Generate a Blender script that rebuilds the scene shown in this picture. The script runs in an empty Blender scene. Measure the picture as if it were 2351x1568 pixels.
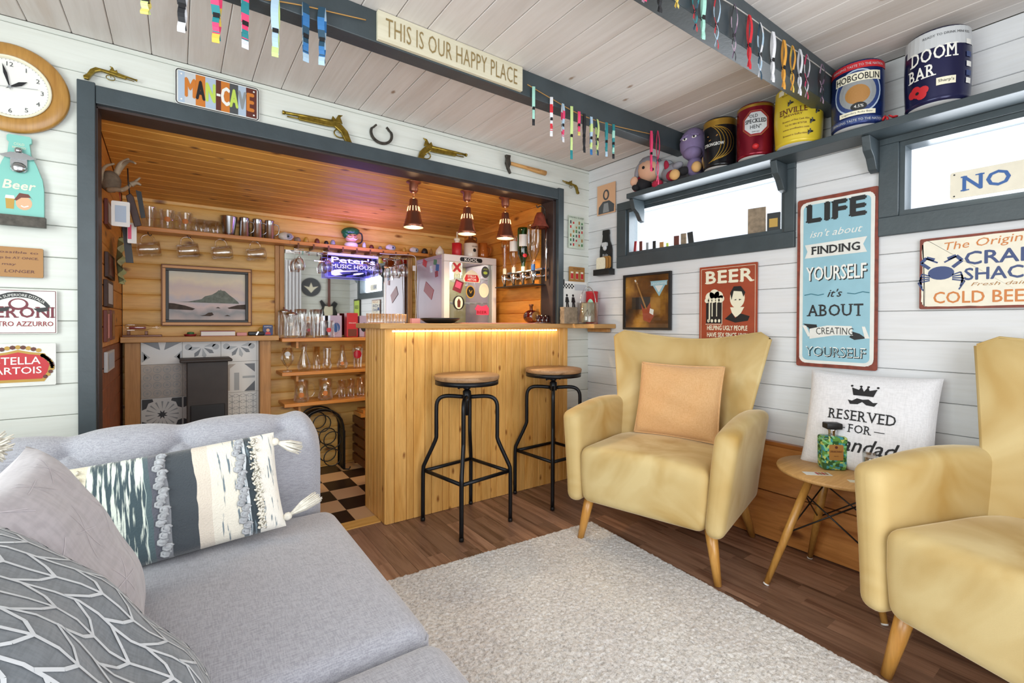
import bpy, math, random
import numpy as np
from mathutils import Vector, Matrix
S = bpy.context.scene
COL = S.collection
PI = math.pi
rnd = random.Random(7)
# ------------------------------------------------------------------ camera
FPX, YAW, PIT, ROLL, PCX, PCY, CAMZ = 1074.4, .6202, -.00915, .00395, 1175.5, 751.3, 1.12
_cy, _sy = math.cos(YAW), math.sin(YAW)
_R = np.array([[math.cos(ROLL), -math.sin(ROLL), 0], [math.sin(ROLL), math.cos(ROLL), 0], [0, 0, 1]]) @ \
     np.array([[1, 0, 0], [0, math.cos(PIT), math.sin(PIT)], [0, -math.sin(PIT), math.cos(PIT)]]) @ \
     np.array([[_cy, -_sy, 0], [0, 0, -1], [_sy, _cy, 0]])
cd = bpy.data.cameras.new('camera'); cam = bpy.data.objects.new('camera', cd); COL.objects.link(cam)
cd.sensor_width = 36; cd.lens = 36 * FPX / 2351; cd.clip_start = .02
cd.shift_y = (PCY - 784) / 2351
_W = np.array([_R[0], -_R[1], -_R[2]]).T
cam.matrix_world = Matrix([[*_W[0], 0], [*_W[1], 0], [*_W[2], CAMZ], [0, 0, 0, 1]])
S.camera = cam
# ------------------------------------------------------------------ light and exposure
S.view_settings.view_transform = 'Standard'; S.view_settings.look = 'None'
S.view_settings.gamma = 1; S.view_settings.use_curve_mapping = False
S.view_settings.exposure = -.04
S.cycles.use_denoising = True
S.cycles.max_bounces = 9; S.cycles.diffuse_bounces = 4; S.cycles.glossy_bounces = 5
S.cycles.transmission_bounces = 10; S.cycles.transparent_max_bounces = 24
S.cycles.caustics_reflective = False; S.cycles.caustics_refractive = False
S.cycles.sample_clamp_indirect = 4
w = bpy.data.worlds.new('sky'); S.world = w; w.use_nodes = True
bg = w.node_tree.nodes['Background']; bg.inputs[0].default_value = (.84, .89, 1, 1); bg.inputs[1].default_value = 1.5
def area(name, loc, rot, sx, sy, power, col):
    l = bpy.data.lights.new(name, 'AREA'); l.shape = 'RECTANGLE'; l.size = sx; l.size_y = sy; l.energy = power; l.color = col
    o = bpy.data.objects.new(name, l); o.location = loc; o.rotation_euler = rot; COL.objects.link(o); return o
area('patio_daylight', (.3, -1.12, 1.25), (PI / 2, 0, 0), 2.3, 1.9, 60, (.97, .98, 1))     # through the rear patio door, aims +Y
area('side_daylight', (-1.42, .7, 1.45), (0, -PI / 2, 0), 1.3, 1.9, 48, (.93, 1, .95))      # through the side window, aims +X
area('high_window_daylight', (2.62, 1.65, 1.745), (0, PI / 2, 0), .24, .96, 9, (.93, .96, 1))
area('high_window_daylight', (2.62, .1, 1.745), (0, PI / 2, 0), .24, 1.0, 9, (.93, .96, 1))
# ------------------------------------------------------------------ maths helpers
def ray(u, v):
    return _R.T @ np.array([(u - PCX) / FPX, (v - PCY) / FPX, 1.])
def hit(u, v, ax, val):          # point of a plane x/y/z = val, measured off the survey view
    d = ray(u, v); i = 'xyz'.index(ax); o = np.array([0, 0, CAMZ]); t = (val - o[i]) / d[i]
    return Vector(o + t * d)
def lin(c):
    c = c / 255
    return c / 12.92 if c <= .04045 else ((c + .055) / 1.055) ** 2.4
def hx(h):
    h = h.lstrip('#'); return tuple(lin(int(h[i:i + 2], 16)) for i in (0, 2, 4)) + (1,)
# ------------------------------------------------------------------ materials
M = {}
def newmat(name):
    m = bpy.data.materials.new(name); m.use_nodes = True; M[name] = m
    nt = m.node_tree; b = nt.nodes['Principled BSDF']
    return m, nt, b
def nd(nt, typ, **k):
    n = nt.nodes.new(typ)
    for a, v in k.items():
        if a.startswith('i_'):
            key = a[2:]; n.inputs[int(key) if key.isdigit() else key.replace('_', ' ')].default_value = v
        else: setattr(n, a, v)
    return n
def ramp(nt, stops, interp='LINEAR'):
    r = nt.nodes.new('ShaderNodeValToRGB'); e = r.color_ramp.elements; r.color_ramp.interpolation = interp
    while len(e) < len(stops): e.new(.5)
    for x, (p, c) in zip(e, stops):
        x.position = p; x.color = c if not isinstance(c, str) else hx(c)
    return r
def mat(name, col, rough=.5, metal=0., noise=0., nscale=40, bump=0., spec=.5, emit=None, estr=0, coat=0, sheen=0, bscale=None):
    m, nt, b = newmat(name); L = nt.links.new
    c = hx(col); b.inputs['Base Color'].default_value = c; b.inputs['Roughness'].default_value = rough
    b.inputs['Metallic'].default_value = metal; b.inputs['Specular IOR Level'].default_value = spec
    if coat: b.inputs['Coat Weight'].default_value = coat; b.inputs['Coat Roughness'].default_value = .1
    if sheen: b.inputs['Sheen Weight'].default_value = sheen; b.inputs['Sheen Roughness'].default_value = .4
    if emit: b.inputs['Emission Color'].default_value = hx(emit); b.inputs['Emission Strength'].default_value = estr
    tc = nd(nt, 'ShaderNodeTexCoord')
    if noise:
        n = nd(nt, 'ShaderNodeTexNoise', i_Scale=nscale, i_Detail=4.); L(tc.outputs['Object'], n.inputs['Vector'])
        r = ramp(nt, [(.3, tuple(x * (1 - noise) for x in c[:3]) + (1,)), (.7, tuple(min(1, x * (1 + noise)) for x in c[:3]) + (1,))])
        L(n.outputs[0], r.inputs[0]); L(r.outputs[0], b.inputs['Base Color'])
    if bump:
        n2 = nd(nt, 'ShaderNodeTexNoise', i_Scale=bscale or nscale, i_Detail=3.); L(tc.outputs['Object'], n2.inputs['Vector'])
        bp = nd(nt, 'ShaderNodeBump', i_Strength=bump, i_Distance=.004); L(n2.outputs[0], bp.inputs['Height']); L(bp.outputs[0], b.inputs['Normal'])
    return m
def wood(name, c1, c2, knot='#5a3510', grain='X', sc=14, kdens=.35, kscale=5, rough=.5, var=.12, stretch=12, coat=0, ksize=.085, streak=None, pore=.8):
    m, nt, b = newmat(name); L = nt.links.new
    tc = nd(nt, 'ShaderNodeTexCoord'); oi = nd(nt, 'ShaderNodeObjectInfo')
    mul = nd(nt, 'ShaderNodeMath', operation='MULTIPLY', i_1=37.3); L(oi.outputs['Random'], mul.inputs[0])
    add = nd(nt, 'ShaderNodeVectorMath', operation='ADD'); L(tc.outputs['Object'], add.inputs[0]); L(mul.outputs[0], add.inputs[1])
    g = [1, 1, 1]; g['XYZ'.index(grain)] = 1 / stretch
    mp = nd(nt, 'ShaderNodeMapping'); mp.inputs['Scale'].default_value = g; L(add.outputs[0], mp.inputs['Vector'])
    n = nd(nt, 'ShaderNodeTexNoise', i_Scale=float(sc), i_Detail=8., i_Roughness=.62, i_Distortion=.6); L(mp.outputs[0], n.inputs['Vector'])
    r = ramp(nt, [(.3, c1), (.5, c2), (.72, c1)] if not streak else [(.28, streak), (.4, c1), (.55, c2), (.75, c1)]); L(n.outputs[0], r.inputs[0])
    # fine pores
    n3 = nd(nt, 'ShaderNodeTexNoise', i_Scale=float(sc * 9), i_Detail=3.); L(mp.outputs[0], n3.inputs['Vector'])
    r3 = ramp(nt, [(.35, (.86, .84, .8, 1)), (.6, (1, 1, 1, 1))]); L(n3.outputs[0], r3.inputs[0])
    mx = nd(nt, 'ShaderNodeMixRGB', blend_type='MULTIPLY', i_0=pore); L(r.outputs[0], mx.inputs[1]); L(r3.outputs[0], mx.inputs[2])
    out = mx.outputs[0]
    if kdens:
        sx = nd(nt, 'ShaderNodeSeparateXYZ'); L(add.outputs[0], sx.inputs[0]); gi = 'XYZ'.index(grain); oth = [i for i in range(3) if i != gi]
        su = nd(nt, 'ShaderNodeMath', operation='ADD'); L(sx.outputs[oth[0]], su.inputs[0]); L(sx.outputs[oth[1]], su.inputs[1])
        hg = nd(nt, 'ShaderNodeMath', operation='MULTIPLY', i_1=.45); L(sx.outputs[gi], hg.inputs[0])
        mk = nd(nt, 'ShaderNodeCombineXYZ'); L(hg.outputs[0], mk.inputs[0]); L(su.outputs[0], mk.inputs[1])
        v = nd(nt, 'ShaderNodeTexVoronoi', voronoi_dimensions='2D', i_Scale=float(kscale)); L(mk.outputs[0], v.inputs['Vector'])
        vn = nd(nt, 'ShaderNodeTexNoise', i_Scale=40., i_Detail=2.); L(add.outputs[0], vn.inputs['Vector'])
        ds = nd(nt, 'ShaderNodeMath', operation='MULTIPLY_ADD', i_1=.06, i_2=-.03); L(vn.outputs[0], ds.inputs[0])
        da = nd(nt, 'ShaderNodeMath', operation='ADD'); L(v.outputs['Distance'], da.inputs[0]); L(ds.outputs[0], da.inputs[1])
        kr = ramp(nt, [(0, (1, 1, 1, 1)), (ksize * .55, (.8, .8, .8, 1)), (ksize * 1.5, (0, 0, 0, 1))]); L(da.outputs[0], kr.inputs[0])
        sp = nd(nt, 'ShaderNodeSeparateColor'); L(v.outputs['Color'], sp.inputs[0])
        gt = nd(nt, 'ShaderNodeMath', operation='LESS_THAN', i_1=kdens); L(sp.outputs[0], gt.inputs[0])
        kk = nd(nt, 'ShaderNodeMath', operation='MULTIPLY'); L(kr.outputs[0], kk.inputs[0]); L(gt.outputs[0], kk.inputs[1])
        mk2 = nd(nt, 'ShaderNodeMixRGB'); mk2.inputs[2].default_value = hx(knot); L(kk.outputs[0], mk2.inputs[0]); L(out, mk2.inputs[1]); out = mk2.outputs[0]
    hv = nd(nt, 'ShaderNodeHueSaturation'); L(out, hv.inputs['Color'])
    mr = nd(nt, 'ShaderNodeMapRange', i_3=1 - var, i_4=1 + var); L(oi.outputs['Random'], mr.inputs[0]); L(mr.outputs[0], hv.inputs['Value'])
    L(hv.outputs[0], b.inputs['Base Color'])
    bp = nd(nt, 'ShaderNodeBump', i_Strength=.12, i_Distance=.003); L(n.outputs[0], bp.inputs['Height']); L(bp.outputs[0], b.inputs['Normal'])
    b.inputs['Roughness'].default_value = rough
    if coat: b.inputs['Coat Weight'].default_value = coat; b.inputs['Coat Roughness'].default_value = .2
    return m
def glassmat(name, col=(1, 1, 1), refl=.5, tint=1., rough=.02):
    # thin glass: clear, with mirror reflections that grow towards the edges
    m = bpy.data.materials.new(name); m.use_nodes = True; M[name] = m; nt = m.node_tree; L = nt.links.new
    nt.nodes.remove(nt.nodes['Principled BSDF'])
    tr = nd(nt, 'ShaderNodeBsdfTransparent'); tr.inputs[0].default_value = (*[c * tint for c in col], 1)
    gl = nd(nt, 'ShaderNodeBsdfGlossy', i_Roughness=rough); gl.inputs[0].default_value = (1, 1, 1, 1)
    lw = nd(nt, 'ShaderNodeLayerWeight', i_Blend=.35)
    mr = nd(nt, 'ShaderNodeMapRange', i_3=.05, i_4=refl + .05); L(lw.outputs['Fresnel'], mr.inputs[0])
    mx = nd(nt, 'ShaderNodeMixShader'); L(mr.outputs[0], mx.inputs[0]); L(tr.outputs[0], mx.inputs[1]); L(gl.outputs[0], mx.inputs[2])
    L(mx.outputs[0], nt.nodes['Material Output'].inputs[0]); return m
# ------------------------------------------------------------------ mesh builder
class Fr:                                   # flat frame: a along u, b along v, c out along n
    def __init__(s, o, u, v, n=None):
        s.o = Vector(o); s.u = Vector(u).normalized(); s.v = Vector(v).normalized(); s.n = Vector(n).normalized() if n else s.u.cross(s.v)
    def p(s, a, b, c=0): return s.o + s.u * a + s.v * b + s.n * c
class Cy:                                   # frame wrapped round an upright barrel; rad(b) radius at height b
    def __init__(s, c, ang, rad): s.c = Vector(c); s.ang = ang; s.rad = rad; s.r0 = rad(0)
    def p(s, a, b, c=0):
        t = s.ang + a / s.r0; r = s.rad(b) + c
        return s.c + Vector((math.cos(t) * r, math.sin(t) * r, b))
BW = lambda x, z, y=2.528: Fr((x, y, z), (1, 0, 0), (0, 0, 1))       # on the back wall: normal -Y
RW = lambda y, z, x=2.508: Fr((x, y, z), (0, -1, 0), (0, 0, 1))      # on the right wall: normal -X
_tx = {}
def text2d(s, bold=0, shear=0, space=1.):
    key = (s, bold, shear, space)
    if key in _tx: return _tx[key]
    c = bpy.data.curves.new('t', 'FONT'); c.body = s; c.dimensions = '2D'; c.fill_mode = 'FRONT'; c.resolution_u = 2
    c.offset = bold; c.shear = shear; c.space_character = space
    o = bpy.data.objects.new('t', c); COL.objects.link(o)
    dg = bpy.context.evaluated_depsgraph_get(); me = bpy.data.meshes.new_from_object(o.evaluated_get(dg))
    V = [(v.co.x, v.co.y) for v in me.vertices]; F = [tuple(p.vertices) for p in me.polygons]
    bpy.data.objects.remove(o); bpy.data.curves.remove(c); bpy.data.meshes.remove(me)
    xs = [v[0] for v in V] or [0, 1]; ys = [v[1] for v in V] or [0, 1]
    _tx[key] = (V, F, min(xs), max(xs), min(ys), max(ys)); return _tx[key]
class MB:
    def __init__(s): s.v = []; s.f = []; s.m = []; s.s = []
    def add(s, vs, fs, m=0, sm=False):
        o = len(s.v); s.v.extend(tuple(v) for v in vs)
        for f in fs: s.f.append(tuple(i + o for i in f)); s.m.append(m); s.s.append(sm)
        return s
    def box(s, x0, x1, y0, y1, z0, z1, m=0):
        return s.add([(x, y, z) for x in (x0, x1) for y in (y0, y1) for z in (z0, z1)],
                     [(0, 1, 3, 2), (4, 6, 7, 5), (0, 4, 5, 1), (2, 3, 7, 6), (0, 2, 6, 4), (1, 5, 7, 3)], m)
    def cbox(s, c, d, m=0, R=None):
        vs = [Vector((x * d[0] / 2, y * d[1] / 2, z * d[2] / 2)) for x in (-1, 1) for y in (-1, 1) for z in (-1, 1)]
        if R: vs = [R @ v for v in vs]
        return s.add([v + Vector(c) for v in vs], [(0, 1, 3, 2), (4, 6, 7, 5), (0, 4, 5, 1), (2, 3, 7, 6), (0, 2, 6, 4), (1, 5, 7, 3)], m)
    def tube(s, pts, r, n=8, m=0, closed=False, sm=True):
        P = [Vector(p) for p in pts]; k = len(P); R = r if hasattr(r, '__len__') else [r] * k; vs = []; fs = []
        up = None
        for i in range(k):
            if closed: d = P[(i + 1) % k] - P[i - 1]
            else: d = P[min(i + 1, k - 1)] - P[max(i - 1, 0)]
            d.normalize()
            if up is None: up = Vector((0, 0, 1)) if abs(d.z) < .9 else Vector((1, 0, 0))
            a = d.cross(up); a.normalize(); b = a.cross(d); up = b
            for j in range(n):
                t = 2 * PI * j / n; vs.append(P[i] + (a * math.cos(t) + b * math.sin(t)) * R[i])
        for i in range(k if closed else k - 1):
            for j in range(n):
                q = (i + 1) % k
                fs.append((i * n + j, i * n + (j + 1) % n, q * n + (j + 1) % n, q * n + j))
        s.add(vs, fs, m, sm)
        if not closed:
            o = len(s.v) - k * n
            s.f.append(tuple(range(o + n - 1, o - 1, -1))); s.f.append(tuple(range(o + (k - 1) * n, o + k * n))); s.m += [m, m]; s.s += [False, False]
        return s
    def lathe(s, prof, c=(0, 0, 0), n=20, m=0, R=None, sm=True, ms=None):
        vs = []; fs = []; c = Vector(c); k = len(prof)
        for (r, z) in prof:
            for j in range(n):
                t = 2 * PI * j / n; v = Vector((r * math.cos(t), r * math.sin(t), z))
                vs.append((R @ v if R else v) + c)
        o = len(s.v); s.v.extend(tuple(v) for v in vs)
        for i in range(k - 1):
            for j in range(n):
                s.f.append((o + i * n + j, o + i * n + (j + 1) % n, o + (i + 1) * n + (j + 1) % n, o + (i + 1) * n + j)); s.m.append(ms[i] if ms else m); s.s.append(sm)
        return s
    def ell(s, c, r, m=0, n=12, R=None, f=None):
        vs = []; fs = []; k = n // 2 + 1; c = Vector(c)
        r = r if hasattr(r, '__len__') else (r, r, r)
        for i in range(k):
            a = PI * i / (k - 1) - PI / 2
            for j in range(n):
                t = 2 * PI * j / n; v = Vector((math.cos(a) * math.cos(t) * r[0], math.cos(a) * math.sin(t) * r[1], math.sin(a) * r[2]))
                if f: v = f(v)
                vs.append((R @ v if R else v) + c)
        for i in range(k - 1):
            for j in range(n): fs.append((i * n + j, i * n + (j + 1) % n, (i + 1) * n + (j + 1) % n, (i + 1) * n + j))
        return s.add(vs, fs, m, True)
    def prism(s, poly, fr, c0, c1, m=0, sm=False):
        n = len(poly)
        if c1 < c0: c0, c1 = c1, c0
        ar = sum(poly[i][0] * poly[(i + 1) % n][1] - poly[(i + 1) % n][0] * poly[i][1] for i in range(n))
        if ar < 0: poly = poly[::-1]
        vs = [fr.p(a, b, c0) for a, b in poly] + [fr.p(a, b, c1) for a, b in poly]
        fs = [tuple(range(n - 1, -1, -1)), tuple(range(n, 2 * n))]
        fs += [(i, (i + 1) % n, n + (i + 1) % n, n + i) for i in range(n)]
        return s.add(vs, fs, m, sm)
    def flat(s, poly, fr, c=.001, m=0):      # printed shape on a face; on a curved face it is cut into rings
        if not isinstance(fr, Fr) and len(poly) > 3:
            P = []
            for p, q in zip(poly, poly[1:] + poly[:1]):
                k = max(1, int(math.hypot(q[0] - p[0], q[1] - p[1]) / .012)); P += [(p[0] + (q[0] - p[0]) * i / k, p[1] + (q[1] - p[1]) * i / k) for i in range(k)]
            ca, cb_ = sum(p[0] for p in P) / len(P), sum(p[1] for p in P) / len(P); n = len(P); vs = [fr.p(ca, cb_, c)]; fs = []
            for t in (.25, .5, .75, 1): vs += [fr.p(ca + (a - ca) * t, cb_ + (b - cb_) * t, c) for a, b in P]
            fs = [(0, 1 + i, 1 + (i + 1) % n) for i in range(n)] + [(1 + r * n + i, 1 + r * n + n + i, 1 + r * n + n + (i + 1) % n, 1 + r * n + (i + 1) % n) for r in range(3) for i in range(n)]
            return s.add(vs, fs, m)
        return s.add([fr.p(a, b, c) for a, b in poly], [tuple(range(len(poly)))], m)
    def rect(s, fr, a0, a1, b0, b1, c=.001, m=0, na=1):
        for i in range(na):
            x0 = a0 + (a1 - a0) * i / na; x1 = a0 + (a1 - a0) * (i + 1) / na
            s.add([fr.p(x0, b0, c), fr.p(x1, b0, c), fr.p(x1, b1, c), fr.p(x0, b1, c)], [(0, 1, 2, 3)], m)
        return s
    def disc(s, fr, a, b, r, c=.001, m=0, n=20, rb=None):
        rb = rb or r
        return s.flat([(a + r * math.cos(2 * PI * i / n), b + rb * math.sin(2 * PI * i / n)) for i in range(n)], fr, c, m)
    def line(s, fr, pts, w, c=.001, m=0):    # printed brush stroke
        for (a, b), (a2, b2) in zip(pts, pts[1:]):
            dx, dy = a2 - a, b2 - b; l = math.hypot(dx, dy) or 1; nx, ny = -dy / l * w / 2, dx / l * w / 2
            s.add([fr.p(a - nx, b - ny, c), fr.p(a2 - nx, b2 - ny, c), fr.p(a2 + nx, b2 + ny, c), fr.p(a + nx, b + ny, c)], [(0, 1, 2, 3)], m)
        return s
    def text(s, t, fr, a, b, w=None, h=.02, c=.0015, m=0, bold=0, shear=0, align='C', arc=0, rot=0, space=1.):
        if bold > 0:                          # heavier strokes: the outline laid down five times, a hair apart
            d = bold * h * 1.3
            for i, (dx, dy) in enumerate(((0, 0), (d, 0), (-d, 0), (0, d), (0, -d))): s.text(t, fr, a + dx, b + dy, w, h, c + i * 2e-5, m, 0, shear, align, arc, rot, space)
            return s
        V, F, x0, x1, y0, y1 = text2d(t, bold, shear, space)
        if not V: return s
        sy = h / (y1 - y0); sx = w / (x1 - x0) if w else sy; W = (x1 - x0) * sx
        ox = {'C': -W / 2, 'L': 0, 'R': -W}[align]; cr, sr = math.cos(rot), math.sin(rot); out = []
        for (x, y) in V:
            X = (x - x0) * sx + ox; Y = (y - y0) * sy
            if arc: th = X / arc; X, Y = math.sin(th) * (arc + Y), math.cos(th) * (arc + Y) - arc
            out.append(fr.p(a + X * cr - Y * sr, b + X * sr + Y * cr, c))
        return s.add(out, F, m)
    def serif(s, t, fr, a, b, w, h, c=.0015, m=0, bold=.012, shear=0):   # capitals with slab feet
        ws = [(text2d(ch, 0, 0, 1.)[3] - text2d(ch, 0, 0, 1.)[2]) if ch != ' ' else .25 for ch in t]; g = .14; k = w / (sum(ws) + g * (len(t) - 1)); x = a - w / 2
        FT_ = dict(L='lb lt', I='cb ct', F='lb lt', E='lb lt', N='lb lt rt', D='lb lt', R='lb lt rb', A='lb rb', B='lb lt', U='lt rt', T='cb', M='lb lt rb rt', P='lb lt', H='lb rb lt rt', K='lb lt rb rt', Y='lt rt cb', V='lt rt')
        for ch, q in zip(t, ws):
            if ch != ' ':
                s.text(ch, fr, x, b, q * k, h, c, m, bold, shear, 'L')
                for f in FT_.get(ch, '').split():
                    px = {'l': x + h * .05, 'c': x + q * k / 2, 'r': x + q * k - h * .05}[f[0]]; y0 = b if f[1] == 'b' else b + h * .93
                    s.rect(fr, px - h * .16, px + h * .16, y0 - h * .01, y0 + h * .08, c + 1.5e-4, m)
            x += (q + g) * k
        return s
    def rbox(s, c, d, r, n=3, m=0, R=None, f=None, k=0):
        # rounded box; n rounding steps, k extra cuts on faces, f deforms local points
        h = [x / 2 for x in d]; c = Vector(c)
        def ax(hh):
            e = [1 - (r / hh) * (1 - math.sin(PI / 2 * i / n)) for i in range(n + 1)] if hh > r * 1.001 else [math.sin(PI / 2 * i / n) for i in range(n + 1)]
            inn = [e[0] * (2 * i / (k + 1) - 1) for i in range(1, k + 1)] if e[0] > 0 else []
            p = [-x for x in e[::-1]] + inn + e
            q = []
            for x in p:
                if not q or x - q[-1] > 1e-5: q.append(x)
            return q
        A = [ax(x) for x in h]; idx = {}; vs = []; fs = []
        def pt(x, y, z):
            key = (round(x, 5), round(y, 5), round(z, 5))
            if key in idx: return idx[key]
            q = [x * h[0], y * h[1], z * h[2]]
            inn = [max(-(h[i] - r), min(h[i] - r, q[i])) for i in range(3)]
            dd = Vector([q[i] - inn[i] for i in range(3)])
            if dd.length > 1e-9: dd = dd.normalized() * r
            v = Vector(inn) + dd
            if f: v = f(v)
            idx[key] = len(vs); vs.append((R @ v if R else v) + c); return idx[key]
        for d0 in range(3):
            d1, d2 = (d0 + 1) % 3, (d0 + 2) % 3
            for sg in (-1, 1):
                for i in range(len(A[d1]) - 1):
                    for j in range(len(A[d2]) - 1):
                        q = []
                        for (aa, bb) in ((i, j), (i + 1, j), (i + 1, j + 1), (i, j + 1)):
                            t = [0, 0, 0]; t[d0] = sg; t[d1] = A[d1][aa]; t[d2] = A[d2][bb]; q.append(pt(*t))
                        if sg < 0: q = q[::-1]
                        if len(set(q)) > 2: fs.append(tuple(dict.fromkeys(q)))
        return s.add(vs, fs, m, True)
    def grid(s, fn, nu, nv, m=0, sm=True, wrap=False, mf=None):
        o = len(s.v)
        for i in range(nu + 1):
            for j in range(nv + 1): s.v.append(tuple(fn(i / nu, j / nv)))
        for i in range(nu):
            for j in range(nv):
                a = o + i * (nv + 1) + j; s.f.append((a, a + nv + 1, a + nv + 2, a + 1)); s.m.append(mf((i + .5) / nu, (j + .5) / nv) if mf else m); s.s.append(sm)
        return s
    def build(s, name, mats, parent=None, mods=(), loc=None):
        off = wloc(parent) if parent else Vector(loc or (0, 0, 0))
        me = bpy.data.meshes.new(name); me.from_pydata([(v[0] - off.x, v[1] - off.y, v[2] - off.z) for v in s.v], [], s.f)
        mats = [mats] if isinstance(mats, str) else mats
        for k in mats: me.materials.append(M[k])
        me.polygons.foreach_set('material_index', [min(i, len(mats) - 1) for i in s.m]); me.polygons.foreach_set('use_smooth', s.s)
        me.update()
        o = bpy.data.objects.new(name, me); COL.objects.link(o)
        if parent: o.parent = parent
        elif loc: o.location = loc
        for k, kw in mods:
            md = o.modifiers.new(k.lower(), k)
            for a, v in kw.items(): setattr(md, a, v)
        return o
def wloc(o):
    v = Vector((0, 0, 0))
    while o: v += o.location; o = o.parent
    return v
BEV = lambda wd, n=2: ('BEVEL', dict(width=wd, segments=n, limit_method='ANGLE'))
SUB = lambda n=2: ('SUBSURF', dict(levels=n, render_levels=n))
def thing(name, label, cat, loc=(0, 0, 0), group=None):
    o = bpy.data.objects.new(name, None); COL.objects.link(o); o.location = loc; o.empty_display_size = .05
    return tag(o, label, cat, group)
def tag(o, label, cat, group=None):
    o['label'] = label; o['category'] = cat
    if group: o['group'] = group
    return o
def struct(o, label=None):
    o['kind'] = 'structure'
    if label: o['label'] = label
    return o
def plab(o, label): o['label'] = label; return o
def copy_tree(o, parent=None):
    c = o.copy(); COL.objects.link(c); c.parent = parent
    for ch in list(o.children): copy_tree(ch, c)
    return c
def Rz(a): return Matrix.Rotation(a, 3, 'Z')
def Rx(a): return Matrix.Rotation(a, 3, 'X')
def Ry(a): return Matrix.Rotation(a, 3, 'Y')
def smoothpts(P, k=4):
    P = [Vector(p) for p in P]; out = []
    for i in range(len(P) - 1):
        p0 = P[max(i - 1, 0)]; p1 = P[i]; p2 = P[i + 1]; p3 = P[min(i + 2, len(P) - 1)]
        for j in range(k):
            t = j / k; out.append(.5 * ((2 * p1) + (p2 - p0) * t + (2 * p0 - 5 * p1 + 4 * p2 - p3) * t * t + (3 * p1 - p0 - 3 * p2 + p3) * t ** 3))
    out.append(P[-1]); return out
def rrect(w, h, r, n=4, cx=0, cy=0):
    out = []
    for (sx, sy, a0) in ((1, -1, -PI / 2), (1, 1, 0), (-1, 1, PI / 2), (-1, -1, PI)):
        for i in range(n + 1):
            t = a0 + PI / 2 * i / n; out.append((cx + sx * (w / 2 - r) + r * math.cos(t), cy + sy * (h / 2 - r) + r * math.sin(t)))
    return out
# ------------------------------------------------------------------ setting materials
wood('white_boards', '#d6dad3', '#dfe3dc', '#b3ab9a', 'X', 9, .08, 4, .55, .03, 14, ksize=.035, pore=.25)
wood('white_boards_y', '#d4d6d9', '#dcdee0', '#a9a294', 'Y', 9, .08, 4, .55, .03, 14, ksize=.035, pore=.25)
wood('white_ceiling', '#d6cfca', '#e0dbd7', '#94775f', 'Y', 9, .12, 5, .6, .04, 14, ksize=.04, streak='#d0c6be', pore=.25)
wood('niche_pine', '#cf9646', '#e8bc6c', '#74400f', 'X', 7, .42, 7, .45, .06, 6, ksize=.09, pore=.5)
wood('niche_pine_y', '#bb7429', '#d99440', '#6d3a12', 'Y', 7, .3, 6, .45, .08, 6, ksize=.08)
wood('niche_ceiling', '#c78731', '#e3a64b', '#5c320a', 'X', 9, .35, 8, .45, .06, 8, ksize=.075, pore=.5)
wood('bar_pine', '#cf9343', '#e4b064', '#84480f', 'Z', 8, .34, 8, .42, .07, 8, ksize=.06, coat=.15)
wood('shelf_pine', '#bb7430', '#d79245', '#7b4717', 'X', 12, .1, 6, .4, .05, 10, coat=.2)
wood('mantel_oak', '#b88a50', '#cda066', '#70451c', 'X', 16, .04, 6, .5, .05, 14)
wood('post_oak', '#ad7a42', '#c4935a', '#5c3515', 'Z', 18, .06, 5, .5, .05, 14)
wood('wainscot', '#a3622b', '#cf8d4c', '#5e2c0c', 'Y', 7, .2, 4, .35, .06, 9, coat=.2, streak='#8a4a1c')
wood('laminate', '#7c5b49', '#9f7c66', '#3c241a', 'Y', 22, 0, 5, .38, .34, 16, streak='#543a2e')
mat('laminate_core', '#2c1d17', .6)
mat('slate_paint', '#3d474c', .42, noise=.14, nscale=9, bump=.15, bscale=60)
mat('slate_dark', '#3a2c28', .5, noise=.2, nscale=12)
mat('groove', '#8a877f', .8); mat('groove_brown', '#5b3a20', .8)
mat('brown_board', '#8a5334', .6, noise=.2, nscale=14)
glassmat('window_glass', (.97, .99, 1), .12)
mat('mirror', '#eef0f2', .02, 1.)
mat('white_paint', '#e6e6e2', .5); mat('black', '#141414', .4); mat('dark_metal', '#26272a', .38, .7)
# boards: each is a piece of its own; the mesh is shared by boards of one size
_bm = {}
def board(parent, p, L, axis, up, wd, th, m, nrm, prof=.003, name='plank'):
    # board of length L along axis, width wd along up, thickness th along nrm; p = its min corner centre on the backing
    key = (round(L, 3), axis, up, round(wd, 4), m, nrm, prof)
    if key not in _bm:
        mb = MB(); A, U, N = (Vector(x) for x in (axis, up, nrm))
        if prof == 'log': cs = [(0, 0)] + [(wd * (1 - math.cos(PI * i / 8)) / 2, .004 + th * math.sin(PI * i / 8) ** .6) for i in range(9)] + [(wd, 0)]
        else: cs = [(.0008, 0), (.0008, th - prof), (prof, th), (wd - prof, th), (wd - .0008, th - prof), (wd - .0008, 0)]
        n = len(cs); v = [U * a + N * b for a, b in cs] + [A * L + U * a + N * b for a, b in cs]
        f = [(i, (i + 1) % n, n + (i + 1) % n, n + i) for i in range(n)] + [tuple(range(n))[::-1], tuple(range(n, 2 * n))]
        if A.cross(U).dot(N) > 0: f = [q[::-1] for q in f]
        mb.add(v, [q[::-1] for q in f]); _bm[key] = mb.build(name, m).data
        for ob in [o for o in COL.objects if o.data == _bm[key]]: bpy.data.objects.remove(ob)
    o = bpy.data.objects.new(name, _bm[key]); COL.objects.link(o); o.parent = parent; o.location = Vector(p) - wloc(parent); return o
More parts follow.
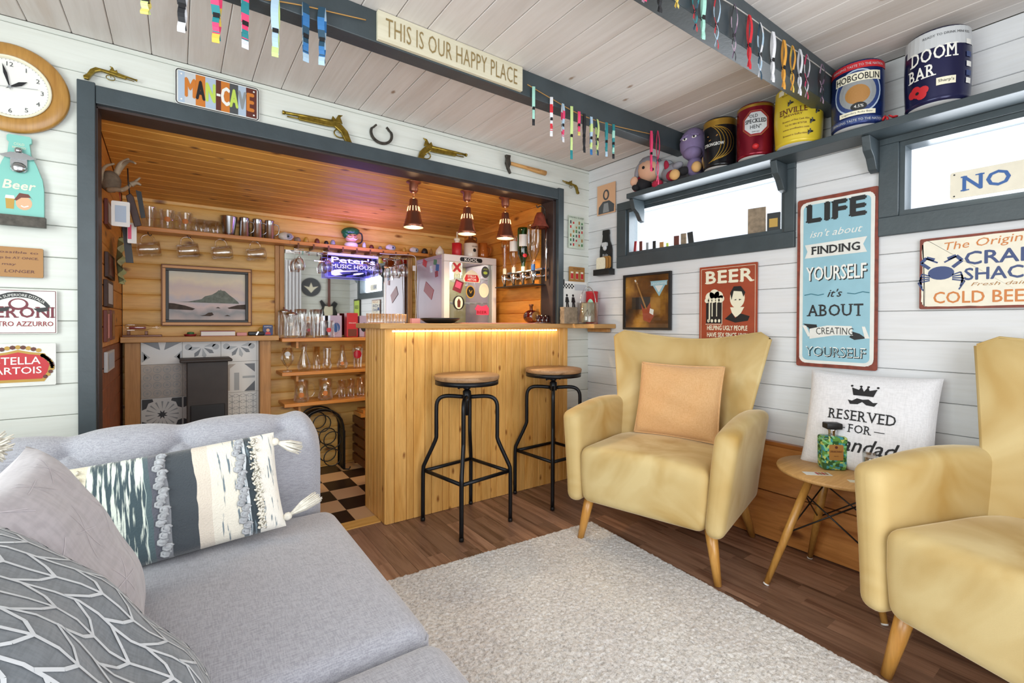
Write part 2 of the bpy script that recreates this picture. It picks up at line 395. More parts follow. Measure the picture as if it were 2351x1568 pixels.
def rows(parent, z0, z1, phase, pitch, spans, mk):
    k = math.floor((z0 - phase) / pitch)
    while True:
        a = phase + k * pitch; b = a + pitch; k += 1
        if a >= z1 - .004: break
        if b <= z0 + .004: continue
        aa, bb = max(a, z0), min(b, z1)
        for (s0, s1) in spans(aa, bb): mk(parent, s0, s1, aa, bb)
# ---- room: x -1.3..2.52, y -1.0..2.54, z 0..2.265
XL, XR, YR, YB, ZC = -1.3, 2.52, -1.0, 2.54, 2.265
NX0, NX1, NY1 = -.28, 2.17, 3.80
# floor of laminate strips
fl = struct(MB().box(XL - .1, XR + .1, YR - .1, 2.62, -.03, -.006).build('floor', 'laminate_core'), 'brown laminate floor laid in narrow strips')
r2 = random.Random(3); x = -.02
while x < XR - .03:
    wd = min(.082, XR - x); y = .2 - r2.random() * .4
    while y < 2.56:
        L = r2.choice((.38, .5, .62, .3)); y1 = min(y + L, 2.56)
        if y1 > .25 and y1 - y > .02: board(fl, (x, y, -.006), round(y1 - y, 3), (0, 1, 0), (1, 0, 0), wd, .006, 'laminate', (0, 0, 1), .0006)
        y = y1
    x += .082
struct(MB().box(XL, XR, YR, .3, -.006, -.001).box(XL, -.02, .25, 2.56, -.006, -.001).build('floor', 'laminate', fl))
# ceiling of whitewashed planks
ce = struct(MB().box(XL - .1, XR + .1, YR - .1, YB + .1, ZC + .012, ZC + .05).build('ceiling', 'groove_brown'), 'whitewashed plank ceiling')
k = 0; x = .038 - .1262 * 11
while x < XR - .01:
    x1 = min(x + .1262, XR)
    board(ce, (x, YR, ZC + .012), YB - YR, (0, 1, 0), (1, 0, 0), x1 - x, .012, 'white_ceiling', (0, 0, -1), .0035); x = x1
# back wall with the opening of the bar niche
OX0, OX1, OZ = -.27, 2.19, 1.995
wb = struct(MB().box(XL - .1, -.30, 2.552, 2.60, 0, 2.3).box(OX1 + .02, XR + .1, 2.552, 2.6, 0, 2.3).box(-.30, OX1 + .02, 2.552, 2.6, 2.02, 2.3).build('wall_back', 'groove'), 'white painted boarded wall around the bar opening')
def spans_b(a, b):
    return [(XL, XR)] if b > 2.08 else [(XL, -.29), (OX1 + .01, XR)]
rows(wb, 0, ZC, 1.994, .1247, spans_b, lambda P, s0, s1, a, b: board(P, (s0, 2.552, a), s1 - s0, (1, 0, 0), (0, 0, 1), b - a, .012, 'white_boards', (0, -1, 0)))
# right wall with two high windows
WZ0, WZ1 = 1.585, 1.90
wins = [(1.135, 2.165), (-.42, .672)]
mb = MB()
for (a, b, c, d) in ((YR - .1, 2.6, 0, WZ0), (YR - .1, 2.6, WZ1, 2.3), (2.165, 2.6, WZ0, WZ1), (.672, 1.135, WZ0, WZ1), (YR - .1, -.42, WZ0, WZ1)): mb.box(2.532, 2.58, a, b, c, d)
wr = struct(mb.build('wall_right', 'groove'), 'white painted boarded wall with two high windows')
def spans_r(a, b):
    if b > WZ0 + .01 and a < WZ1 - .01: return [(YR, -.42), (.672, 1.135), (2.165, 2.54)]
    return [(YR, 2.54)]
rows(wr, .50, ZC, 1.926, .1247, spans_r, lambda P, s0, s1, a, b: board(P, (2.532, s0, a), s1 - s0, (0, 1, 0), (0, 0, 1), b - a, .012, 'white_boards_y', (-1, 0, 0)))
# pine wainscot low on the right wall
wn = struct(MB().box(2.508, 2.532, YR, YB, 0, .50).build('trim_1', 'groove_brown'), 'varnished pine boarding along the foot of the wall')
for a, b in ((.004, .25), (.253, .495)): board(wn, (2.508, YR, a), YB - YR - .01, (0, 1, 0), (0, 0, 1), b - a, .014, 'wainscot', (-1, 0, 0))
MB().box(2.486, 2.532, YR, YB - .01, .495, .515).build('ledge', 'wainscot', wn, [BEV(.003)])
# walls out of the frame, with the openings that let the daylight in
struct(MB().box(XL - .05, XL, YR - .1, -.25, 0, 2.3).box(XL - .05, XL, 1.65, 2.6, 0, 2.3).box(XL - .05, XL, -.25, 1.65, 0, .7).box(XL - .05, XL, -.25, 1.65, 2.1, 2.3).build('wall_left', 'white_paint'))
wf = struct(MB().box(XL - .1, -.9, YR - .05, YR, 0, 2.3).box(1.45, 2.6, YR - .05, YR, 0, 2.3).box(-.9, 1.45, YR - .05, YR, 2.15, 2.3).build('wall_front', 'groove'))
rows(wf, 0, ZC, .06, .1247, lambda a, b: [(1.45, XR)], lambda P, s0, s1, a, b: board(P, (s0, YR, a), s1 - s0, (1, 0, 0), (0, 0, 1), b - a, .012, 'white_boards', (0, 1, 0)))
# ceiling beams
for i, (y0, y1, zb) in enumerate(((1.70, 1.772, 2.150), (.88, .952, 2.10))):
    struct(MB().box(XL, XR - .001, y0, y1, zb, ZC).build('trim_%d' % (i + 2), 'slate_paint', None, [BEV(.003)]), 'slate grey painted ceiling beam ' + ('over the bar end of the room' if i == 0 else 'over the armchairs'))
# slate surround of the bar opening
sf = struct(MB().box(-.322, -.267, 2.50, 2.552, 0, 2.075).build('trim_4', 'slate_paint', None, [BEV(.003)]), 'slate grey painted surround of the bar opening')
MB().box(2.187, 2.236, 2.50, 2.552, 0, 2.075).build('jamb', 'slate_paint', sf, [BEV(.003)])
MB().box(-.266, 2.186, 2.503, 2.552, 1.995, 2.067).build('head', 'slate_paint', sf, [BEV(.003)])
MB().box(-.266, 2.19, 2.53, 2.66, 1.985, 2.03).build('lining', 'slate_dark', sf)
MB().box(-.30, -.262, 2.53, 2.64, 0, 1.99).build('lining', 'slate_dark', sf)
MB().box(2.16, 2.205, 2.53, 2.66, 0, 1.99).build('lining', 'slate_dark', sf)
# window frames and panes
for i, (y0, y1) in enumerate(wins):
    o0, o1 = ((1.085, 2.246) if i == 0 else (-.5, .742))
    wo = struct(MB().box(2.500, 2.532, o0, o1, 1.505, WZ0).box(2.500, 2.532, o0, o1, WZ1, 1.955).box(2.500, 2.532, y1, o1, WZ0, WZ1).box(2.500, 2.532, o0, y0, WZ0, WZ1).build('window_%d' % (i + 1), 'slate_paint', None, [BEV(.003)]), 'slate grey framed high window ' + ('near the corner' if i == 0 else 'above the crab sign'))
    MB().box(2.515, 2.60, y0, y1, WZ0, WZ0 + .022).box(2.515, 2.60, y0, y1, WZ1 - .02, WZ1).box(2.515, 2.60, y0, y0 + .018, WZ0 + .0221, WZ1 - .0201).box(2.515, 2.60, y1 - .018, y1, WZ0 + .0221, WZ1 - .0201).build('sash', 'slate_paint', wo)
    MB().box(2.575, 2.578, y0 + .018, y1 - .018, WZ0 + .022, WZ1 - .02).build('pane', 'window_glass', wo)
# ---- bar niche shell
zt = lambda y: 2.0 - .08 * (y - 2.6)
nf = struct(MB().box(-.34, 2.3, 2.62, 3.9, -.03, -.004).build('floor', 'groove_brown'), 'black and cream chequered floor of the bar')
mat('tile_light', '#d8b48a', .3, noise=.06, nscale=5); mat('tile_dark', '#2e211b', .3)
tl = {}
for i in range(-6, 8):
    for j in range(7):
        x0 = .818 + .187 * i; y0 = 2.65 + .19 * j; dark = (i + j) % 2
        x1, y1 = min(x0 + .1855, 2.17), min(y0 + .1885, 3.80); x0 = max(x0, -.28)
        if x1 - x0 < .02 or y1 - y0 < .02: continue
        o = MB().box(x0, x1, y0, y1, -.004, 0).build('tile', 'tile_dark' if dark else 'tile_light', nf)
MB().box(-.26, .925, 2.555, 2.648, -.004, .006).build('threshold', 'niche_pine', nf)
nb = struct(MB().box(-.34, 2.25, 3.80, 3.83, 0, 2.1).build('wall_back', 'groove_brown'), 'pine log boarded back wall of the bar')
rows(nb, 0, 1.93, 1.094, .0985, lambda a, b: [(-.28, 2.17)], lambda P, s0, s1, a, b: board(P, (s0, 3.80, a), s1 - s0, (1, 0, 0), (0, 0, 1), b - a, .010, 'niche_pine', (0, -1, 0), 'log'))
nr = struct(MB().box(2.17, 2.2, 2.66, 3.83, 0, 2.1).build('wall_right', 'groove_brown'), 'orange pine boarded side wall of the bar')
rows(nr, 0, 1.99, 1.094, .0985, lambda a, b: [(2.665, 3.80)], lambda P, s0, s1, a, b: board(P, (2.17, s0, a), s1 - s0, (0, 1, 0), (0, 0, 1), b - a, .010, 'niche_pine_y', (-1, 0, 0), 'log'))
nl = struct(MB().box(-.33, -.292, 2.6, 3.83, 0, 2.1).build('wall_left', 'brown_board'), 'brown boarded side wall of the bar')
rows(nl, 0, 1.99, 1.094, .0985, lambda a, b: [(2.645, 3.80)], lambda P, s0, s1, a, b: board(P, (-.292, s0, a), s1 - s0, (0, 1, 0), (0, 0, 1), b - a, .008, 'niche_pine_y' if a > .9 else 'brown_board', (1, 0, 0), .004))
nc = struct(MB().add([(-.3, 2.62, 2.06), (2.2, 2.62, 2.06), (2.2, 3.83, 1.96), (-.3, 3.83, 1.96), (-.3, 2.62, 2.08), (2.2, 2.62, 2.08), (2.2, 3.83, 1.98), (-.3, 3.83, 1.98)], [(0, 1, 2, 3), (7, 6, 5, 4), (0, 4, 5, 1), (2, 6, 7, 3)]).build('ceiling', 'groove_brown'), 'orange pine boarded ceiling of the bar')
for i in range(14):
    o = board(nc, (-.28, 2.64 + i * .0838, zt(2.64 + i * .0838) + .012), 2.45, (1, 0, 0), (0, 1, 0), .0838, .012, 'niche_ceiling', (0, 0, -1), .004); o.rotation_euler = (-.08, 0, 0)
# ------------------------------------------------------------------ bar and stools
CT = 1.115
bar = thing('bar_counter', 'pine boarded bar with wooden worktop and row of small lights under its edge', 'bar', (1.55, 2.67, 0))
MB().box(.945, 2.15, 2.52, 2.82, .002, CT - .03).build('carcass', 'niche_pine', bar)
x = .932; wds = [.043, .071]; i = 0
while x < 2.27:
    wd = min(wds[i % 2] if i else .05, 2.275 - x)
    if wd > .01: board(bar, (x, 2.516, .002), CT - .03, (0, 0, 1), (1, 0, 0), wd, .020, 'bar_pine', (0, -1, 0), .0035)
    x += wd; i += 1
MB().box(2.19, 2.275, 2.517, 2.532, .002, CT - .03).build('end_post', 'bar_pine', bar)
y = 2.502; i = 0
while y < 2.82:
    wd = min((.05, .044, .06)[i % 3], 2.836 - y)
    board(bar, (.942, y, .002), CT - .03, (0, 0, 1), (0, 1, 0), wd, .014, 'bar_pine', (-1, 0, 0), .0035); y += wd; i += 1
MB().box(.926, .945, 2.499, 2.517, .002, CT - .03).build('corner_post', 'bar_pine', bar, [BEV(.004)])
top = MB().prism([(.89, 2.468), (2.27, 2.44), (2.31, 2.27), (2.515, 2.26), (2.515, 2.535), (2.16, 2.535), (2.158, 2.9), (.89, 2.9)], Fr((0, 0, 0), (1, 0, 0), (0, 1, 0)), CT - .03, CT).build('worktop', 'mantel_oak', bar, [BEV(.004)])
MB().box(2.47, 2.506, 2.30, 2.50, CT - .058, CT - .031).build('bracket', 'post_oak', bar, [BEV(.006)])
mat('led_warm', '#fff2c0', .4, emit='#ffe9a8', estr=4)
mat('led_tape', '#efe9d8', .5)
ls = thing('light_strip', 'strip of warm small lights glowing under the worktop edge of the bar', 'light strip', (1.6, 2.49, 1.07))
MB().box(.965, 2.17, 2.493, 2.499, 1.066, 1.078).build('tape', 'led_tape', ls)
led0 = MB().ell((.975, 2.489, 1.072), .0055, 0, 8).build('bulb', 'led_warm', ls)
for i in range(1, 48):
    o = led0.copy(); o.location.x += i * .0252; COL.objects.link(o)
for xx in (1.27, 1.87):
    area('strip_glow', (xx, 2.475, 1.07), (.35, 0, 0), .6, .012, .22, (1, .82, .5))
mat('seat_wood', '#8d6a4a', .5); wood('stool_wood', '#8a6746', '#a98561', '#4b3420', 'X', 30, .05, 9, .5, .05, 8)
def stool(label, c, ang):
    t = thing('bar_stool', label, 'stool', (0, 0, 0), 'industrial bar stools in front of the bar')
    MB().lathe([(0, .8), (.17, .8), (.181, .806), (.183, .822), (.179, .829), (0, .829)], n=40).build('seat', 'stool_wood', t)
    MB().lathe([(.12, .778), (.178, .778), (.178, .800), (.172, .8005), (0, .8005)], n=40).lathe([(0, .786), (.125, .786), (.125, .798)], n=20).build('seat_ring', 'dark_metal', t)
    m = MB().lathe([(0, .60), (.012, .60), (.012, .70), (.012, .785), (.03, .788)], n=12).lathe([(.024, .685), (.024, .735), (.014, .745)], n=14)
    m.lathe([(.019, .748), (.021, .752), (.021, .760), (.015, .766)], n=12)
    m.tube([(-.05, .01, .757), (.05, -.01, .757)], .0035, 6).ell((.05, -.01, .757), .007).ell((-.05, .01, .757), .007)
    m.build('screw_column', 'dark_metal', t)
    for k in range(4):
        a = k * PI / 2 + PI / 4; u = Vector((math.cos(a), math.sin(a), 0))
        P = [(.018, .703), (.10, .708), (.145, .70), (.168, .672), (.172, .62), (.172, .50), (.178, .455), (.235, .33), (.245, .295), (.247, .20), (.247, .01)]
        P = smoothpts([u * r + Vector((0, 0, z)) for r, z in P], 3)
        lg = MB().tube(P, .0115, 10).build('leg', 'dark_metal', t)
        MB().lathe([(0, .001), (.0125, .001), (.0135, .012), (.012, .02)], u * .247, 12).build('foot', 'black', lg)
        b = a + PI / 2; w2 = Vector((math.cos(b), math.sin(b), 0))
        MB().tube([u * .236 + Vector((0, 0, .285)), w2 * .236 + Vector((0, 0, .285))], .0105, 8).build('footrest', 'dark_metal', t)
    t.location = (*c, 0); t.rotation_euler.z = ang; return t
stool('black steel bar stool with round wooden seat, standing whole before the bar', (1.325, 2.29), math.radians(9))
stool('black steel bar stool with round wooden seat, half behind the yellow armchair', (1.985, 2.315), math.radians(4))
# ------------------------------------------------------------------ armchairs
def velvet(name, c1, c2):
    m, nt, b = newmat(name); L = nt.links.new
    tc = nd(nt, 'ShaderNodeTexCoord'); n = nd(nt, 'ShaderNodeTexNoise', i_Scale=3.2, i_Detail=3., i_Distortion=.8); L(tc.outputs['Object'], n.inputs['Vector'])
    r = ramp(nt, [(.30, c1), (.66, c2)]); L(n.outputs[0], r.inputs[0]); L(r.outputs[0], b.inputs['Base Color'])
    b.inputs['Roughness'].default_value = .7; b.inputs['Sheen Weight'].default_value = .55; b.inputs['Sheen Roughness'].default_value = .3; b.inputs['Sheen Tint'].default_value = hx('#fff3d8')
    f = nd(nt, 'ShaderNodeTexNoise', i_Scale=260.); L(tc.outputs['Object'], f.inputs['Vector'])
    bp = nd(nt, 'ShaderNodeBump', i_Strength=.15, i_Distance=.002); L(f.outputs[0], bp.inputs['Height']); L(bp.outputs[0], b.inputs['Normal'])
velvet('mustard_velvet', '#ad8840', '#d2bd88')
wood('beech_leg', '#b98038', '#cf9a4e', grain='Z', sc=20, kdens=0, rough=.35, coat=.3)
mat('felt', '#efefea', .8)
def armchair(label, loc, ang):
    t = thing('armchair', label, 'armchair', (0, 0, 0), 'mustard velvet wing armchairs')
    # base and seat
    def dome(v):
        v = Vector(v); h = max(0, v.z) / .14
        v.z += .022 * h * math.cos(min(1, abs(v.x) / .34) * PI / 2) - .035 * h * max(0, (-v.y - .05) / .3) ** 1
        if v.z < 0: v.x *= 1 - .04 * (-v.z / .14)
        return v
    MB().rbox((0, .02, .362), (.625, .70, .27), .045, 4, f=dome, k=7).build('seat', 'mustard_velvet', t)
    for s in (1, -1):
        def armf(v, s=s):
            v = Vector(v); tz = max(0, (v.z + .235) / .47); ty = (v.y + .31) / .62
            w_ = .80 + .20 * min(1, tz * 1.3)
            v.x = v.x * w_ + s * (.042 * tz ** 1.2)
            v.z += (.035 * math.sin(PI * min(1, max(0, ty)) * .9 + .3) - .03) * max(0, tz) ** 2
            v.y -= .03 * (tz - .5)
            return v
        MB().rbox((s * .337, .04, .460), (.10, .66, .475), .042, 4, f=armf, k=6).build('armrest', 'mustard_velvet', t)
    def bk(u, v, off):
        s = u * 2 - 1; tt = v
        x = s * (.305 + .122 * tt ** 1.15); z = .36 + tt * (.665 + .062 * abs(s) ** 1.8 - .045 * max(0, (abs(s) - .82) / .18) ** 2.5)
        y = -.24 - .15 * tt + .15 * abs(s) ** 2.6 * (1 - .12 * tt)
        nx = -.55 * s * abs(s); n = Vector((nx, 1, .22)).normalized()
        e = 1 - max(abs(s) ** 9, (abs(2 * tt - 1)) ** 14) * .8
        return Vector((x, y, z)) + n * off * e
    mb = MB().grid(lambda u, v: bk(u, v, .04), 20, 16).grid(lambda u, v: bk(1 - u, v, -.045), 20, 16)
    for e in range(4):
        def rim(u, v, e=e):
            q = {0: (0, 1 - u), 1: (1, u), 2: (u, 0), 3: (1 - u, 1)}[e]
            a, b = bk(*q, .04), bk(*q, -.045); c = (a + b) / 2; d = (a - b) / 2; th = PI * v
            out = {0: Vector((-1, 0, 0)), 1: Vector((1, 0, 0)), 2: Vector((0, 0, -1)), 3: Vector((0, 0, 1))}[e]
            return c + d * math.cos(th) + out * d.length * math.sin(th)
        mb.grid(rim, 18, 6)
    mb.build('backrest', 'mustard_velvet', t)
    for (sx, sy, tx, ty) in ((1, 1, .01, .015), (-1, 1, -.01, .015), (1, -1, .03, -.06), (-1, -1, .03 * -1, -.06)):
        a = Vector((sx * .295, .02 + sy * .25, .245)); b = Vector((sx * .335 + tx * .3, sy * .30 + (0 if sy > 0 else -.01), .002))
        if sy > 0: a.y = .27; b.y = .3
        MB().tube([a, a.lerp(b, .5), b], [.027, .022, .0155], 16).build('leg', 'beech_leg', t)
    t.location = (*loc, 0); t.rotation_euler.z = ang; return t
A1 = math.radians(105.5)
armchair('mustard velvet wing armchair holding the peach cushion, near the room corner', (2.07, 1.508), A1)
armchair('mustard velvet wing armchair beside the round table, empty seat cut by the photo edge', (2.0, .09), math.radians(70.5))
# ------------------------------------------------------------------ fabrics
def weave(name, c1, c2, sx=160, sy=160, stripe=None, bump=.25):
    m, nt, b = newmat(name); L = nt.links.new; tc = nd(nt, 'ShaderNodeTexCoord')
    mp = nd(nt, 'ShaderNodeMapping'); mp.inputs['Scale'].default_value = (1, .12, 1); L(tc.outputs['Object'], mp.inputs['Vector'])
    n = nd(nt, 'ShaderNodeTexNoise', i_Scale=float(sx), i_Detail=4.); L(mp.outputs[0], n.inputs['Vector'])
    mp2 = nd(nt, 'ShaderNodeMapping'); mp2.inputs['Scale'].default_value = (.12, 1, 1); L(tc.outputs['Object'], mp2.inputs['Vector'])
    n2 = nd(nt, 'ShaderNodeTexNoise', i_Scale=float(sy), i_Detail=4.); L(mp2.outputs[0], n2.inputs['Vector'])
    ad = nd(nt, 'ShaderNodeMath', operation='ADD'); L(n.outputs[0], ad.inputs[0]); L(n2.outputs[0], ad.inputs[1])
    hf = nd(nt, 'ShaderNodeMath', operation='MULTIPLY', i_1=.5); L(ad.outputs[0], hf.inputs[0])
    r = ramp(nt, [(.40, c1), (.58, c2)]); L(hf.outputs[0], r.inputs[0]); L(r.outputs[0], b.inputs['Base Color'])
    b.inputs['Roughness'].default_value = .85; b.inputs['Sheen Weight'].default_value = .3
    bp = nd(nt, 'ShaderNodeBump', i_Strength=bump, i_Distance=.003); L(hf.outputs[0], bp.inputs['Height']); L(bp.outputs[0], b.inputs['Normal'])
    return m
weave('grey_linen', '#8e8f97', '#a7a8b0', 420, 420, bump=.2)
weave('peach_linen', '#cfa16b', '#dbb180', 420, 420, bump=.2)
weave('lilac_linen', '#a29da2', '#b0abb0', 90, 90, bump=.1)
weave('white_cotton', '#d9d9dc', '#e6e6e9', 240, 240, bump=.1)
weave('slate_cotton', '#5b6268', '#6a7177', 240, 240, bump=.1)
# ------------------------------------------------------------------ sofa
sofa = thing('sofa', 'grey linen sofa with button tufted end and two seat cushions', 'sofa', (-.1, 1.0, 0))
def crown(hx_, hy_, amt):
    def f(v):
        v = Vector(v)
        if v.z > 0: v.z += amt * (1 - (v.x / hx_) ** 2) * (1 - (v.y / hy_) ** 2)
        return v
    return f
for y0, y1 in ((.93, 1.77), (.08, .925)):
    c = MB().rbox(((-.55 + .465) / 2, (y0 + y1) / 2, .365), (1.015, y1 - y0, .17), .055, 5, f=crown(.51, .42, .022), k=6).build('seat_cushion', 'grey_linen', sofa)
    P = [(-.53, y0 + .012), (.445, y0 + .012), (.455, y0 + .03), (.455, y1 - .03), (.445, y1 - .012), (-.53, y1 - .012)]
    MB().tube([(a, b, .415) for a, b in P], .0045, 6).build('piping', 'grey_linen', c)
MB().rbox((-.08, .92, .19), (1.04, 1.72, .22), .03, 3).build('base', 'grey_linen', sofa)
# tufted far end: rolled slab with a diamond of buttons
BT = [(-.52, .765), (-.256, .765), (.009, .765), (.30, .765), (-.39, .60), (-.125, .60), (.14, .60)]
def endf(u, v):
    # u along x, v around the section
    x = -.62 + 1.045 * u; th = .09
    e = max(0, (x - .33) / .095)
    zt_ = .80 - .03 * max(0, (-.2 - x)) - .085 * e ** 3
    if v < .46: q = v / .46; y = 1.775; z = .16 + q * (zt_ - .10 - .16); ny, nz = -1, 0
    elif v < .72: q = (v - .46) / .26 * PI; y = 1.875 - math.cos(q) * .10; z = zt_ - .10 + math.sin(q) * .10; ny, nz = -math.cos(q), math.sin(q)
    else: q = (v - .72) / .28; y = 1.975; z = zt_ - .10 - q * (zt_ - .26); ny, nz = 1, 0
    d = 0
    if v < .72:
        for (bx, bz) in BT:
            rr = math.hypot(x - bx, (z - bz) * 1.0)
            d -= .030 * math.exp(-rr / .045)
        dm = 9
        for (ax, az) in BT[:4]:
            for (cx, cz) in BT[4:]:
                L = math.hypot(ax - cx, az - cz)
                if L < .26:
                    ux, uz = (cx - ax) / L, (cz - az) / L; tt = max(0, min(L, (x - ax) * ux + (z - az) * uz)); dm = min(dm, math.hypot(x - ax - ux * tt, z - az - uz * tt))
            sz = max(az, min(.86, z)); dm = min(dm, math.hypot(x - ax - .04 * (sz - az), z - sz) + max(0, z - az) * .95)
        d -= .020 * math.exp(-dm / .020)
    y -= ny * 0; k = math.cos(PI / 2 * max(0, min(1, (x - .375) / .05)))
    yy = 1.875 + (y - 1.875) * (.72 + .28 * k) + ny * d; return Vector((x, yy, z + nz * d))
MB().grid(endf, 210, 170).build('tufted_end', 'grey_linen', sofa)
mb = MB(); sec = [endf(1, i / 70) for i in range(71)]; mb.add(sec, [tuple(range(71))]); mb.build('end_panel', 'grey_linen', sofa)
for bx, bz in BT[:3]: MB().ell((bx, 1.848, bz - .012), (.014, .008, .014), n=10).build('button', 'grey_linen', sofa)
MB().rbox((-.66, .95, .46), (.24, 2.06, .66), .09, 4, k=3).build('backrest', 'grey_linen', sofa)
for fx, fy in ((.36, 1.9), (-.7, 1.9), (.36, .1), (-.7, .0)): MB().tube([(fx, fy, .10), (fx, fy, .001)], [.025, .018], 10).build('leg', 'black', sofa)
# ------------------------------------------------------------------ cushions
def pillow(wd, ht, th, n=36, pinch=.06, wob=.0, seed=1, pw=.42):
    rr = random.Random(seed); ph = [rr.random() * 6 for _ in range(6)]
    def f(u, v, s):
        a, b = u * 2 - 1, v * 2 - 1
        a2 = a * (1 - pinch * (1 - abs(b) ** 2) * abs(a) ** 3); b2 = b * (1 - pinch * (1 - abs(a) ** 2) * abs(b) ** 3)
        z = th / 2 * (max(0, (1 - abs(a) ** 2.6)) * max(0, (1 - abs(b) ** 2.6))) ** pw
        z += wob * math.sin(a * 5 + ph[0] + b * 3) * math.sin(b * 6 + ph[1] - a * 2) * (1 - a * a) * (1 - b * b)
        return Vector((a2 * wd / 2, b2 * ht / 2, z * s))
    return MB().grid(lambda u, v: f(u, v, 1), n, n).grid(lambda u, v: f(1 - u, v, -1), n, n), f
def place(o, loc, X, Y):        # local x, y axes laid along world directions
    X = Vector(X).normalized(); Z = X.cross(Vector(Y)).normalized(); Y = Z.cross(X)
    o.matrix_world = Matrix.Translation(loc) @ Matrix((X, Y, Z)).transposed().to_4x4()
# peach cushion on the first armchair
f1 = Vector((math.cos(A1 + PI / 2), math.sin(A1 + PI / 2), 0)); r1 = Vector((math.cos(A1), math.sin(A1), 0))
mb, f = pillow(.45, .40, .13, pinch=.04, wob=.014, seed=4, pw=.5)
pc = tag(mb.build('cushion', 'peach_linen'), 'plain peach linen cushion leaning in the armchair near the room corner', 'cushion')
E_ = [f(t, 0, 1) for t in np.linspace(0, 1, 20)] + [f(1, t, 1) for t in np.linspace(0, 1, 20)] + [f(t, 1, 1) for t in np.linspace(1, 0, 20)] + [f(0, t, 1) for t in np.linspace(1, 0, 20)]
MB().tube(E_, .005, 6, closed=True).build('seam', 'peach_linen', pc)
place(pc, Vector((2.07, 1.508, .70)) - f1 * .155, -r1, Vector((0, 0, 1)) - f1 * .28)
# slogan cushion on the floor ledge behind the round table
mb, f = pillow(.47, .44, .16, pinch=.05, wob=.004, seed=8)
gc = tag(mb.build('cushion', 'white_cotton'), 'white cushion printed with a crown, moustache and black slogan, against the wall', 'cushion')
class PilF:
    def __init__(s, f, wd, ht): s.f, s.w, s.h = f, wd, ht
    def p(s, a, b, c=0): return s.f(a / s.w + .5, b / s.h + .5, 1) + Vector((0, 0, c))
pf = PilF(f, .47, .44); mat('ink', '#1b1b1e', .7)
mb = MB()
mb.serif('RESERVED', pf, 0, -.005, .235, .042, .002, 0, .006).serif('FOR', pf, 0, -.055, .075, .034, .002, 0, .006).text('Grandad', pf, 0, -.135, .27, .06, .002, 0, .01, .35)
mb.rect(pf, -.085, -.05, -.041, -.038, .002, 0, 3).rect(pf, .05, .085, -.041, -.038, .002, 0, 3)
mb.flat([(-.035, .105), (.035, .105), (.045, .14), (.022, .122), (.012, .148), (0, .124), (-.012, .148), (-.022, .122), (-.045, .14)], pf, .002)
for q in (-.046, -.013, .013, .046): mb.disc(pf, q, .148, .005, .002, 0, 8)
for s in (-1, 1): mb.flat([(0, .088), (s * .02, .092), (s * .038, .078), (s * .052, .082), (s * .042, .064), (s * .015, .066), (0, .078)][::s], pf, .002)
mb.build('print', 'ink', gc)
place(gc, Vector((2.40, .745, .695)), (.03, -1, 0), (.30, 0, 1))
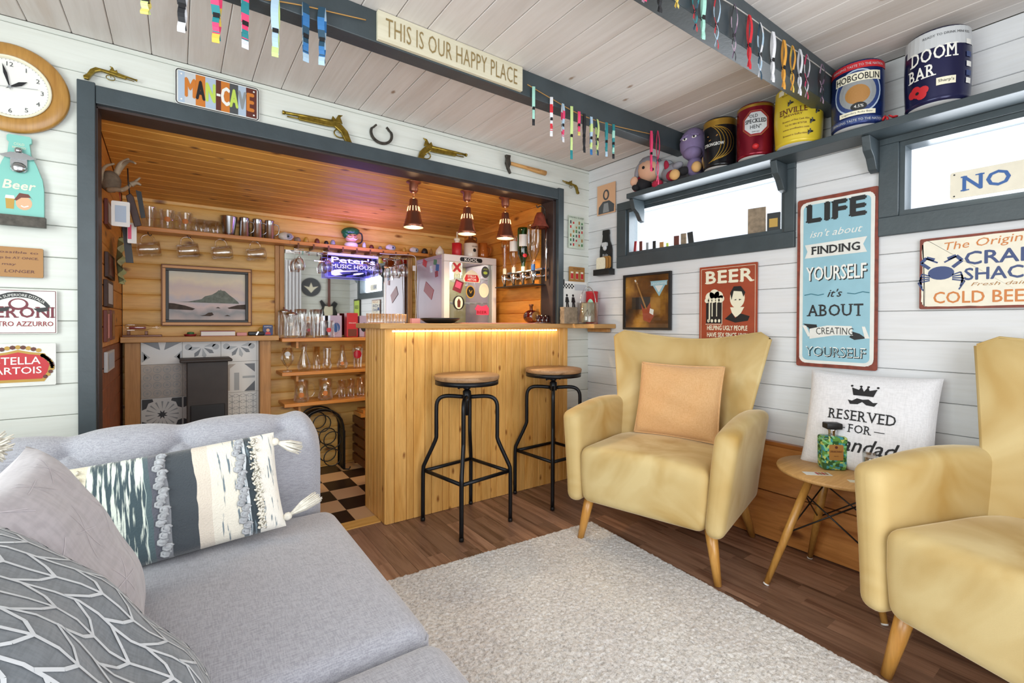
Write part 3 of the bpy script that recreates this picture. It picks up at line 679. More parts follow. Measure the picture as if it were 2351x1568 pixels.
# patterned cushions on the sofa
def stripemat():
    m, nt, b = newmat('striped_weave'); L = nt.links.new; tc = nd(nt, 'ShaderNodeTexCoord'); sx = nd(nt, 'ShaderNodeSeparateXYZ'); L(tc.outputs['Object'], sx.inputs[0])
    nz = nd(nt, 'ShaderNodeTexNoise', i_Scale=9., i_Detail=2.); L(tc.outputs['Object'], nz.inputs['Vector'])
    wb_ = nd(nt, 'ShaderNodeMath', operation='MULTIPLY_ADD', i_1=.022, i_2=-.011); L(nz.outputs[0], wb_.inputs[0])
    ad = nd(nt, 'ShaderNodeMath', operation='ADD'); L(sx.outputs[0], ad.inputs[0]); L(wb_.outputs[0], ad.inputs[1])
    mr = nd(nt, 'ShaderNodeMapRange', i_1=-.26, i_2=.26); L(ad.outputs[0], mr.inputs[0])
    r = ramp(nt, [(0, '#48585c'), (.07, '#e2dcc6'), (.17, '#e2dcc6'), (.18, '#c4d3cb'), (.40, '#52656a'), (.425, '#5d5f69'), (.475, '#8a8d92'), (.50, '#40474d'), (.62, '#d9cfc0'), (.685, '#e6e1d2'), (.83, '#5f6f78'), (.855, '#dfe6ea'), (.87, '#38434a'), (.91, '#efece2')], 'CONSTANT'); L(mr.outputs[0], r.inputs[0])
    # streaky dyed yarn in the pale green bands
    mp = nd(nt, 'ShaderNodeMapping'); mp.inputs['Scale'].default_value = (16, 1.3, 1); L(tc.outputs['Object'], mp.inputs['Vector'])
    s = nd(nt, 'ShaderNodeTexNoise', i_Scale=9., i_Detail=3.); L(mp.outputs[0], s.inputs['Vector']); sr = ramp(nt, [(.44, '#dfe8dc'), (.52, '#41535a')]); L(s.outputs[0], sr.inputs[0])
    g1 = nd(nt, 'ShaderNodeMath', operation='GREATER_THAN', i_1=.18); L(mr.outputs[0], g1.inputs[0]); g2 = nd(nt, 'ShaderNodeMath', operation='LESS_THAN', i_1=.40); L(mr.outputs[0], g2.inputs[0])
    gg = nd(nt, 'ShaderNodeMath', operation='MULTIPLY'); L(g1.outputs[0], gg.inputs[0]); L(g2.outputs[0], gg.inputs[1])
    mx = nd(nt, 'ShaderNodeMixRGB'); L(gg.outputs[0], mx.inputs[0]); L(r.outputs[0], mx.inputs[1]); L(sr.outputs[0], mx.inputs[2])
    s2r = ramp(nt, [(.60, (0, 0, 0, 1)), (.64, (1, 1, 1, 1))]); L(s.outputs[0], s2r.inputs[0])
    g3 = nd(nt, 'ShaderNodeMath', operation='GREATER_THAN', i_1=.70); L(mr.outputs[0], g3.inputs[0]); g4 = nd(nt, 'ShaderNodeMath', operation='MULTIPLY'); L(g3.outputs[0], g4.inputs[0]); L(s2r.outputs[0], g4.inputs[1])
    mx2 = nd(nt, 'ShaderNodeMixRGB'); mx2.inputs[2].default_value = hx('#6f7f88'); L(g4.outputs[0], mx2.inputs[0]); L(mx.outputs[0], mx2.inputs[1])
    L(mx2.outputs[0], b.inputs['Base Color']); b.inputs['Roughness'].default_value = .9; b.inputs['Sheen Weight'].default_value = .3
    f = nd(nt, 'ShaderNodeTexNoise', i_Scale=230., i_Detail=2.); L(tc.outputs['Object'], f.inputs['Vector'])
    bp = nd(nt, 'ShaderNodeBump', i_Strength=.6, i_Distance=.004); L(f.outputs[0], bp.inputs['Height']); L(bp.outputs[0], b.inputs['Normal'])
stripemat(); mat('cream_wool', '#e4e0d3', .9, noise=.12, nscale=60, bump=.6, bscale=120); mat('grey_wool', '#a9acb0', .9, noise=.15, nscale=50, bump=.6, bscale=120)
mb, f = pillow(.57, .295, .13, 48, pinch=.03, wob=.004, seed=3)
st = tag(mb.build('cushion', 'striped_weave'), 'long cushion striped in cream, slate and green wool with corner tassels', 'cushion')
PF = PilF(f, .57, .295); r3 = random.Random(5)
for xx, k, mm, nm in ((-.015, 17, 'grey_wool', 'wool_loops'), (.175, 17, 'grey_wool', 'wool_loops')):
    mb = MB()
    for j in range(k):
        p = PF.p(xx + .006 * math.sin(j * 2.1), -.13 + .26 * j / (k - 1), .004)
        mb.ell(p, (.009 + r3.random() * .003, .0085, .008), 0, 8, Rz(r3.random() * 3)).tube([p + Vector((math.cos(a) * .011, math.sin(a) * .008, .003)) for a in np.linspace(0, 5.2, 7)], .0035, 5)
    mb.build(nm, mm, st)
mb = MB()
for j in range(150):
    p = PF.p(.218 + r3.uniform(-.011, .011), -.135 + .27 * r3.random(), 0); mb.tube([p, p + Vector((r3.uniform(-.008, .008), r3.uniform(-.006, .006), .012))], [.004, .002], 4)
mb.build('fringe', 'cream_wool', st)
mb = MB()
for j in range(170):
    p = PF.p(-.205 + r3.uniform(-.022, .022), -.135 + .27 * r3.random(), 0); mb.tube([p, p + Vector((r3.uniform(-.008, .008), r3.uniform(-.006, .006), .010))], [.004, .002], 4)
mb.build('fringe', 'cream_wool', st)
for (tx, ty, dx, dy) in ((.275, .12, .06, -.03), (.28, -.125, .08, .028)):
    mb = MB(); o = Vector((tx, ty, .005)); mb.ell(o + Vector((dx, dy, 0)) * .15, .013, 0, 10)
    for j in range(60):
        a = r3.random() * 6.28; r = r3.random() * .022; q = Vector((-dy, dx, 0)).normalized(); k = 1 + r3.random() * .25
        mb.tube([o + Vector((dx, dy, 0)) * .2, o + Vector((dx, dy, 0)) * .7 * k + q * math.cos(a) * r * .8 + Vector((0, 0, math.sin(a) * r * .8)), o + Vector((dx, dy, 0)) * 1.15 * k + q * math.cos(a) * r + Vector((0, 0, math.sin(a) * r))], [.003, .0028, .0015], 4)
    mb.build('tassel', 'cream_wool', st)
place(st, (-.02, 1.635, .605), (1, .03, .06), (-.0, .38, 1))
mb, f = pillow(.46, .43, .15, pinch=.06, wob=.008, seed=11)
li = tag(mb.build('cushion', 'lilac_linen'), 'plain lilac grey cushion behind the leaf patterned one', 'cushion')
mat('silver_thread', '#cfcbd2', .6); mb = MB(); PL = PilF(f, .46, .43); r4 = random.Random(6)
for cx in np.arange(-.18, .2, .12):
    for cy in np.arange(-.18, .2, .12):
        for k in range(3):
            a = r4.random() * 3.14; ln = .03 + r4.random() * .03; P = [(cx + math.cos(a) * ln * q, cy + math.sin(a) * ln * q) for q in np.linspace(-1, 1, 5)]; mb.line(PL, P, .0011, .0012)
mb.build('stitching', 'silver_thread', li)
place(li, (-.175, 1.20, .655), (0, 1, 0), (-.16, -.03, .34))
mb, f = pillow(.54, .52, .20, 40, pinch=.05, wob=.012, seed=13)
le = tag(mb.build('cushion', 'slate_cotton'), 'slate grey cushion printed with white leaf chevrons', 'cushion')
PL = PilF(f, .54, .52); mb = MB()
def clip(pts): return all(abs(a) < .262 and abs(b) < .252 for a, b in pts)
for i in range(-7, 8):
    for j in range(-9, 10):
        cx, cy = i * .08, j * .06 + (i % 2) * .012
        for (e, P) in ((0, [(cx, cy), (cx + .02, cy + .014), (cx + .04, cy + .042)]), (1, [(cx, cy), (cx - .02, cy + .014), (cx - .04, cy + .042)]), (2, [(cx, cy), (cx, cy + .03), (cx, cy + .06)]), (3, [(cx + .04, cy + .036), (cx + .04, cy + .066), (cx + .04, cy + .096)])):
            if clip(P): mb.line(PL, P, .005, .0016)
mat('white_print', '#c9ced2', .8); mb.build('print', 'white_print', le)
place(le, (-.125, .78, .62), (0, 1, 0), (-.27, 0, .35))
# a shaggy cushion corner shows behind them
mb = MB(); r5 = random.Random(9); mb.ell((0, 0, 0), (.045, .05, .05), 0, 12)
for j in range(160):
    v = Vector((r5.gauss(0, 1), r5.gauss(0, 1), r5.gauss(0, 1))).normalized(); mb.tube([v * .04, v * .06 + Vector((r5.uniform(-.01, .01),) * 3)], [.004, .002], 4)
o = tag(mb.build('pom_pom', 'cream_wool', loc=(0, 0, 0)), 'cream shaggy pom-pom of a cushion propped on the sofa back', 'pom-pom'); o.location = (-.345, 1.47, .845); o.scale = (.8, .8, .8)
# ------------------------------------------------------------------ rug
m, nt, b = newmat('rug_pile'); L = nt.links.new; tc = nd(nt, 'ShaderNodeTexCoord')
n = nd(nt, 'ShaderNodeTexNoise', i_Scale=95., i_Detail=3., i_Roughness=.7); L(tc.outputs['Object'], n.inputs['Vector']); r = ramp(nt, [(.32, '#a09e9a'), (.45, '#cbc9c6'), (.62, '#e5e4e1')]); L(n.outputs[0], r.inputs[0])
n2 = nd(nt, 'ShaderNodeTexNoise', i_Scale=3., i_Detail=2.); L(tc.outputs['Object'], n2.inputs['Vector']); r2_ = ramp(nt, [(.4, (.93, .92, .93, 1)), (.6, (1, 1, 1, 1))]); L(n2.outputs[0], r2_.inputs[0])
mx = nd(nt, 'ShaderNodeMixRGB', blend_type='MULTIPLY', i_0=1.); L(r.outputs[0], mx.inputs[1]); L(r2_.outputs[0], mx.inputs[2]); L(mx.outputs[0], b.inputs['Base Color']); b.inputs['Roughness'].default_value = .95; b.inputs['Sheen Weight'].default_value = .4
bp = nd(nt, 'ShaderNodeBump', i_Strength=.8, i_Distance=.006); L(n.outputs[0], bp.inputs['Height']); L(bp.outputs[0], b.inputs['Normal'])
def npgrid(name, X, Y, Z, m):
    nx, ny = X.shape; me = bpy.data.meshes.new(name); co = np.stack([X, Y, Z], -1).reshape(-1, 3); me.vertices.add(len(co)); me.vertices.foreach_set('co', co.ravel())
    idx = np.arange(nx * ny).reshape(nx, ny); q = np.stack([idx[:-1, :-1], idx[1:, :-1], idx[1:, 1:], idx[:-1, 1:]], -1).reshape(-1, 4)
    me.loops.add(q.size); me.loops.foreach_set('vertex_index', q.ravel().astype(np.int32)); me.polygons.add(len(q)); me.polygons.foreach_set('loop_start', np.arange(0, q.size, 4, dtype=np.int32)); me.polygons.foreach_set('loop_total', np.full(len(q), 4, dtype=np.int32))
    me.update(calc_edges=True); me.materials.append(M[m]); o = bpy.data.objects.new(name, me); COL.objects.link(o); return o
gx, gy = np.meshgrid(np.linspace(-1.6, 0, 330), np.linspace(-2.2, 0, 450), indexing='ij'); rg = np.random.default_rng(2)
h = rg.random(gx.shape); h = (h + np.roll(h, 1, 0) + np.roll(h, 1, 1)) / 3
edge = np.minimum(np.minimum(-gx, gx + 1.6), np.minimum(-gy, gy + 2.2)); Z = .003 + .012 * np.clip(edge / .012, 0, 1) ** .5 + (h - .5) * .009
Z[edge <= 0] = .0005
o = npgrid('rug', gx + (rg.random(gx.shape) - .5) * .004, gy + (rg.random(gx.shape) - .5) * .004, Z, 'rug_pile'); o.data.polygons.foreach_set('use_smooth', [True] * len(o.data.polygons))
o.location = (1.885, 1.865, 0); o.rotation_euler.z = math.radians(-3.8); tag(o, 'pale grey short pile rug in front of the bar stools', 'rug')
# ------------------------------------------------------------------ round side table
sc = Vector((2.285, .80, 0)); tb = thing('side_table', 'small round oak side table with splayed legs and black wire braces', 'side table', sc)
MB().lathe([(0, .478), (.20, .478), (.232, .484), (.2365, .494), (.2345, .5), (0, .5)], sc, 48).build('tabletop', 'mantel_oak', tb)
FT = [Vector((2.054, .992, 0)), Vector((2.462, .985, 0)), Vector((2.14, .60, 0)), Vector((2.478, .61, 0))]
TP = [sc + (p - sc) * .42 + Vector((0, 0, .455)) for p in FT]
for p, q in zip(FT, TP):
    lg = MB().tube([q, q.lerp(p, .5), q.lerp(p, .985) ], [.0155, .0165, .0115], 14).build('leg', 'beech_leg', tb)
    MB().tube([q.lerp(p, .985), p + Vector((0, 0, .001))], [.012, .0115], 12).build('foot_cap', 'felt', lg)
    MB().tube([q + Vector((0, 0, .024)), q.lerp(p, .1)], .009, 8).build('bracket', 'black', tb)
mb = MB()
for a, b in ((0, 1), (1, 3), (3, 2), (2, 0)):
    q1 = TP[a].lerp(FT[a], .12); q2 = TP[b].lerp(FT[b], .50); q3 = TP[b].lerp(FT[b], .12); q4 = TP[a].lerp(FT[a], .50)
    mb.tube([q1, q2], .0032, 6).tube([q3, q4], .0032, 6)
mb.build('wire_brace', 'black', tb)
# ------------------------------------------------------------------ things on the white walls
for n_, c_ in dict(p_white='#e9e9e4', p_cream='#e8e3cb', p_black='#17181a', p_red='#c0242c', p_darkred='#8e1f28', p_navy='#2b3f73', p_blue='#2f5ea0', p_teal='#2e6f80', p_sky='#9cc6d2', p_orange='#c9772c', p_yellow='#dfc63c', p_lime='#bcd35a', p_green='#3f7a48', p_pink='#e04a72', p_brown='#6a3324', p_rust='#5d2a20', p_grey='#8d9193', p_lgrey='#c5c9cc', p_tan='#c79a62', p_mint='#9fd8c0', p_purple='#7b6690', p_aqua='#7fc4b8', p_gold='#b8923a', p_skin='#d9ac86', p_dgrey='#4a4d50', p_maroon='#6d1428', p_paleblue='#aebfd2').items():
    mat(n_, c_, .45)
mat('tin_white', '#dfe0da', .35, noise=.05, nscale=20); mat('tin_sky', '#8fbccb', .35, noise=.05, nscale=14); mat('tin_rust', '#7a3524', .55, noise=.3, nscale=40); mat('tin_red', '#9c4327', .45, noise=.1, nscale=12)
mat('brass', '#8f7a34', .32, .9, noise=.35, nscale=50); mat('iron', '#4a4640', .5, .6, noise=.3, nscale=60, bump=.3); mat('steel', '#b9bbbd', .22, 1.); mat('chrome', '#d9dadc', .12, 1.)
wood('clock_oak', '#a0702f', '#b98a45', grain='Z', sc=18, kdens=0, rough=.35, coat=.2); wood('hickory', '#c9904e', '#dba766', grain='X', sc=20, kdens=0)
wood('happy_board', '#dad3b6', '#e8e3cb', grain='X', sc=12, kdens=0, pore=.4); mat('old_gold', '#8f7a4e', .5)
def shadow_panel(name, mats, fr, w_, h_, th, label, cat, rad=.004, rim=None, loc=None):
    mb = MB().prism(rrect(w_, h_, rad), fr, 0, th)
    o = mb.build(name, mats, loc=fr.p(0, 0)); return tag(o, label, cat)
def pr(mb, name, m, parent): 
    o = mb.build(name, m, parent); o['kind'] = 'stuff'; return o
# clock
fr = BW(-.507, 1.991); ck = thing('wall_clock', 'round oak rimmed wall clock showing just before two', 'clock', fr.p(0, 0))
ring = lambda r0, r1, z0, z1: [(r0, z0), (r0, z1), ((r0 + r1) / 2, z1 + .006), (r1, z1 - .004), (r1, z0)]
RB = Matrix(((1, 0, 0), (0, 0, -1), (0, 1, 0)))     # z up -> towards the room
MB().lathe([(.112, 0), (.112, .017), (.116, .019), (.158, .017), (.164, .011), (.164, 0)], fr.p(0, 0), 56, R=RB).build('rim', 'clock_oak', ck)
MB().lathe([(.104, .014), (.107, .026), (.113, .027), (.115, .022)], fr.p(0, 0), 48, R=RB).build('bezel', 'p_cream', ck)
fc = MB().lathe([(0, .012), (.110, .012)], fr.p(0, 0), 48, R=RB).build('dial', 'p_white', ck)
mb = MB()
for k in range(12):
    a = PI / 2 - 2 * PI * (k or 12) / 12; mb.text(str(k or 12), fr, .086 * math.cos(a), .086 * math.sin(a) - .008, None, .016, .0135)
for k in range(60):
    a = 2 * PI * k / 60; mb.line(fr, [(.1 * math.cos(a), .1 * math.sin(a)), (.103 * math.cos(a), .103 * math.sin(a))], .001, .0132)
pr(mb, 'numerals', 'p_dgrey', fc)
for nm, ang, ln, wd in (('hour_hand', math.radians(33), .055, .007), ('minute_hand', math.radians(103), .085, .005)):
    d = (math.cos(ang), math.sin(ang)); n_ = (-d[1], d[0])
    MB().prism([(d[0] * -.012, d[1] * -.012), (d[0] * ln * .6 + n_[0] * wd, d[1] * ln * .6 + n_[1] * wd), (d[0] * ln, d[1] * ln), (d[0] * ln * .6 - n_[0] * wd, d[1] * ln * .6 - n_[1] * wd)], fr, .016, .018).build(nm, 'p_black', ck)
MB().line(fr, [(-.03, -.004), (.075, .01)], .0015, .0195).disc(fr, 0, 0, .005, .02).build('second_hand', 'p_grey', ck)
# bottle shaped opener board
fr = BW(-.484, 1.49); bo = thing('bottle_opener', 'turquoise bottle shaped board with metal opener and the word beer', 'bottle opener', fr.p(0, 0))
H_ = [(.066, 0), (.066, .13), (.062, .17), (.045, .225), (.031, .26), (.027, .30), (.033, .305), (.033, .322), (.028, .328)]
MB().prism(H_ + [(-a, b) for a, b in H_[::-1]], fr, 0, .012).build('board', 'p_aqua', bo)
MB().prism([(-.073, -.014), (.073, -.014), (.073, .024), (-.073, .024)], fr, .013, .04).build('tray', 'iron', bo)
op = MB().prism(rrect(.045, .075, .015, 5, 0, .225), fr, .012, .02).prism([(-.05, .243), (-.02, .258), (.02, .258), (.05, .243), (.03, .236), (-.03, .236)], fr, .02, .03).ell(fr.p(0, .268, .022), .012).ell(fr.p(0, .205, .022), (.022, .01, .02)).build('opener', 'steel', bo)
MB().text('Beer', fr, .0, .125, .088, .032, .013, 0, .02, .2).text('COLD', fr, 0, .29, .028, .009, .013).text('BREWED', fr, 0, .278, .036, .007, .013).build('lettering', 'p_cream', bo)
mb = MB().disc(fr, .012, .075, .022, .0125, 0, 20, .026).flat([(-.035, .05), (-.015, .05), (-.013, .09), (-.037, .09)], fr, .0126, 1).flat([(-.038, .088), (-.012, .088), (-.014, .10), (-.036, .10)], fr, .0128, 2).flat([(-.014, .085), (0, .112), (.024, .11), (.036, .09), (.03, .098), (.005, .095), (-.008, .082)], fr, .013, 3).line(fr, [(.004, .065), (.012, .060), (.024, .066)], .004, .013, 2)
pr(mb, 'printed_drinker', ['p_skin', 'p_gold', 'p_white', 'p_brown'], bo)
# plaque and beer signs on the far left
fr = BW(-.53, 1.342); o = shadow_panel('plaque', 'p_tan', fr, .216, .112, .008, 'small tan wooden plaque with verse in old lettering', 'plaque')
M['p_tan'].node_tree.nodes['Principled BSDF'].inputs['Base Color'].default_value = hx('#a5763c')
mb = MB(); [mb.text(t, fr, a, b, w_, .011, .009, 0, .01, .1) for t, a, b, w_ in (('It is impossible to', -.0, .030, .19), ('do all the things be AT ONCE,', -.0, .009, .19), ('while this may', -.03, -.015, .13), ('LONGER', .045, -.04, .08))]; pr(mb, 'lettering', 'p_rust', o)
fr = BW(-.490, 1.1555); o = shadow_panel('beer_sign', 'tin_white', fr, .212, .167, .004, 'white tin beer sign with dark red name under a black scroll', 'sign')
mb = MB().serif('PERONI', fr, .003, -.022, .185, .04, .0055, 0, .02)
mb.line(fr, [(-.102, -.08), (.102, -.08), (.102, .08), (-.102, .08), (-.102, -.08)], .002, .0048).disc(fr, .0, .028, .027, .005, 0, 20, .022)
mb.disc(fr, .0, .03, .020, .0055, 1, 16, .016); mb.build('emblem', ['p_maroon', 'tin_white'], o)
mb = MB().text('NASTRO AZZURRO', fr, 0, -.055, .19, .018, .0055, 0, .01).build('lettering', 'p_darkred', o)
mb = MB(); A_ = [(.10 * math.sin(t), -.03 + .105 * math.cos(t)) for t in np.linspace(-1.05, 1.05, 12)]; B_ = [(.092 * math.sin(t), -.03 + .085 * math.cos(t)) for t in np.linspace(1.05, -1.05, 12)]
mb.flat(A_ + B_, fr, .0058).flat([(.04, .012), (.075, .018), (.085, .005), (.055, -.002)], fr, .006).flat([(-.02, .018), (-.055, .012), (-.06, -.002), (-.03, .002)], fr, .006); mb.build('scroll', 'p_black', o)
MB().text('BIRRA SUPERIORE D\'ITALIA', fr, .0, .058, .15, .010, .0068, 0, .005, 0, 'C', .10).build('scroll_lettering', 'tin_white', o)
fr = BW(-.492, .9535); o = shadow_panel('beer_sign', 'tin_white', fr, .208, .162, .004, 'white tin beer sign with a red shield and gold scrollwork', 'sign')
SH = [(-.07, -.055), (.065, -.055), (.08, -.03), (.086, 0), (.066, .035), (.03, .04), (0, .048), (-.03, .04), (-.066, .035), (-.086, .0), (-.08, -.03)]
MB().flat([(a * 1.1, b * 1.2) for a, b in SH], fr, .005).build('gold_edge', 'p_gold', o); MB().flat(SH, fr, .0056).build('shield', 'p_red', o)
mb = MB().text('STELLA', fr, -.0, 0.002, .122, .028, .0064, 0, .01).text('ARTOIS', fr, 0, -.034, .128, .026, .0064, 0, .01); mb.build('lettering', 'p_white', o)
mb = MB()
for k in range(16):
    t = k * .55; mb.disc(fr, .080 + .014 * math.cos(t), -.01 + .045 * math.sin(t * .5), .007, .0066, k % 2, 8)
for k in range(9): mb.disc(fr, -.056 + k * .014, .055 + .012 * math.sin(k * .4), .008, .006, k % 2, 8)
pr(mb, 'scrollwork', ['p_gold', 'p_rust'], o)
# number plate sign
fr = BW(.155, 2.152); o = shadow_panel('number_plate', 'p_white', fr, .326, .157, .004, 'licence plate style sign with multicoloured letters of MAN-CAVE', 'sign', .012)
mb = MB().prism(rrect(.326, .157, .012), fr, -.002, .003, 0); MB().tube([fr.p(a, b, .005) for a, b in rrect(.318, .149, .012)], .002, 6, closed=True).build('rim', 'p_black', o)
mb = MB(); cols = ['p_paleblue', 'p_lgrey', 'p_orange', 'p_paleblue', 'p_rust', 'p_orange', 'p_dgrey', 'p_paleblue', 'p_rust']; xs = [-.152, -.128, -.088, -.052, -.012, .008, .042, .076, .108, .152]
for i in range(9): mb.rect(fr, xs[i], xs[i + 1], -.068, .068, .0055, i)
mb.build('colour_panels', cols, o)
mb = MB()
for ch, a, m_, w_ in (('M', -.108, 0, .034), ('A', -.070, 1, .030), ('N', -.032, 2, .032), ('-', -.002, 3, .014), ('C', .025, 3, .030), ('A', .059, 2, .030), ('V', .092, 4, .030), ('E', .126, 0, .026)):
    mb.text(ch, fr, a, -.038 if ch != '-' else -.004, w_, .080 if ch != '-' else .01, .0065, m_, .03)
for a in (-.14, .14):
    for b in (-.055, .055): mb.disc(fr, a, b, .004, .007, 3, 8)
pr(mb, 'lettering', ['p_orange', 'p_black', 'p_lime', 'p_white', 'p_grey'], o)
# pistols, horseshoe, hammer
def pistol(fr, L_, flip, rot, label, small=False):
    s = -1 if flip else 1; c_, s_ = math.cos(rot), math.sin(rot)
    def q(a, b): a *= L_; b *= L_; a *= s; return (a * c_ - b * s_, a * s_ + b * c_)
    t = thing('flintlock_pistol', label, 'pistol', fr.p(0, 0), 'brass toy pistols above the bar opening')
    cb = .35 if small else .62                               # barrel share
    x0 = .5 - cb
    S_ = [(x0 + .02, .055), (x0 - .10, .05), (-.30, .03), (-.39, -.06), (-.44, -.20), (-.50, -.26), (-.48, -.33), (-.39, -.32), (-.35, -.21), (-.29, -.09), (-.20, -.025), (x0, -.035), (.28, -.03), (.30, .01), (.28, .02)]
    MB().prism([q(*p) for p in S_], fr, .001, .018).build('stock', 'brass', t, [BEV(.003)])
    MB().tube([fr.p(*q(x0 - .06, .045), .012), fr.p(*q(.2, .038), .012), fr.p(*q(.5, .03), .012)], [.028 * L_, .023 * L_, .02 * L_], 10).tube([fr.p(*q(.47, .03), .012), fr.p(*q(.5, .03), .012)], .027 * L_, 10).build('barrel', 'brass', t)
    g = [q(.02 + x0 - .18 + .085 * math.cos(k) , -.05 - .055 + .06 * math.sin(k)) for k in np.linspace(0, 2 * PI, 14)[:-1]]
    MB().tube([fr.p(a, b, .008) for a, b in g], .010 * L_, 6, closed=True).tube([fr.p(*q(x0 - .17, -.03), .008), fr.p(*q(x0 - .155, -.10), .008)], .008 * L_, 6).build('trigger_guard', 'brass', t)
    MB().prism([q(*p) for p in [(x0 - .20, .04), (x0 - .17, .13), (x0 - .21, .17), (x0 - .14, .16), (x0 - .10, .09), (x0 - .06, .13), (x0 - .03, .05)]], fr, .008, .016).build('lock', 'brass', t, [BEV(.002)])
    MB().tube([fr.p(*q(x0, -.012), .010), fr.p(*q(.44, -.012), .010)], .010 * L_, 6).build('ramrod', 'brass', t)
pistol(BW(-.218, 2.132), .165, False, math.radians(-6), 'stubby brass flintlock pistol beside the round wall clock', True)
pistol(BW(.592, 2.138), .35, True, math.radians(2), 'longest brass flintlock pistol, muzzle towards the number plate sign')
pistol(BW(1.275, 2.135), .35, False, math.radians(2), 'brass flintlock pistol between the horseshoe and the hammer')
pistol(BW(2.318, 2.125), .165, True, math.radians(-4), 'small dark brass pistol nearest the room corner', True)
fr = BW(.914, 2.156); mb = MB()
P = [(.040 * math.sin(t) * (1.05 if abs(t) < 2 else .9) * 1.55, -.052 * math.cos(t) * 1.1) for t in np.linspace(-2.55, 2.55, 26)]
for i in range(25):
    a, b = P[i], P[i + 1]; k = .80; mb.prism([a, b, (b[0] * k, b[1] * k + .002), (a[0] * k, a[1] * k + .002)], fr, .001, .011)
hs = tag(mb.build('horseshoe', 'iron', loc=fr.p(0, 0)), 'worn iron horseshoe hung open end up above the bar', 'horseshoe')
mb = MB(); [mb.disc(fr, P[i][0] * .9, P[i][1] * .9, .0035, .0118, 0, 8) for i in (3, 6, 9, 15, 18, 21)]; pr(mb, 'nail_holes', 'p_black', hs)
fr = BW(1.90, 2.162); hm = thing('claw_hammer', 'claw hammer with wooden handle fixed above the bar', 'hammer', fr.p(0, 0))
MB().tube([fr.p(-.13, .005, .014), fr.p(0, .002, .014), fr.p(.10, -.002, .014), fr.p(.175, -.004, .014)], [.011, .012, .016, .017], 12).build('handle', 'hickory', hm)
MB().prism([(-.165, .052), (-.125, .055), (-.13, .03), (-.124, .0), (-.135, -.03), (-.12, -.062), (-.128, -.066), (-.150, -.035), (-.163, 0), (-.158, .03)], fr, .004, .026).build('head', 'iron', hm, [BEV(.004)])
MB().text('THIS IS NOT A DRILL', fr, .06, -.005, .12, .008, .0305).build('lettering', 'p_brown', hm)
# happy place sign on the beam
fr = Fr((.926, 1.699, 2.209), (1, 0, 0), (0, 0, 1)); o = shadow_panel('wooden_sign', 'happy_board', fr, .66, .107, .014, 'cream wooden sign on the beam reading THIS IS OUR HAPPY PLACE', 'sign', .003)
MB().text('THIS IS OUR HAPPY PLACE', fr, 0, -.034, .60, .068, .0155, 0, -.004, 0, 'C', 0, 0, 1.05).build('lettering', 'old_gold', o)
# ---- right wall signs
fr = RW(.9055, 1.322); o = shadow_panel('slogan_sign', 'tin_rust', fr, .331, .815, .005, 'tall sky blue tin sign about creating yourself, with rusted edge', 'sign', .01)
r6 = random.Random(2); E1 = [(a * (1 + r6.uniform(-.012, .004)), b * (1 + r6.uniform(-.005, .002))) for a, b in [p for s0, s1 in zip(rrect(.305, .782, .03, 4), rrect(.305, .782, .03, 4)[1:] + rrect(.305, .782, .03, 4)[:1]) for p in [(s0[0] + (s1[0] - s0[0]) * k / 8, s0[1] + (s1[1] - s0[1]) * k / 8) for k in range(8)]]]
MB().flat(E1, fr, .0056).build('border', 'tin_white', o); MB().flat(rrect(.275, .752, .022), fr, .0062).build('face', 'tin_sky', o)
Y = lambda f_: .4075 - .815 * f_
mb = MB(); mb.serif('LIFE', fr, 0, Y(.14), .235, .08, .0078, 0, .05)
mb.serif('FINDING', fr, 0, Y(.335), .195, .036, .0088, 0, .03).text("it's", fr, 0, Y(.59), .06, .036, .0078, 0, .01, .35).serif('ABOUT', fr, 0, Y(.70), .225, .054, .0078, 0, .010)
mb.text('CREATING', fr, 0, Y(.805), .15, .032, .0092, 0, -.005, 0, 'C', .9)
mb.flat([(-.135, Y(.745)), (-.075, Y(.75)), (-.07, Y(.78)), (-.10, Y(.80)), (-.11, Y(.77))], fr, .0074).flat([(.125, Y(.825)), (.08, Y(.835)), (.06, Y(.82)), (.075, Y(.79)), (.10, Y(.80))], fr, .0074)
mb.text('YOURSELF', fr, .003, Y(.935) - .003, .245, .046, .0070, 0, .012); mb.text('YOURSELF', fr, .004, Y(.49) - .004, .245, .066, .0070, 0, .015)
mb.build('dark_lettering', 'p_black', o)
MB().flat([(-.13, Y(.275)), (.125, Y(.265)), (.11, Y(.305)), (.125, Y(.35)), (-.13, Y(.355)), (-.118, Y(.315))], fr, .0076).flat([(-.105, Y(.775)), (-.03, Y(.755)), (.07, Y(.758)), (.075, Y(.81)), (0, Y(.812)), (-.105, Y(.835))], fr, .0084).flat([(-.138, Y(.755)), (-.12, Y(.757)), (-.10, Y(.82)), (-.112, Y(.822))], fr, .008).flat([(.108, Y(.76)), (.12, Y(.76)), (.138, Y(.825)), (.12, Y(.826))], fr, .008).build('ribbons', 'tin_white', o)
MB().text("isn't about", fr, 0, Y(.235), .215, .034, .0078, 0, 0, .35).text('YOURSELF', fr, 0, Y(.49), .245, .066, .0078, 0, .01).text('YOURSELF', fr, 0, Y(.935), .245, .046, .0078, 0, 0).build('white_lettering', 'p_white', o)
MB().text('YOURSELF', fr, 0, Y(.935) + .004, .237, .037, .0084, 0, -.014).line(fr, [(-.13, Y(.575)), (-.10, Y(.568)), (-.07, Y(.578)), (-.045, Y(.572))], .004, .0074).line(fr, [(.05, Y(.572)), (.08, Y(.578)), (.11, Y(.568)), (.135, Y(.575))], .004, .0074).build('flourishes', 'p_teal', o)
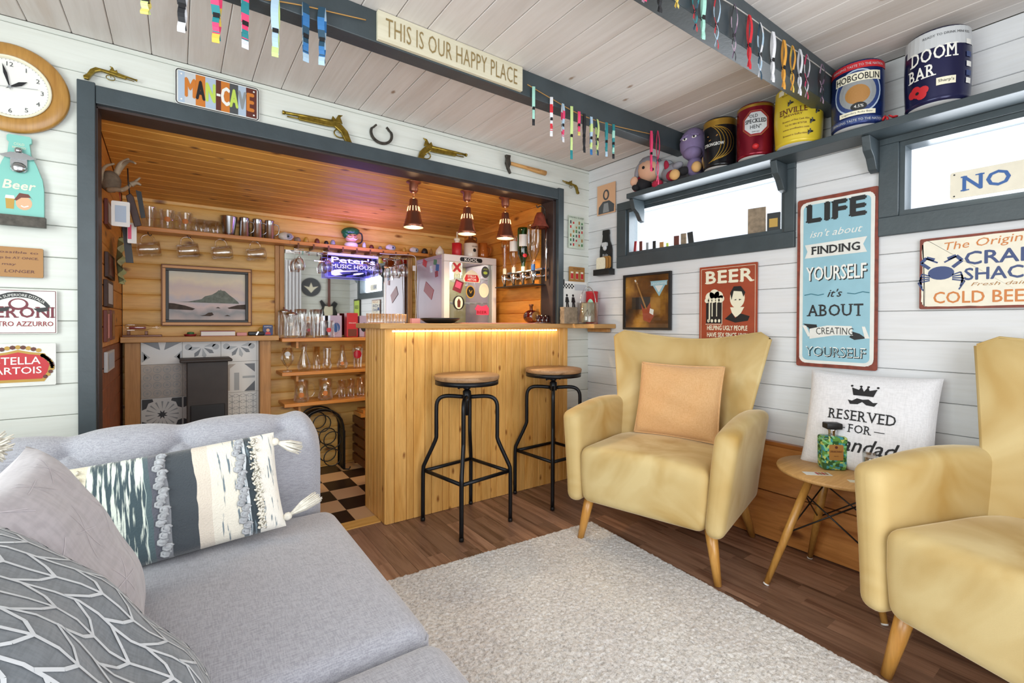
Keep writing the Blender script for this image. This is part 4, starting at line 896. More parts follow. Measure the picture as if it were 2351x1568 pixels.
# beer poster
fr = RW(1.4355, 1.212); o = shadow_panel('beer_sign', 'tin_red', fr, .339, .476, .004, 'rust red tin sign with a foaming mug and the word BEER', 'sign', .004)
mb = MB().serif('BEER', fr, .01, .140, .27, .068, .0055, 0, .035)
mb.text('HELPING UGLY PEOPLE', fr, 0, -.128, .235, .026, .0055, 0, .02).text('HAVE SEX SINCE 1862!', fr, 0, -.168, .235, .026, .0055, 0, .02)
mb.line(fr, [(-.158, -.225), (.158, -.225), (.158, .225), (-.158, .225), (-.158, -.225)], .002, .0046)
for a, b, r in ((-.10, .06, .03), (-.075, .075, .03), (-.05, .065, .028), (-.10, .035, .022), (-.035, .05, .02)): mb.disc(fr, a, b, r, .005)
mb.disc(fr, .06, .05, .042, .005, 0, 20, .055).flat([(.02, -.0), (.1, .0), (.075, -.045), (.05, -.055), (.03, -.03)], fr, .0051)
mb.build('cream_print', 'p_cream', o)
mb = MB().flat([(-.125, -.09), (-.03, -.09), (-.03, .04), (-.06, .05), (-.125, .045)], fr, .0058).flat([(.02, .08), (.04, .115), (.08, .115), (.105, .08), (.095, .055), (.085, .085), (.04, .09), (.028, .04)], fr, .0056).flat([(-.01, -.065), (.03, -.03), (.05, -.06), (.08, -.035), (.13, -.05), (.12, -.075), (.05, -.085)], fr, .0056).flat([(.04, .04), (.055, .045), (.055, .038)], fr, .0056).flat([(.07, .045), (.085, .042), (.07, .036)], fr, .0056)
mb.build('black_print', 'p_black', o)
mb = MB().rect(fr, -.10, -.108, -.08, .035, .0062).rect(fr, -.09, -.084, -.05, .04, .0062).rect(fr, -.062, -.057, -.05, .04, .0062)
for a in (-.11, -.088, -.066, -.044): mb.disc(fr, a, -.075, .007, .0062, 0, 10, .010)
mb.line(fr, [(-.128, -.095), (-.027, -.095), (-.027, .035)], .003, .0062); [mb.disc(fr, a, .042, .014, .0066) for a in (-.12, -.10, -.078, -.055, -.036)]; pr(mb, 'mug_highlights', 'p_cream', o)
# framed guitar poster
fr = RW(1.9865, 1.264); fg = thing('framed_poster', 'black framed poster of a red and orange electric guitar', 'poster', fr.p(0, 0))
def frame(fr, w_, h_, t, th, m_, parent, name='frame'):
    mb = MB()
    for (a0, a1, b0, b1) in ((-w_ / 2, w_ / 2, h_ / 2 - t, h_ / 2), (-w_ / 2, w_ / 2, -h_ / 2, -h_ / 2 + t), (-w_ / 2, -w_ / 2 + t, -h_ / 2 + t, h_ / 2 - t), (w_ / 2 - t, w_ / 2, -h_ / 2 + t, h_ / 2 - t)):
        mb.prism([(a0, b0), (a1, b0), (a1, b1), (a0, b1)], fr, 0, th)
    return mb.build(name, m_, parent)
frame(fr, .38, .37, .014, .018, 'p_black', fg); m, nt, b = newmat('amber_print'); L = nt.links.new; tc = nd(nt, 'ShaderNodeTexCoord'); n = nd(nt, 'ShaderNodeTexNoise', i_Scale=5., i_Detail=5.); L(tc.outputs['Object'], n.inputs['Vector']); r = ramp(nt, [(.35, '#2e1a0c'), (.5, '#6b421a'), (.66, '#b98433')]); L(n.outputs[0], r.inputs[0]); L(r.outputs[0], b.inputs['Base Color']); b.inputs['Roughness'].default_value = .3
o = MB().rect(fr, -.176, .176, -.171, .171, .006).build('print', 'amber_print', fg)
mb = MB().flat([(-.12, .03), (.03, .03), (.03, -.05), (-.12, -.05)], fr, .007, 0).line(fr, [(-.085, .135), (.0, -.05)], .011, .0084, 5).flat([(-.10, .145), (-.09, .15), (-.07, .12), (-.08, .115)], fr, .0080, 3)
mb.flat([(-.045, -.01), (-.02, -.045), (.005, -.04), (.03, -.005), (.035, -.05), (.065, -.09), (.03, -.14), (-.025, -.12), (-.03, -.07)], fr, .0082, 2).flat([(.03, -.045), (.06, -.055), (.055, -.09), (.025, -.075)], fr, .0086, 3)
mb.flat([(.03, .13), (.165, .13), (.10, .03)], fr, .0078, 4).flat([(.05, .122), (.145, .122), (.098, .055)], fr, .0082, 3).rect(fr, .035, .16, .10, .125, .0086, 4).text('LEGENDS', fr, .098, .106, .11, .013, .009, 3)
mb.build('guitar_print', ['p_black', 'p_brown', 'tin_red', 'p_white', 'p_sky', 'p_tan'], o)
MB().rect(fr, -.176, .176, -.171, .171, .012).build('glass', 'window_glass', fg)
# crab shack sign
fr = RW(.414, 1.328); o = shadow_panel('crab_sign', 'tin_rust', fr, .37, .288, .005, 'cream tin sign with a blue crab and COLD BEER in orange', 'sign', .006)
M['tin_cream'] = mat('tin_cream', '#e5dfcc', .4, noise=.04, nscale=30)
E2 = [(a + r6.uniform(-.0035, .0015) * (1 if a > 0 else -1), b + r6.uniform(-.003, .001) * (1 if b > 0 else -1)) for a, b in [p for s0, s1 in zip(rrect(.356, .272, .02, 3), rrect(.356, .272, .02, 3)[1:] + rrect(.356, .272, .02, 3)[:1]) for p in [(s0[0] + (s1[0] - s0[0]) * k / 10, s0[1] + (s1[1] - s0[1]) * k / 10) for k in range(10)]]]
MB().flat(E2, fr, .0058).build('face', 'tin_cream', o)
MB().text('The Original', fr, .018, .086, .25, .040, .0066, 0, 0, .2, 'C', 0, .05).text('COLD BEER', fr, .003, -.122, .285, .046, .0066, 0, .012).build('orange_lettering', 'p_orange', o)
MB().text('CRAB', fr, .045, .026, .185, .050, .0066, 0, .02).text('SHACK', fr, .052, -.034, .20, .046, .0066, 0, .02).build('blue_lettering', 'p_navy', o)
MB().text('Fresh daily!', fr, .055, -.062, .17, .018, .0066, 0, 0, .3).build('fine_lettering', 'p_tan', o)
mb = MB().disc(fr, -.118, 0, .040, .0068, 0, 20, .027)
for s in (-1, 1):
    for k in range(4):
        a0 = -.118 + s * .034; mb.line(fr, [(a0, -.01 - k * .006), (a0 + s * (.025 + .004 * k), -.0 - k * .012), (a0 + s * (.032 - .004 * k), -.03 - k * .013)], .005, .0068)
    mb.line(fr, [(-.118 + s * .035, .02), (-.118 + s * .062, .045), (-.118 + s * .045, .065), (-.118 + s * .02, .055)], .012, .0068).line(fr, [(-.118 + s * .045, .062), (-.118 + s * .01, .042)], .006, .0068)
mb.build('crab', 'p_navy', o)
# NO plate standing in the second window
fr = Fr((2.494, .338, 1.667), (0, -1, 0), (0, 0, 1)); o = shadow_panel('enamel_plate', 'tin_cream', fr, .335, .104, .003, 'cream enamel plate with blue capitals standing in the window above the crab sign', 'sign', .008)
MB().serif('NO', fr, -.066, -.026, .128, .056, .0045, 0, .02).rect(fr, -.135, -.112, -.026, -.022, .0045).rect(fr, -.095, -.078, .026, .030, .0045).build('lettering', 'p_blue', o)
for a in (-.155, .155): MB().disc(fr, a, .042, .003, .0045, 0, 8).disc(fr, a, -.042, .003, .0045, 0, 8).build('screw_holes', 'p_black', o)
# corner: old photograph, chart, drinks card, opener board
q = hit(1392, 457, 'x', 2.508); fr = RW(q.y, q.z); o = shadow_panel('photo_print', 'p_skin', fr, .175, .215, .002, 'faded sepia photograph of a long haired figure near the room corner', 'photo', .001)
mb = MB().disc(fr, 0, .03, .030, .0028, 0, 16, .038).disc(fr, 0, .03, .016, .0034, 1, 16, .026).flat([(-.075, -.10), (.075, -.10), (.078, -.05), (.03, -.015), (-.03, -.015), (-.07, -.05)], fr, .0028, 0).flat([(-.03, -.095), (.03, -.095), (.02, -.03), (-.02, -.03)], fr, .0034, 2)
mb.build('portrait', ['p_dgrey', 'p_skin', 'p_grey'], o)
q = hit(1323, 534, 'y', 2.528); fr = BW(q.x, q.z); mat('chart_green', '#c4cfbd', .5, noise=.12, nscale=30); o = shadow_panel('drinks_chart', 'chart_green', fr, .155, .235, .002, 'pale green chart of small drinks drawings beside the bar', 'poster', .001)
mb = MB().text('DRINKS GUIDE', fr, 0, .102, .14, .010, .003)
for i in range(5):
    for j in range(6): mb.rect(fr, -.064 + i * .028, -.050 + i * .028, -.10 + j * .032, -.085 + j * .032 + .004 * ((i + j) % 3), .003, (i * 3 + j * 2) % 5)
pr(mb, 'drinks_drawings', ['p_dgrey', 'chart_green', 'p_green', 'p_red', 'p_tan'], o)
q = hit(1324, 632, 'y', 2.528); fr = BW(q.x, q.z); o = shadow_panel('drinks_card', 'p_tan', fr, .155, .12, .003, 'small tan tin card with three red pints, above the record sleeve', 'sign', .004)
mb = MB().text('Best Bitters', fr, 0, .042, .07, .010, .0036, 0)
for a in (-.05, 0, .05): mb.rect(fr, a - .013, a + .013, -.03, .025, .0036, 1).rect(fr, a - .012, a + .012, -.028, .012, .0042, 2)
pr(mb, 'pints', ['p_rust', 'p_cream', 'p_red'], o)
q = hit(1391, 626, 'x', 2.50); fr = RW(q.y, q.z); bo = thing('bottle_opener', 'black bottle shaped opener board with a tray of coasters', 'bottle opener', fr.p(0, 0))
H_ = [(.055, 0), (.055, .16), (.05, .19), (.032, .225), (.026, .27), (.03, .275), (.028, .305)]
MB().prism(H_ + [(-a, b) for a, b in H_[::-1]], fr, 0, .014).build('board', 'p_black', bo)
MB().prism([(-.075, -.02), (.075, -.02), (.075, .022), (-.075, .022)], fr, .0, .06).build('tray', 'p_black', bo)
MB().prism(rrect(.05, .03, .01, 3, 0, .20), fr, .015, .028).ell(fr.p(0, .178, .02), (.012, .018, .022)).build('opener', 'p_lgrey', bo)
MB().text('Ride', fr, 0, .115, .05, .02, .015).build('lettering', 'p_lgrey', bo)
for k in range(3): MB().prism(rrect(.085, .09, .02, 5, -.012 + k * .016, .062 + k * .004), fr, .046 - k * .012, .05 - k * .012).build('coaster', 'p_tan' if k else 'happy_board', bo)
# room behind the viewer, seen only in the mirror
gt = thing('electric_guitar', 'black and cream electric guitar hung on the front wall, seen in the mirror', 'guitar', (2.15, -.97, 1.45)); fr = Fr((2.15, -.985, 1.45), (-1, 0, 0), (0, 0, 1))
MB().prism([(-.05, -.30), (.06, -.32), (.16, -.27), (.165, -.17), (.11, -.08), (.15, .03), (.12, .06), (.05, -.03), (-.04, -.03), (-.09, .04), (-.15, .0), (-.11, -.09), (-.15, -.18), (-.14, -.27)], fr, 0, .035).build('body', 'p_black', gt, [BEV(.008)])
MB().prism([(-.06, -.05), (.07, -.05), (.09, -.12), (.07, -.24), (-.06, -.2)], fr, .035, .038).build('scratchplate', 'p_cream', gt); MB().prism([(-.022, -.06), (.022, -.06), (.02, .42), (-.02, .42)], fr, .03, .045).prism([(-.02, .42), (.02, .42), (.05, .53), (-.02, .56)], fr, .02, .035).build('neck', 'p_brown', gt)
fr = Fr((1.86, -.985, 1.72), (-1, 0, 0), (0, 0, 1)); o = tag(MB().prism([(.16 * math.cos(t), .16 * math.sin(t)) for t in np.linspace(0, 2 * PI, 37)[:-1]], fr, 0, .01).build('round_sign', 'p_dgrey', loc=fr.p(0, 0)), 'round dark metal sign with a winged emblem, seen in the mirror', 'sign')
MB().flat([(-.12, .02), (-.03, .0), (0, .08), (.03, 0), (.12, .02), (.05, -.04), (0, -.1), (-.05, -.04)], fr, .012).build('emblem', 'p_cream', o)
fr = RW(-.52, 1.35); o = shadow_panel('green_poster', 'p_black', fr, .34, .34, .01, 'green lettered poster in a black frame, seen in the mirror', 'poster'); MB().rect(fr, -.14, .14, -.14, .14, .012).build('print', 'p_lime', o); MB().text('CIDER', fr, 0, 0, .2, .06, .014).build('lettering', 'p_dgrey', o)
for cx, lb in ((1.52, 'white curtain drawn beside the patio door'),):
    mb = MB().grid(lambda u, v: Vector((cx - .17 + .34 * u, -.93 + .025 * math.sin(u * 40), .05 + 2.1 * v)), 60, 2); tag(mb.build('curtain', 'white_cotton'), lb, 'curtain')
# ------------------------------------------------------------------ slate shelf over the windows, with brackets
SZ = 1.957
sh = thing('wall_shelf', 'long slate grey shelf above the two high windows', 'shelf', (2.43, .7, SZ - .03))
MB().box(2.36, 2.507, -.95, 2.04, SZ - .032, SZ).build('board', 'slate_paint', sh, [BEV(.003)])
for y in (2.02, 1.135, .755, -.45):
    MB().prism([(0, 0), (.115, 0), (.105, -.03), (.095, -.06), (.06, -.085), (.03, -.13), (0, -.14)], Fr((2.4985, y, SZ - .033), (-1, 0, 0), (0, 0, 1)), -.016, .016).build('bracket', 'slate_paint', sh, [BEV(.003)])
mat('keg_navy', '#1f2148', .22, .35, noise=.12, nscale=8); mat('keg_yellow', '#d3bb35', .28, .1); mat('keg_red', '#7c1226', .22, .5, noise=.15, nscale=14); mat('keg_black', '#16171a', .2, .3); mat('keg_gold', '#b8923e', .28, .8); mat('keg_blue', '#1d2f66', .25, .4, noise=.25, nscale=22)
def keg(name, label, y, r, h, bands, deco, x=2.405, belly=.0):
    c = Vector((x, y, SZ + .001)); t = thing(name, label, 'keg', c, 'beer mini kegs on the window shelf')
    rad = lambda z: r * (1 + belly * math.sin(PI * max(0, min(1, z / h))) - .03 * (1 if z < .008 or z > h - .008 else 0))
    zs = [0, .004, .009, .014, .02] + [h * k / 12 for k in range(1, 12)] + [h - .02, h - .014, h - .009, h - .004, h]
    pf_ = []; ms = []
    for z in sorted(zs):
        rr = rad(z) * (.965 if z in (0, h) else 1) * (1.015 if z in (.009, h - .009) else 1); pf_.append((rr, z))
    prof = [(0, .003)] + pf_ + [(r * .90, h), (r * .88, h - .012), (0, h - .012)]
    for i in range(len(prof) - 1):
        zm = (prof[i][1] + prof[i + 1][1]) / 2 / h; m_ = 0
        for (a, b, k) in bands:
            if a <= zm <= b: m_ = k
        if i in (0,) or i >= len(prof) - 4: m_ = 1
        ms.append(m_)
    MB().lathe(prof, c, 44, ms=ms).build('drum', [deco[0], 'p_lgrey'] + deco[1], t)
    fr = Cy(c, math.atan2(-y, -x), rad); deco[2](fr, t, r, h); return t
def d_doom(fr, t, r, h):
    mb = MB(); [mb.rect(fr, -.10, .13, h * .80 - .02 * math.cos(k), h * .97, .0012, 0, 14) for k in (0,)]; mb.build('pale_band', 'p_lgrey', t)
    MB().serif('DOOM', fr, -.012, h * .56, .125, .050, .002, 0, .012).serif('BAR', fr, -.045, h * .35, .075, .045, .002, 0, .012).build('lettering', 'p_white', t)
    MB().rect(fr, -.002, .05, h * .20, h * .30, .0022, 0, 4).text("Sharp's", fr, .024, h * .225, .042, .014, .003, 1).build('maker_label', ['p_cream', 'p_black'], t)
    mb = MB(); [mb.disc(fr, -.055 + dx, h * .17 + dz, .016, .002, 0, 12) for dx, dz in ((0, 0), (-.018, .004), (.018, .006), (-.006, .014), (.012, -.01))]; mb.disc(fr, -.055, h * .175, .006, .003, 1, 10); mb.build('poppy', ['p_red', 'p_black'], t)
    mb = MB(); [mb.rect(fr, .085, .108, h * a, h * (a + .07), .002, i % 2, 2) for i, a in enumerate((.72, .55, .42, .3, .2))]; pr(mb, 'side_labels', ['p_white', 'p_navy'], t)
    MB().text('READY TO DRINK MINI KEG', fr, .03, h * .87, .14, .009, .0022).build('small_lettering', 'p_dgrey', t)
def d_hob(fr, t, r, h):
    MB().rect(fr, -.14, .14, h * .86, h * .965, .0012, 0, 24).build('red_band', 'p_red', t); MB().rect(fr, -.14, .14, h * .03, h * .115, .0012, 0, 24).build('navy_band', 'p_navy', t)
    MB().disc(fr, 0, h * .50, .082, .0018, 0, 32, .095).disc(fr, 0, h * .50, .076, .0024, 1, 32, .089).disc(fr, 0, h * .49, .062, .003, 2, 28, .07).build('emblem', ['p_paleblue', 'p_navy', 'p_grey'], t)
    MB().rect(fr, -.078, .078, h * .66, h * .80, .0036, 0, 12).build('ribbon', 'p_cream', t); MB().text('HOBGOBLIN', fr, 0, h * .675, .145, .027, .0044, 0, .008).build('lettering', 'p_black', t)
    MB().disc(fr, 0, h * .46, .040, .0036, 0, 20).build('inner_panel', 'p_tan', t)
    MB().disc(fr, .004, h * .27, .026, .004, 0, 18, .017).text('4.5%', fr, .004, h * .25, .03, .012, .005, 1).build('strength_badge', ['p_black', 'p_white'], t)
    MB().rect(fr, -.06, .06, h * .14, h * .21, .0042, 0, 10).text('Legendary Ruby Beer', fr, 0, h * .155, .10, .010, .005, 1).build('scroll', ['p_cream', 'p_dgrey'], t)
    MB().text('BRINGING TASTE TO THE NATION', fr, 0, h * .89, .19, .010, .0022).text('BRINGING TASTE TO THE NATION', fr, 0, h * .05, .19, .010, .0022).build('band_lettering', 'p_lgrey', t)
def d_env(fr, t, r, h):
    MB().serif('ENVILLE', fr, -.02, h * .50, .105, .024, .002, 0, .01).text('BREWERY', fr, -.02, h * .45, .07, .009, .002, 0, .006).text('Brewers of Fine Cask Ales', fr, -.01, h * .36, .10, .008, .002).text('Tel 01384 873728', fr, -.01, h * .29, .08, .008, .002).text('www.envilleales.com', fr, -.01, h * .22, .10, .008, .002).text('Brewed in Staffordshire', fr, -.01, h * .12, .10, .008, .002).text('Enville Ales, Enville', fr, 0, h * .82, .13, .008, .002).build('lettering', 'p_rust', t)
    mb = MB()
    for a, b in ((-.03, .68), (.052, .72), (.075, .50), (.052, .33), (.045, .15)):
        mb.disc(fr, a, h * b, .010, .002, 0, 10, .006).disc(fr, a + .009, h * b, .004, .002, 0, 8)
        for s in (-1, 1): mb.line(fr, [(a, h * b), (a + .004 * s - .004, h * b + s * .013)], .005, .0022, 1).line(fr, [(a - .004, h * b), (a - .010, h * b + s * .008)], .0018, .0022, 0)
    pr(mb, 'printed_bees', ['p_black', 'p_dgrey'], t)
    mb = MB(); [mb.rect(fr, a, a + .028, h * .86, h * .95, .002, 0, 3) for a in (-.085, -.05, -.015, .02)]; pr(mb, 'side_labels', ['p_cream'], t)
def d_osh(fr, t, r, h):
    oc = lambda q, m_: [(q * math.cos(PI / 8 + k * PI / 4), h * .60 + q * 1.1 * math.sin(PI / 8 + k * PI / 4)) for k in range(8)]
    MB().flat(oc(.062, 0), fr, .0016).flat(oc(.060, 0), fr, .002, 1).flat(oc(.052, 0), fr, .0026, 2).build('octagon_label', ['p_tan', 'p_darkred', 'p_lgrey'], t)
    MB().text('"OLD', fr, -.012, h * .70, .04, .017, .0036, 0, .005).serif('SPECKLED', fr, 0, h * .60, .088, .019, .0036, 0, .02).text('HEN"', fr, .0, h * .49, .045, .019, .0036, 0, .005).text('FINE ALE', fr, 0, h * .42, .03, .006, .0036).build('lettering', 'p_black', t)
    MB().ell(fr.p(.0, h * .15, .006), (.016, .016, .014)).build('tap_cap', 'p_red', t)
def d_str(fr, t, r, h):
    mb = MB()
    for k in range(5):
        pts = [(-.085 + .012 * k + (.09 + .004 * k) * math.cos(q) , h * .47 + (.105 - .004 * k) * math.sin(q)) for q in np.linspace(-1.25, 1.25, 14)]; mb.line(fr, pts, .0035, .002)
    pr(mb, 'gold_arc', ['keg_gold'], t)
    MB().text('STRONGBOW', fr, -.032, h * .42, .10, .017, .002, 0, .008).build('lettering', 'p_white', t)
    MB().line(fr, [(-.055, h * .54), (-.01, h * .63), (-.065, h * .64), (-.012, h * .62)], .004, .002).build('arrow', 'p_tan', t)
keg('mini_keg', 'navy mini keg with DOOM BAR in white and a red poppy', .53, .094, .275, [(.8, .97, 1)], ['keg_navy', [], d_doom], belly=.05)
keg('mini_keg', 'dark blue mini keg with HOBGOBLIN on a cream ribbon and a red top band', .792, .092, .27, [], ['keg_blue', [], d_hob], belly=.03)
keg('mini_keg', 'yellow mini keg printed with black bees', 1.03, .094, .27, [], ['keg_yellow', [], d_env], belly=.07)
keg('mini_keg', 'crimson mini keg with a pale octagonal OLD SPECKLED HEN label', 1.232, .086, .262, [(.9, .97, 2)], ['keg_red', ['keg_gold'], d_osh], belly=.02)
keg('mini_keg', 'black mini keg with gold arcs and the word STRONGBOW', 1.425, .084, .258, [(.86, .97, 2)], ['keg_black', ['keg_gold'], d_str], belly=.02)
mb = MB(); [mb.ell((2.385 + .0, .655 + k * .012, SZ + .012 + .006 * (k % 2)), (.012, .012, .004), 0, 8, Rx(k * .7)) for k in range(4)]; tag(mb.build('fabric_poppy', 'p_red', loc=(2.385, .66, SZ)), 'crumpled red fabric poppy on the shelf between the two blue kegs', 'ornament')
# plush dolls: plain stand-ins
mat('pl_peach', '#d9a98c', .9); mat('pl_grey', '#8b8a92', .9, noise=.06); mat('pl_purple', '#7a6c92', .9, noise=.06); mat('pl_red', '#a3203c', .9); mat('pl_black', '#1d1c20', .9); mat('pl_tan', '#d2a76c', .9); mat('pl_lgrey', '#b3b9bf', .9); mat('pl_yellow', '#c99a2c', .9)
def plush(label, c, R, spec, sc=1.2):
    t = thing('plush_doll', label, 'plush toy', c, 'plush dolls on the window shelf')
    for nm, items in spec.items():
        for it in items:
            p, r, m_ = it[:3]; MB().ell(Vector(c) + R @ (Vector(p) * sc), [x * sc for x in r], 0, 14, R @ (it[3] if len(it) > 3 else Matrix.Identity(3))).build(nm, m_, t)
    return t
face = lambda: [((-.048, -.028, .11), (.006, .012, .009), 'pl_black'), ((-.048, .028, .11), (.006, .012, .009), 'pl_black')]
plush('plush doll with peach face and grey hood at the corner end of the shelf', (2.425, 1.955, SZ), Rx(.35) @ Rz(.55), {
    'head': [((0, 0, .115), (.058, .062, .06), 'pl_peach')], 'hood': [((.014, 0, .135), (.06, .068, .055), 'pl_grey'), ((0, .058, .10), (.02, .016, .04), 'pl_grey'), ((0, -.058, .10), (.02, .016, .04), 'pl_grey')],
    'eye': [((-.054, -.022, .118), (.005, .007, .008), 'pl_black'), ((-.054, .026, .118), (.005, .007, .008), 'pl_black')], 'body': [((0, .01, .035), (.04, .045, .04), 'pl_black')], 'cape': [((.02, .045, .04), (.02, .03, .045), 'pl_red')],
    'leg': [((-.035, .04, .014), (.03, .02, .016), 'pl_black'), ((-.035, -.03, .014), (.03, .02, .016), 'pl_black')], 'arm': [((-.02, .06, .045), (.015, .02, .025), 'pl_peach')]})
plush('plush doll in pale grey suit with crimson boots lying beside the hooded one', (2.43, 1.745, SZ), Rx(-.2), {
    'head': [((.01, .035, .105), (.045, .055, .045), 'pl_lgrey')], 'body': [((0, -.01, .06), (.045, .055, .045), 'pl_grey')], 'crest': [((-.035, -.01, .09), (.01, .014, .03), 'pl_red')],
    'boot': [((-.04, .055, .022), (.03, .028, .022), 'pl_red'), ((-.04, -.035, .026), (.03, .030, .026), 'pl_red')], 'arm': [((-.02, -.06, .07), (.02, .03, .018), 'pl_grey')]})
plush('purple headed plush doll with tan hands, leaning on the black keg', (2.43, 1.585, SZ), Rx(-.08) @ Rz(.25), {
    'head': [((0, 0, .165), (.06, .066, .08), 'pl_purple')], 'jaw': [((-.022, 0, .118), (.042, .045, .032), 'pl_purple')], 'brow': [((-.052, -.024, .192), (.008, .024, .006), 'pl_purple', Rx(.35)), ((-.052, .024, .192), (.008, .024, .006), 'pl_purple', Rx(-.35))],
    'eye': [((-.056, -.022, .180), (.005, .012, .006), 'p_white'), ((-.056, .022, .180), (.005, .012, .006), 'p_white')], 'pupil': [((-.060, -.022, .180), (.003, .005, .005), 'pl_black'), ((-.060, .022, .180), (.003, .005, .005), 'pl_black')],
    'body': [((0, 0, .055), (.04, .04, .05), 'pl_purple')], 'hand': [((-.045, -.02, .038), (.02, .024, .026), 'pl_tan'), ((-.045, .085, .030), (.02, .026, .026), 'pl_tan')], 'arm': [((-.01, -.052, .06), (.02, .018, .035), 'pl_tan'), ((-.02, .05, .045), (.022, .03, .02), 'pl_black')]})
# small things on the window ledge
def ledge(name, label, u, v0, v1, w_, th, m_, cat, tilt=0, x=2.515):
    a, b = hit(u, v1, 'x', x), hit(u, v0, 'x', x); h = b.z - a.z; z = WZ0 + .023
    mb = MB().cbox((0, 0, h / 2), (th, w_, h)); mb.cbox((0, 0, h * .86), (th * .7, w_ * .8, h * .3)) if name == 'lighter' else None
    o = mb.build(name, m_, None, [BEV(.0015)], loc=(0, 0, 0)); o.location = (2.536, a.y, z); o.rotation_euler = (tilt, 0, .2); return tag(o, label, cat)
mat('p_stone', '#8a7a66', .8, noise=.3, nscale=40, bump=.5)
for a_ in (('lighter', 'red and black lighter standing at the corner end of the window ledge', 1453, 549, 573, .018, .01, 'p_darkred', 'lighter', .1), ('lighter', 'brown lighter on the window ledge beside the red one', 1467, 549, 571, .022, .01, 'p_rust', 'lighter'), ('lighter', 'small pale steel lighter on the window ledge', 1482, 551, 568, .018, .01, 'p_grey', 'lighter'),
           ('lighter', 'black lighter with open cap on the window ledge', 1498, 547, 565, .022, .012, 'p_black', 'lighter'), ('matchbox', 'tan matchbox standing on the window ledge', 1515, 549, 562, .028, .012, 'p_tan', 'matchbox'), ('matchbox', 'lime green matchbox, smallest on the window ledge', 1528, 551, 560, .016, .01, 'p_lime', 'matchbox'),
           ('lighter', 'orange brown lighter between the green matchbox and the grey one', 1549, 535, 557, .034, .012, 'p_rust', 'lighter'), ('lighter', 'grey patterned lighter beside the tall black one', 1565, 530, 555, .034, .012, 'p_stone', 'lighter'), ('lighter', 'tall black tube leaning on the window ledge', 1583, 526, 552, .034, .014, 'p_black', 'lighter', -.12)): ledge(*a_)
o = ledge('stone_tablet', 'brown carved stone tablet standing on the window ledge', 1733, 476, 534, .088, .014, 'p_stone', 'ornament')
o = ledge('plaque_stand', 'small black award plaque with gold plate on the window ledge', 1772, 489, 530, .062, .014, 'p_black', 'plaque', 0)
MB().box(-.0085, -.0075, -.02, .02, .012, .055).build('gold_plate', 'p_gold', o, loc=None) if False else None
gp = MB().cbox((-.0085, 0, .04), (.002, .04, .045)); me = gp.build('gold_plate', 'p_gold'); me.parent = o
# ------------------------------------------------------------------ festival wristbands on strings
mat('twine', '#b58a4e', .8); mat('fine_string', '#b8b6b0', .7); mat('clasp', '#15161a', .4)
for n_, c_ in dict(b_navy='#1d4258', b_teal='#1f7f86', b_mint='#9ccfc0', b_pale='#a9c4d8', b_white='#dcdde2', b_lime='#c3d98c', b_pink='#e0406e', b_red='#c8202e', b_orange='#d79a3a', b_yellow='#d9b94f', b_black='#1c1d22', b_purple='#6c5470', b_blue='#2f6ea8', b_gold='#d8c46a', b_lilac='#b99fb4').items(): mat(n_, c_, .6)
def string(name, label, P, m_): return tag(MB().tube(smoothpts(P, 5), .0022, 6).build(name, m_, loc=P[0]), label, 'string')
S1 = [hit(u, v, 'y', 1.692) for u, v in ((555, -8), (632, 2), (700, 14), (770, 30), (840, 46))]
S2 = [hit(u, v, 'y', 1.692) for u, v in ((1211, 194), (1265, 226), (1330, 262), (1400, 286), (1500, 309))]
S3 = [hit(u, v, 'y', .872) for u, v in ((1600, -30), (1662, 0), (1720, 38), (1800, 98), (1865, 142), (1912, 178))]
string('twine', 'hairy brown twine strung along the beam, left of the cream sign', S1, 'twine'); string('twine', 'hairy brown twine strung along the beam between the cream sign and the plush dolls', S2, 'twine'); string('string', 'fine pale string strung along the beam over the kegs', S3, 'fine_string')
def band(u, v0, v1, ca, cb, label, y, wd=.016, cl=.55, loop=True, grp='festival wristbands strung on the beams', blocks=None):
    a = hit(u, v0, 'y', y); b = hit(u, v1, 'y', y); H = a.z - b.z; t = thing('wristband', label, 'wristband', a, grp); zc = a.z - H * cl
    rr = random.Random(int(u)); tw = rr.uniform(-.5, .5); R = Rz(tw)
    def rib(pts, w_, th=.0007):
        mb = MB(); n = len(pts)
        for i in range(n - 1):
            (s0, z0), (s1, z1) = pts[i], pts[i + 1]; q = []
            for (s_, z_) in ((s0, z0), (s1, z1)):
                for e in (-1, 1): q.append(Vector((a.x, a.y - .004, z_)) + R @ Vector((s_ * .3 + e * w_ / 2, s_, 0)))
            k = (i * 3 // (n - 1)) % 2 if blocks else 0
            mb.add([q[0], q[1], q[3], q[2]], [(0, 1, 2, 3)], k)
        return mb
    S_ = ('SOLIDIFY', dict(thickness=.0012))
    m_ = lambda c: [c, blocks] if blocks else c
    rib([(-.001 - .010 * math.sin(PI * k / 8), a.z + .002 - (a.z - zc) * k / 8) for k in range(9)], wd).build('strap', m_(ca), t, [S_])
    rib([(.001 + .008 * math.sin(PI * k / 8), a.z + .002 - (a.z - zc) * k / 8) for k in range(9)], wd).build('strap', m_(cb), t, [S_])
    MB().cbox((a.x, a.y - .004, zc), (wd * .8, .010, .014), 0, R).build('clasp', 'clasp', t)
    rib([(.006 * math.sin(k * .9), zc - (zc - b.z) * k / 6) for k in range(7)], wd * .9).build('tail', m_(cb), t, [S_])
    rib([(-.006 * math.sin(k * .7), zc - (zc - b.z) * .85 * k / 6) for k in range(7)], wd * .8).build('tail', m_(ca), t, [S_])
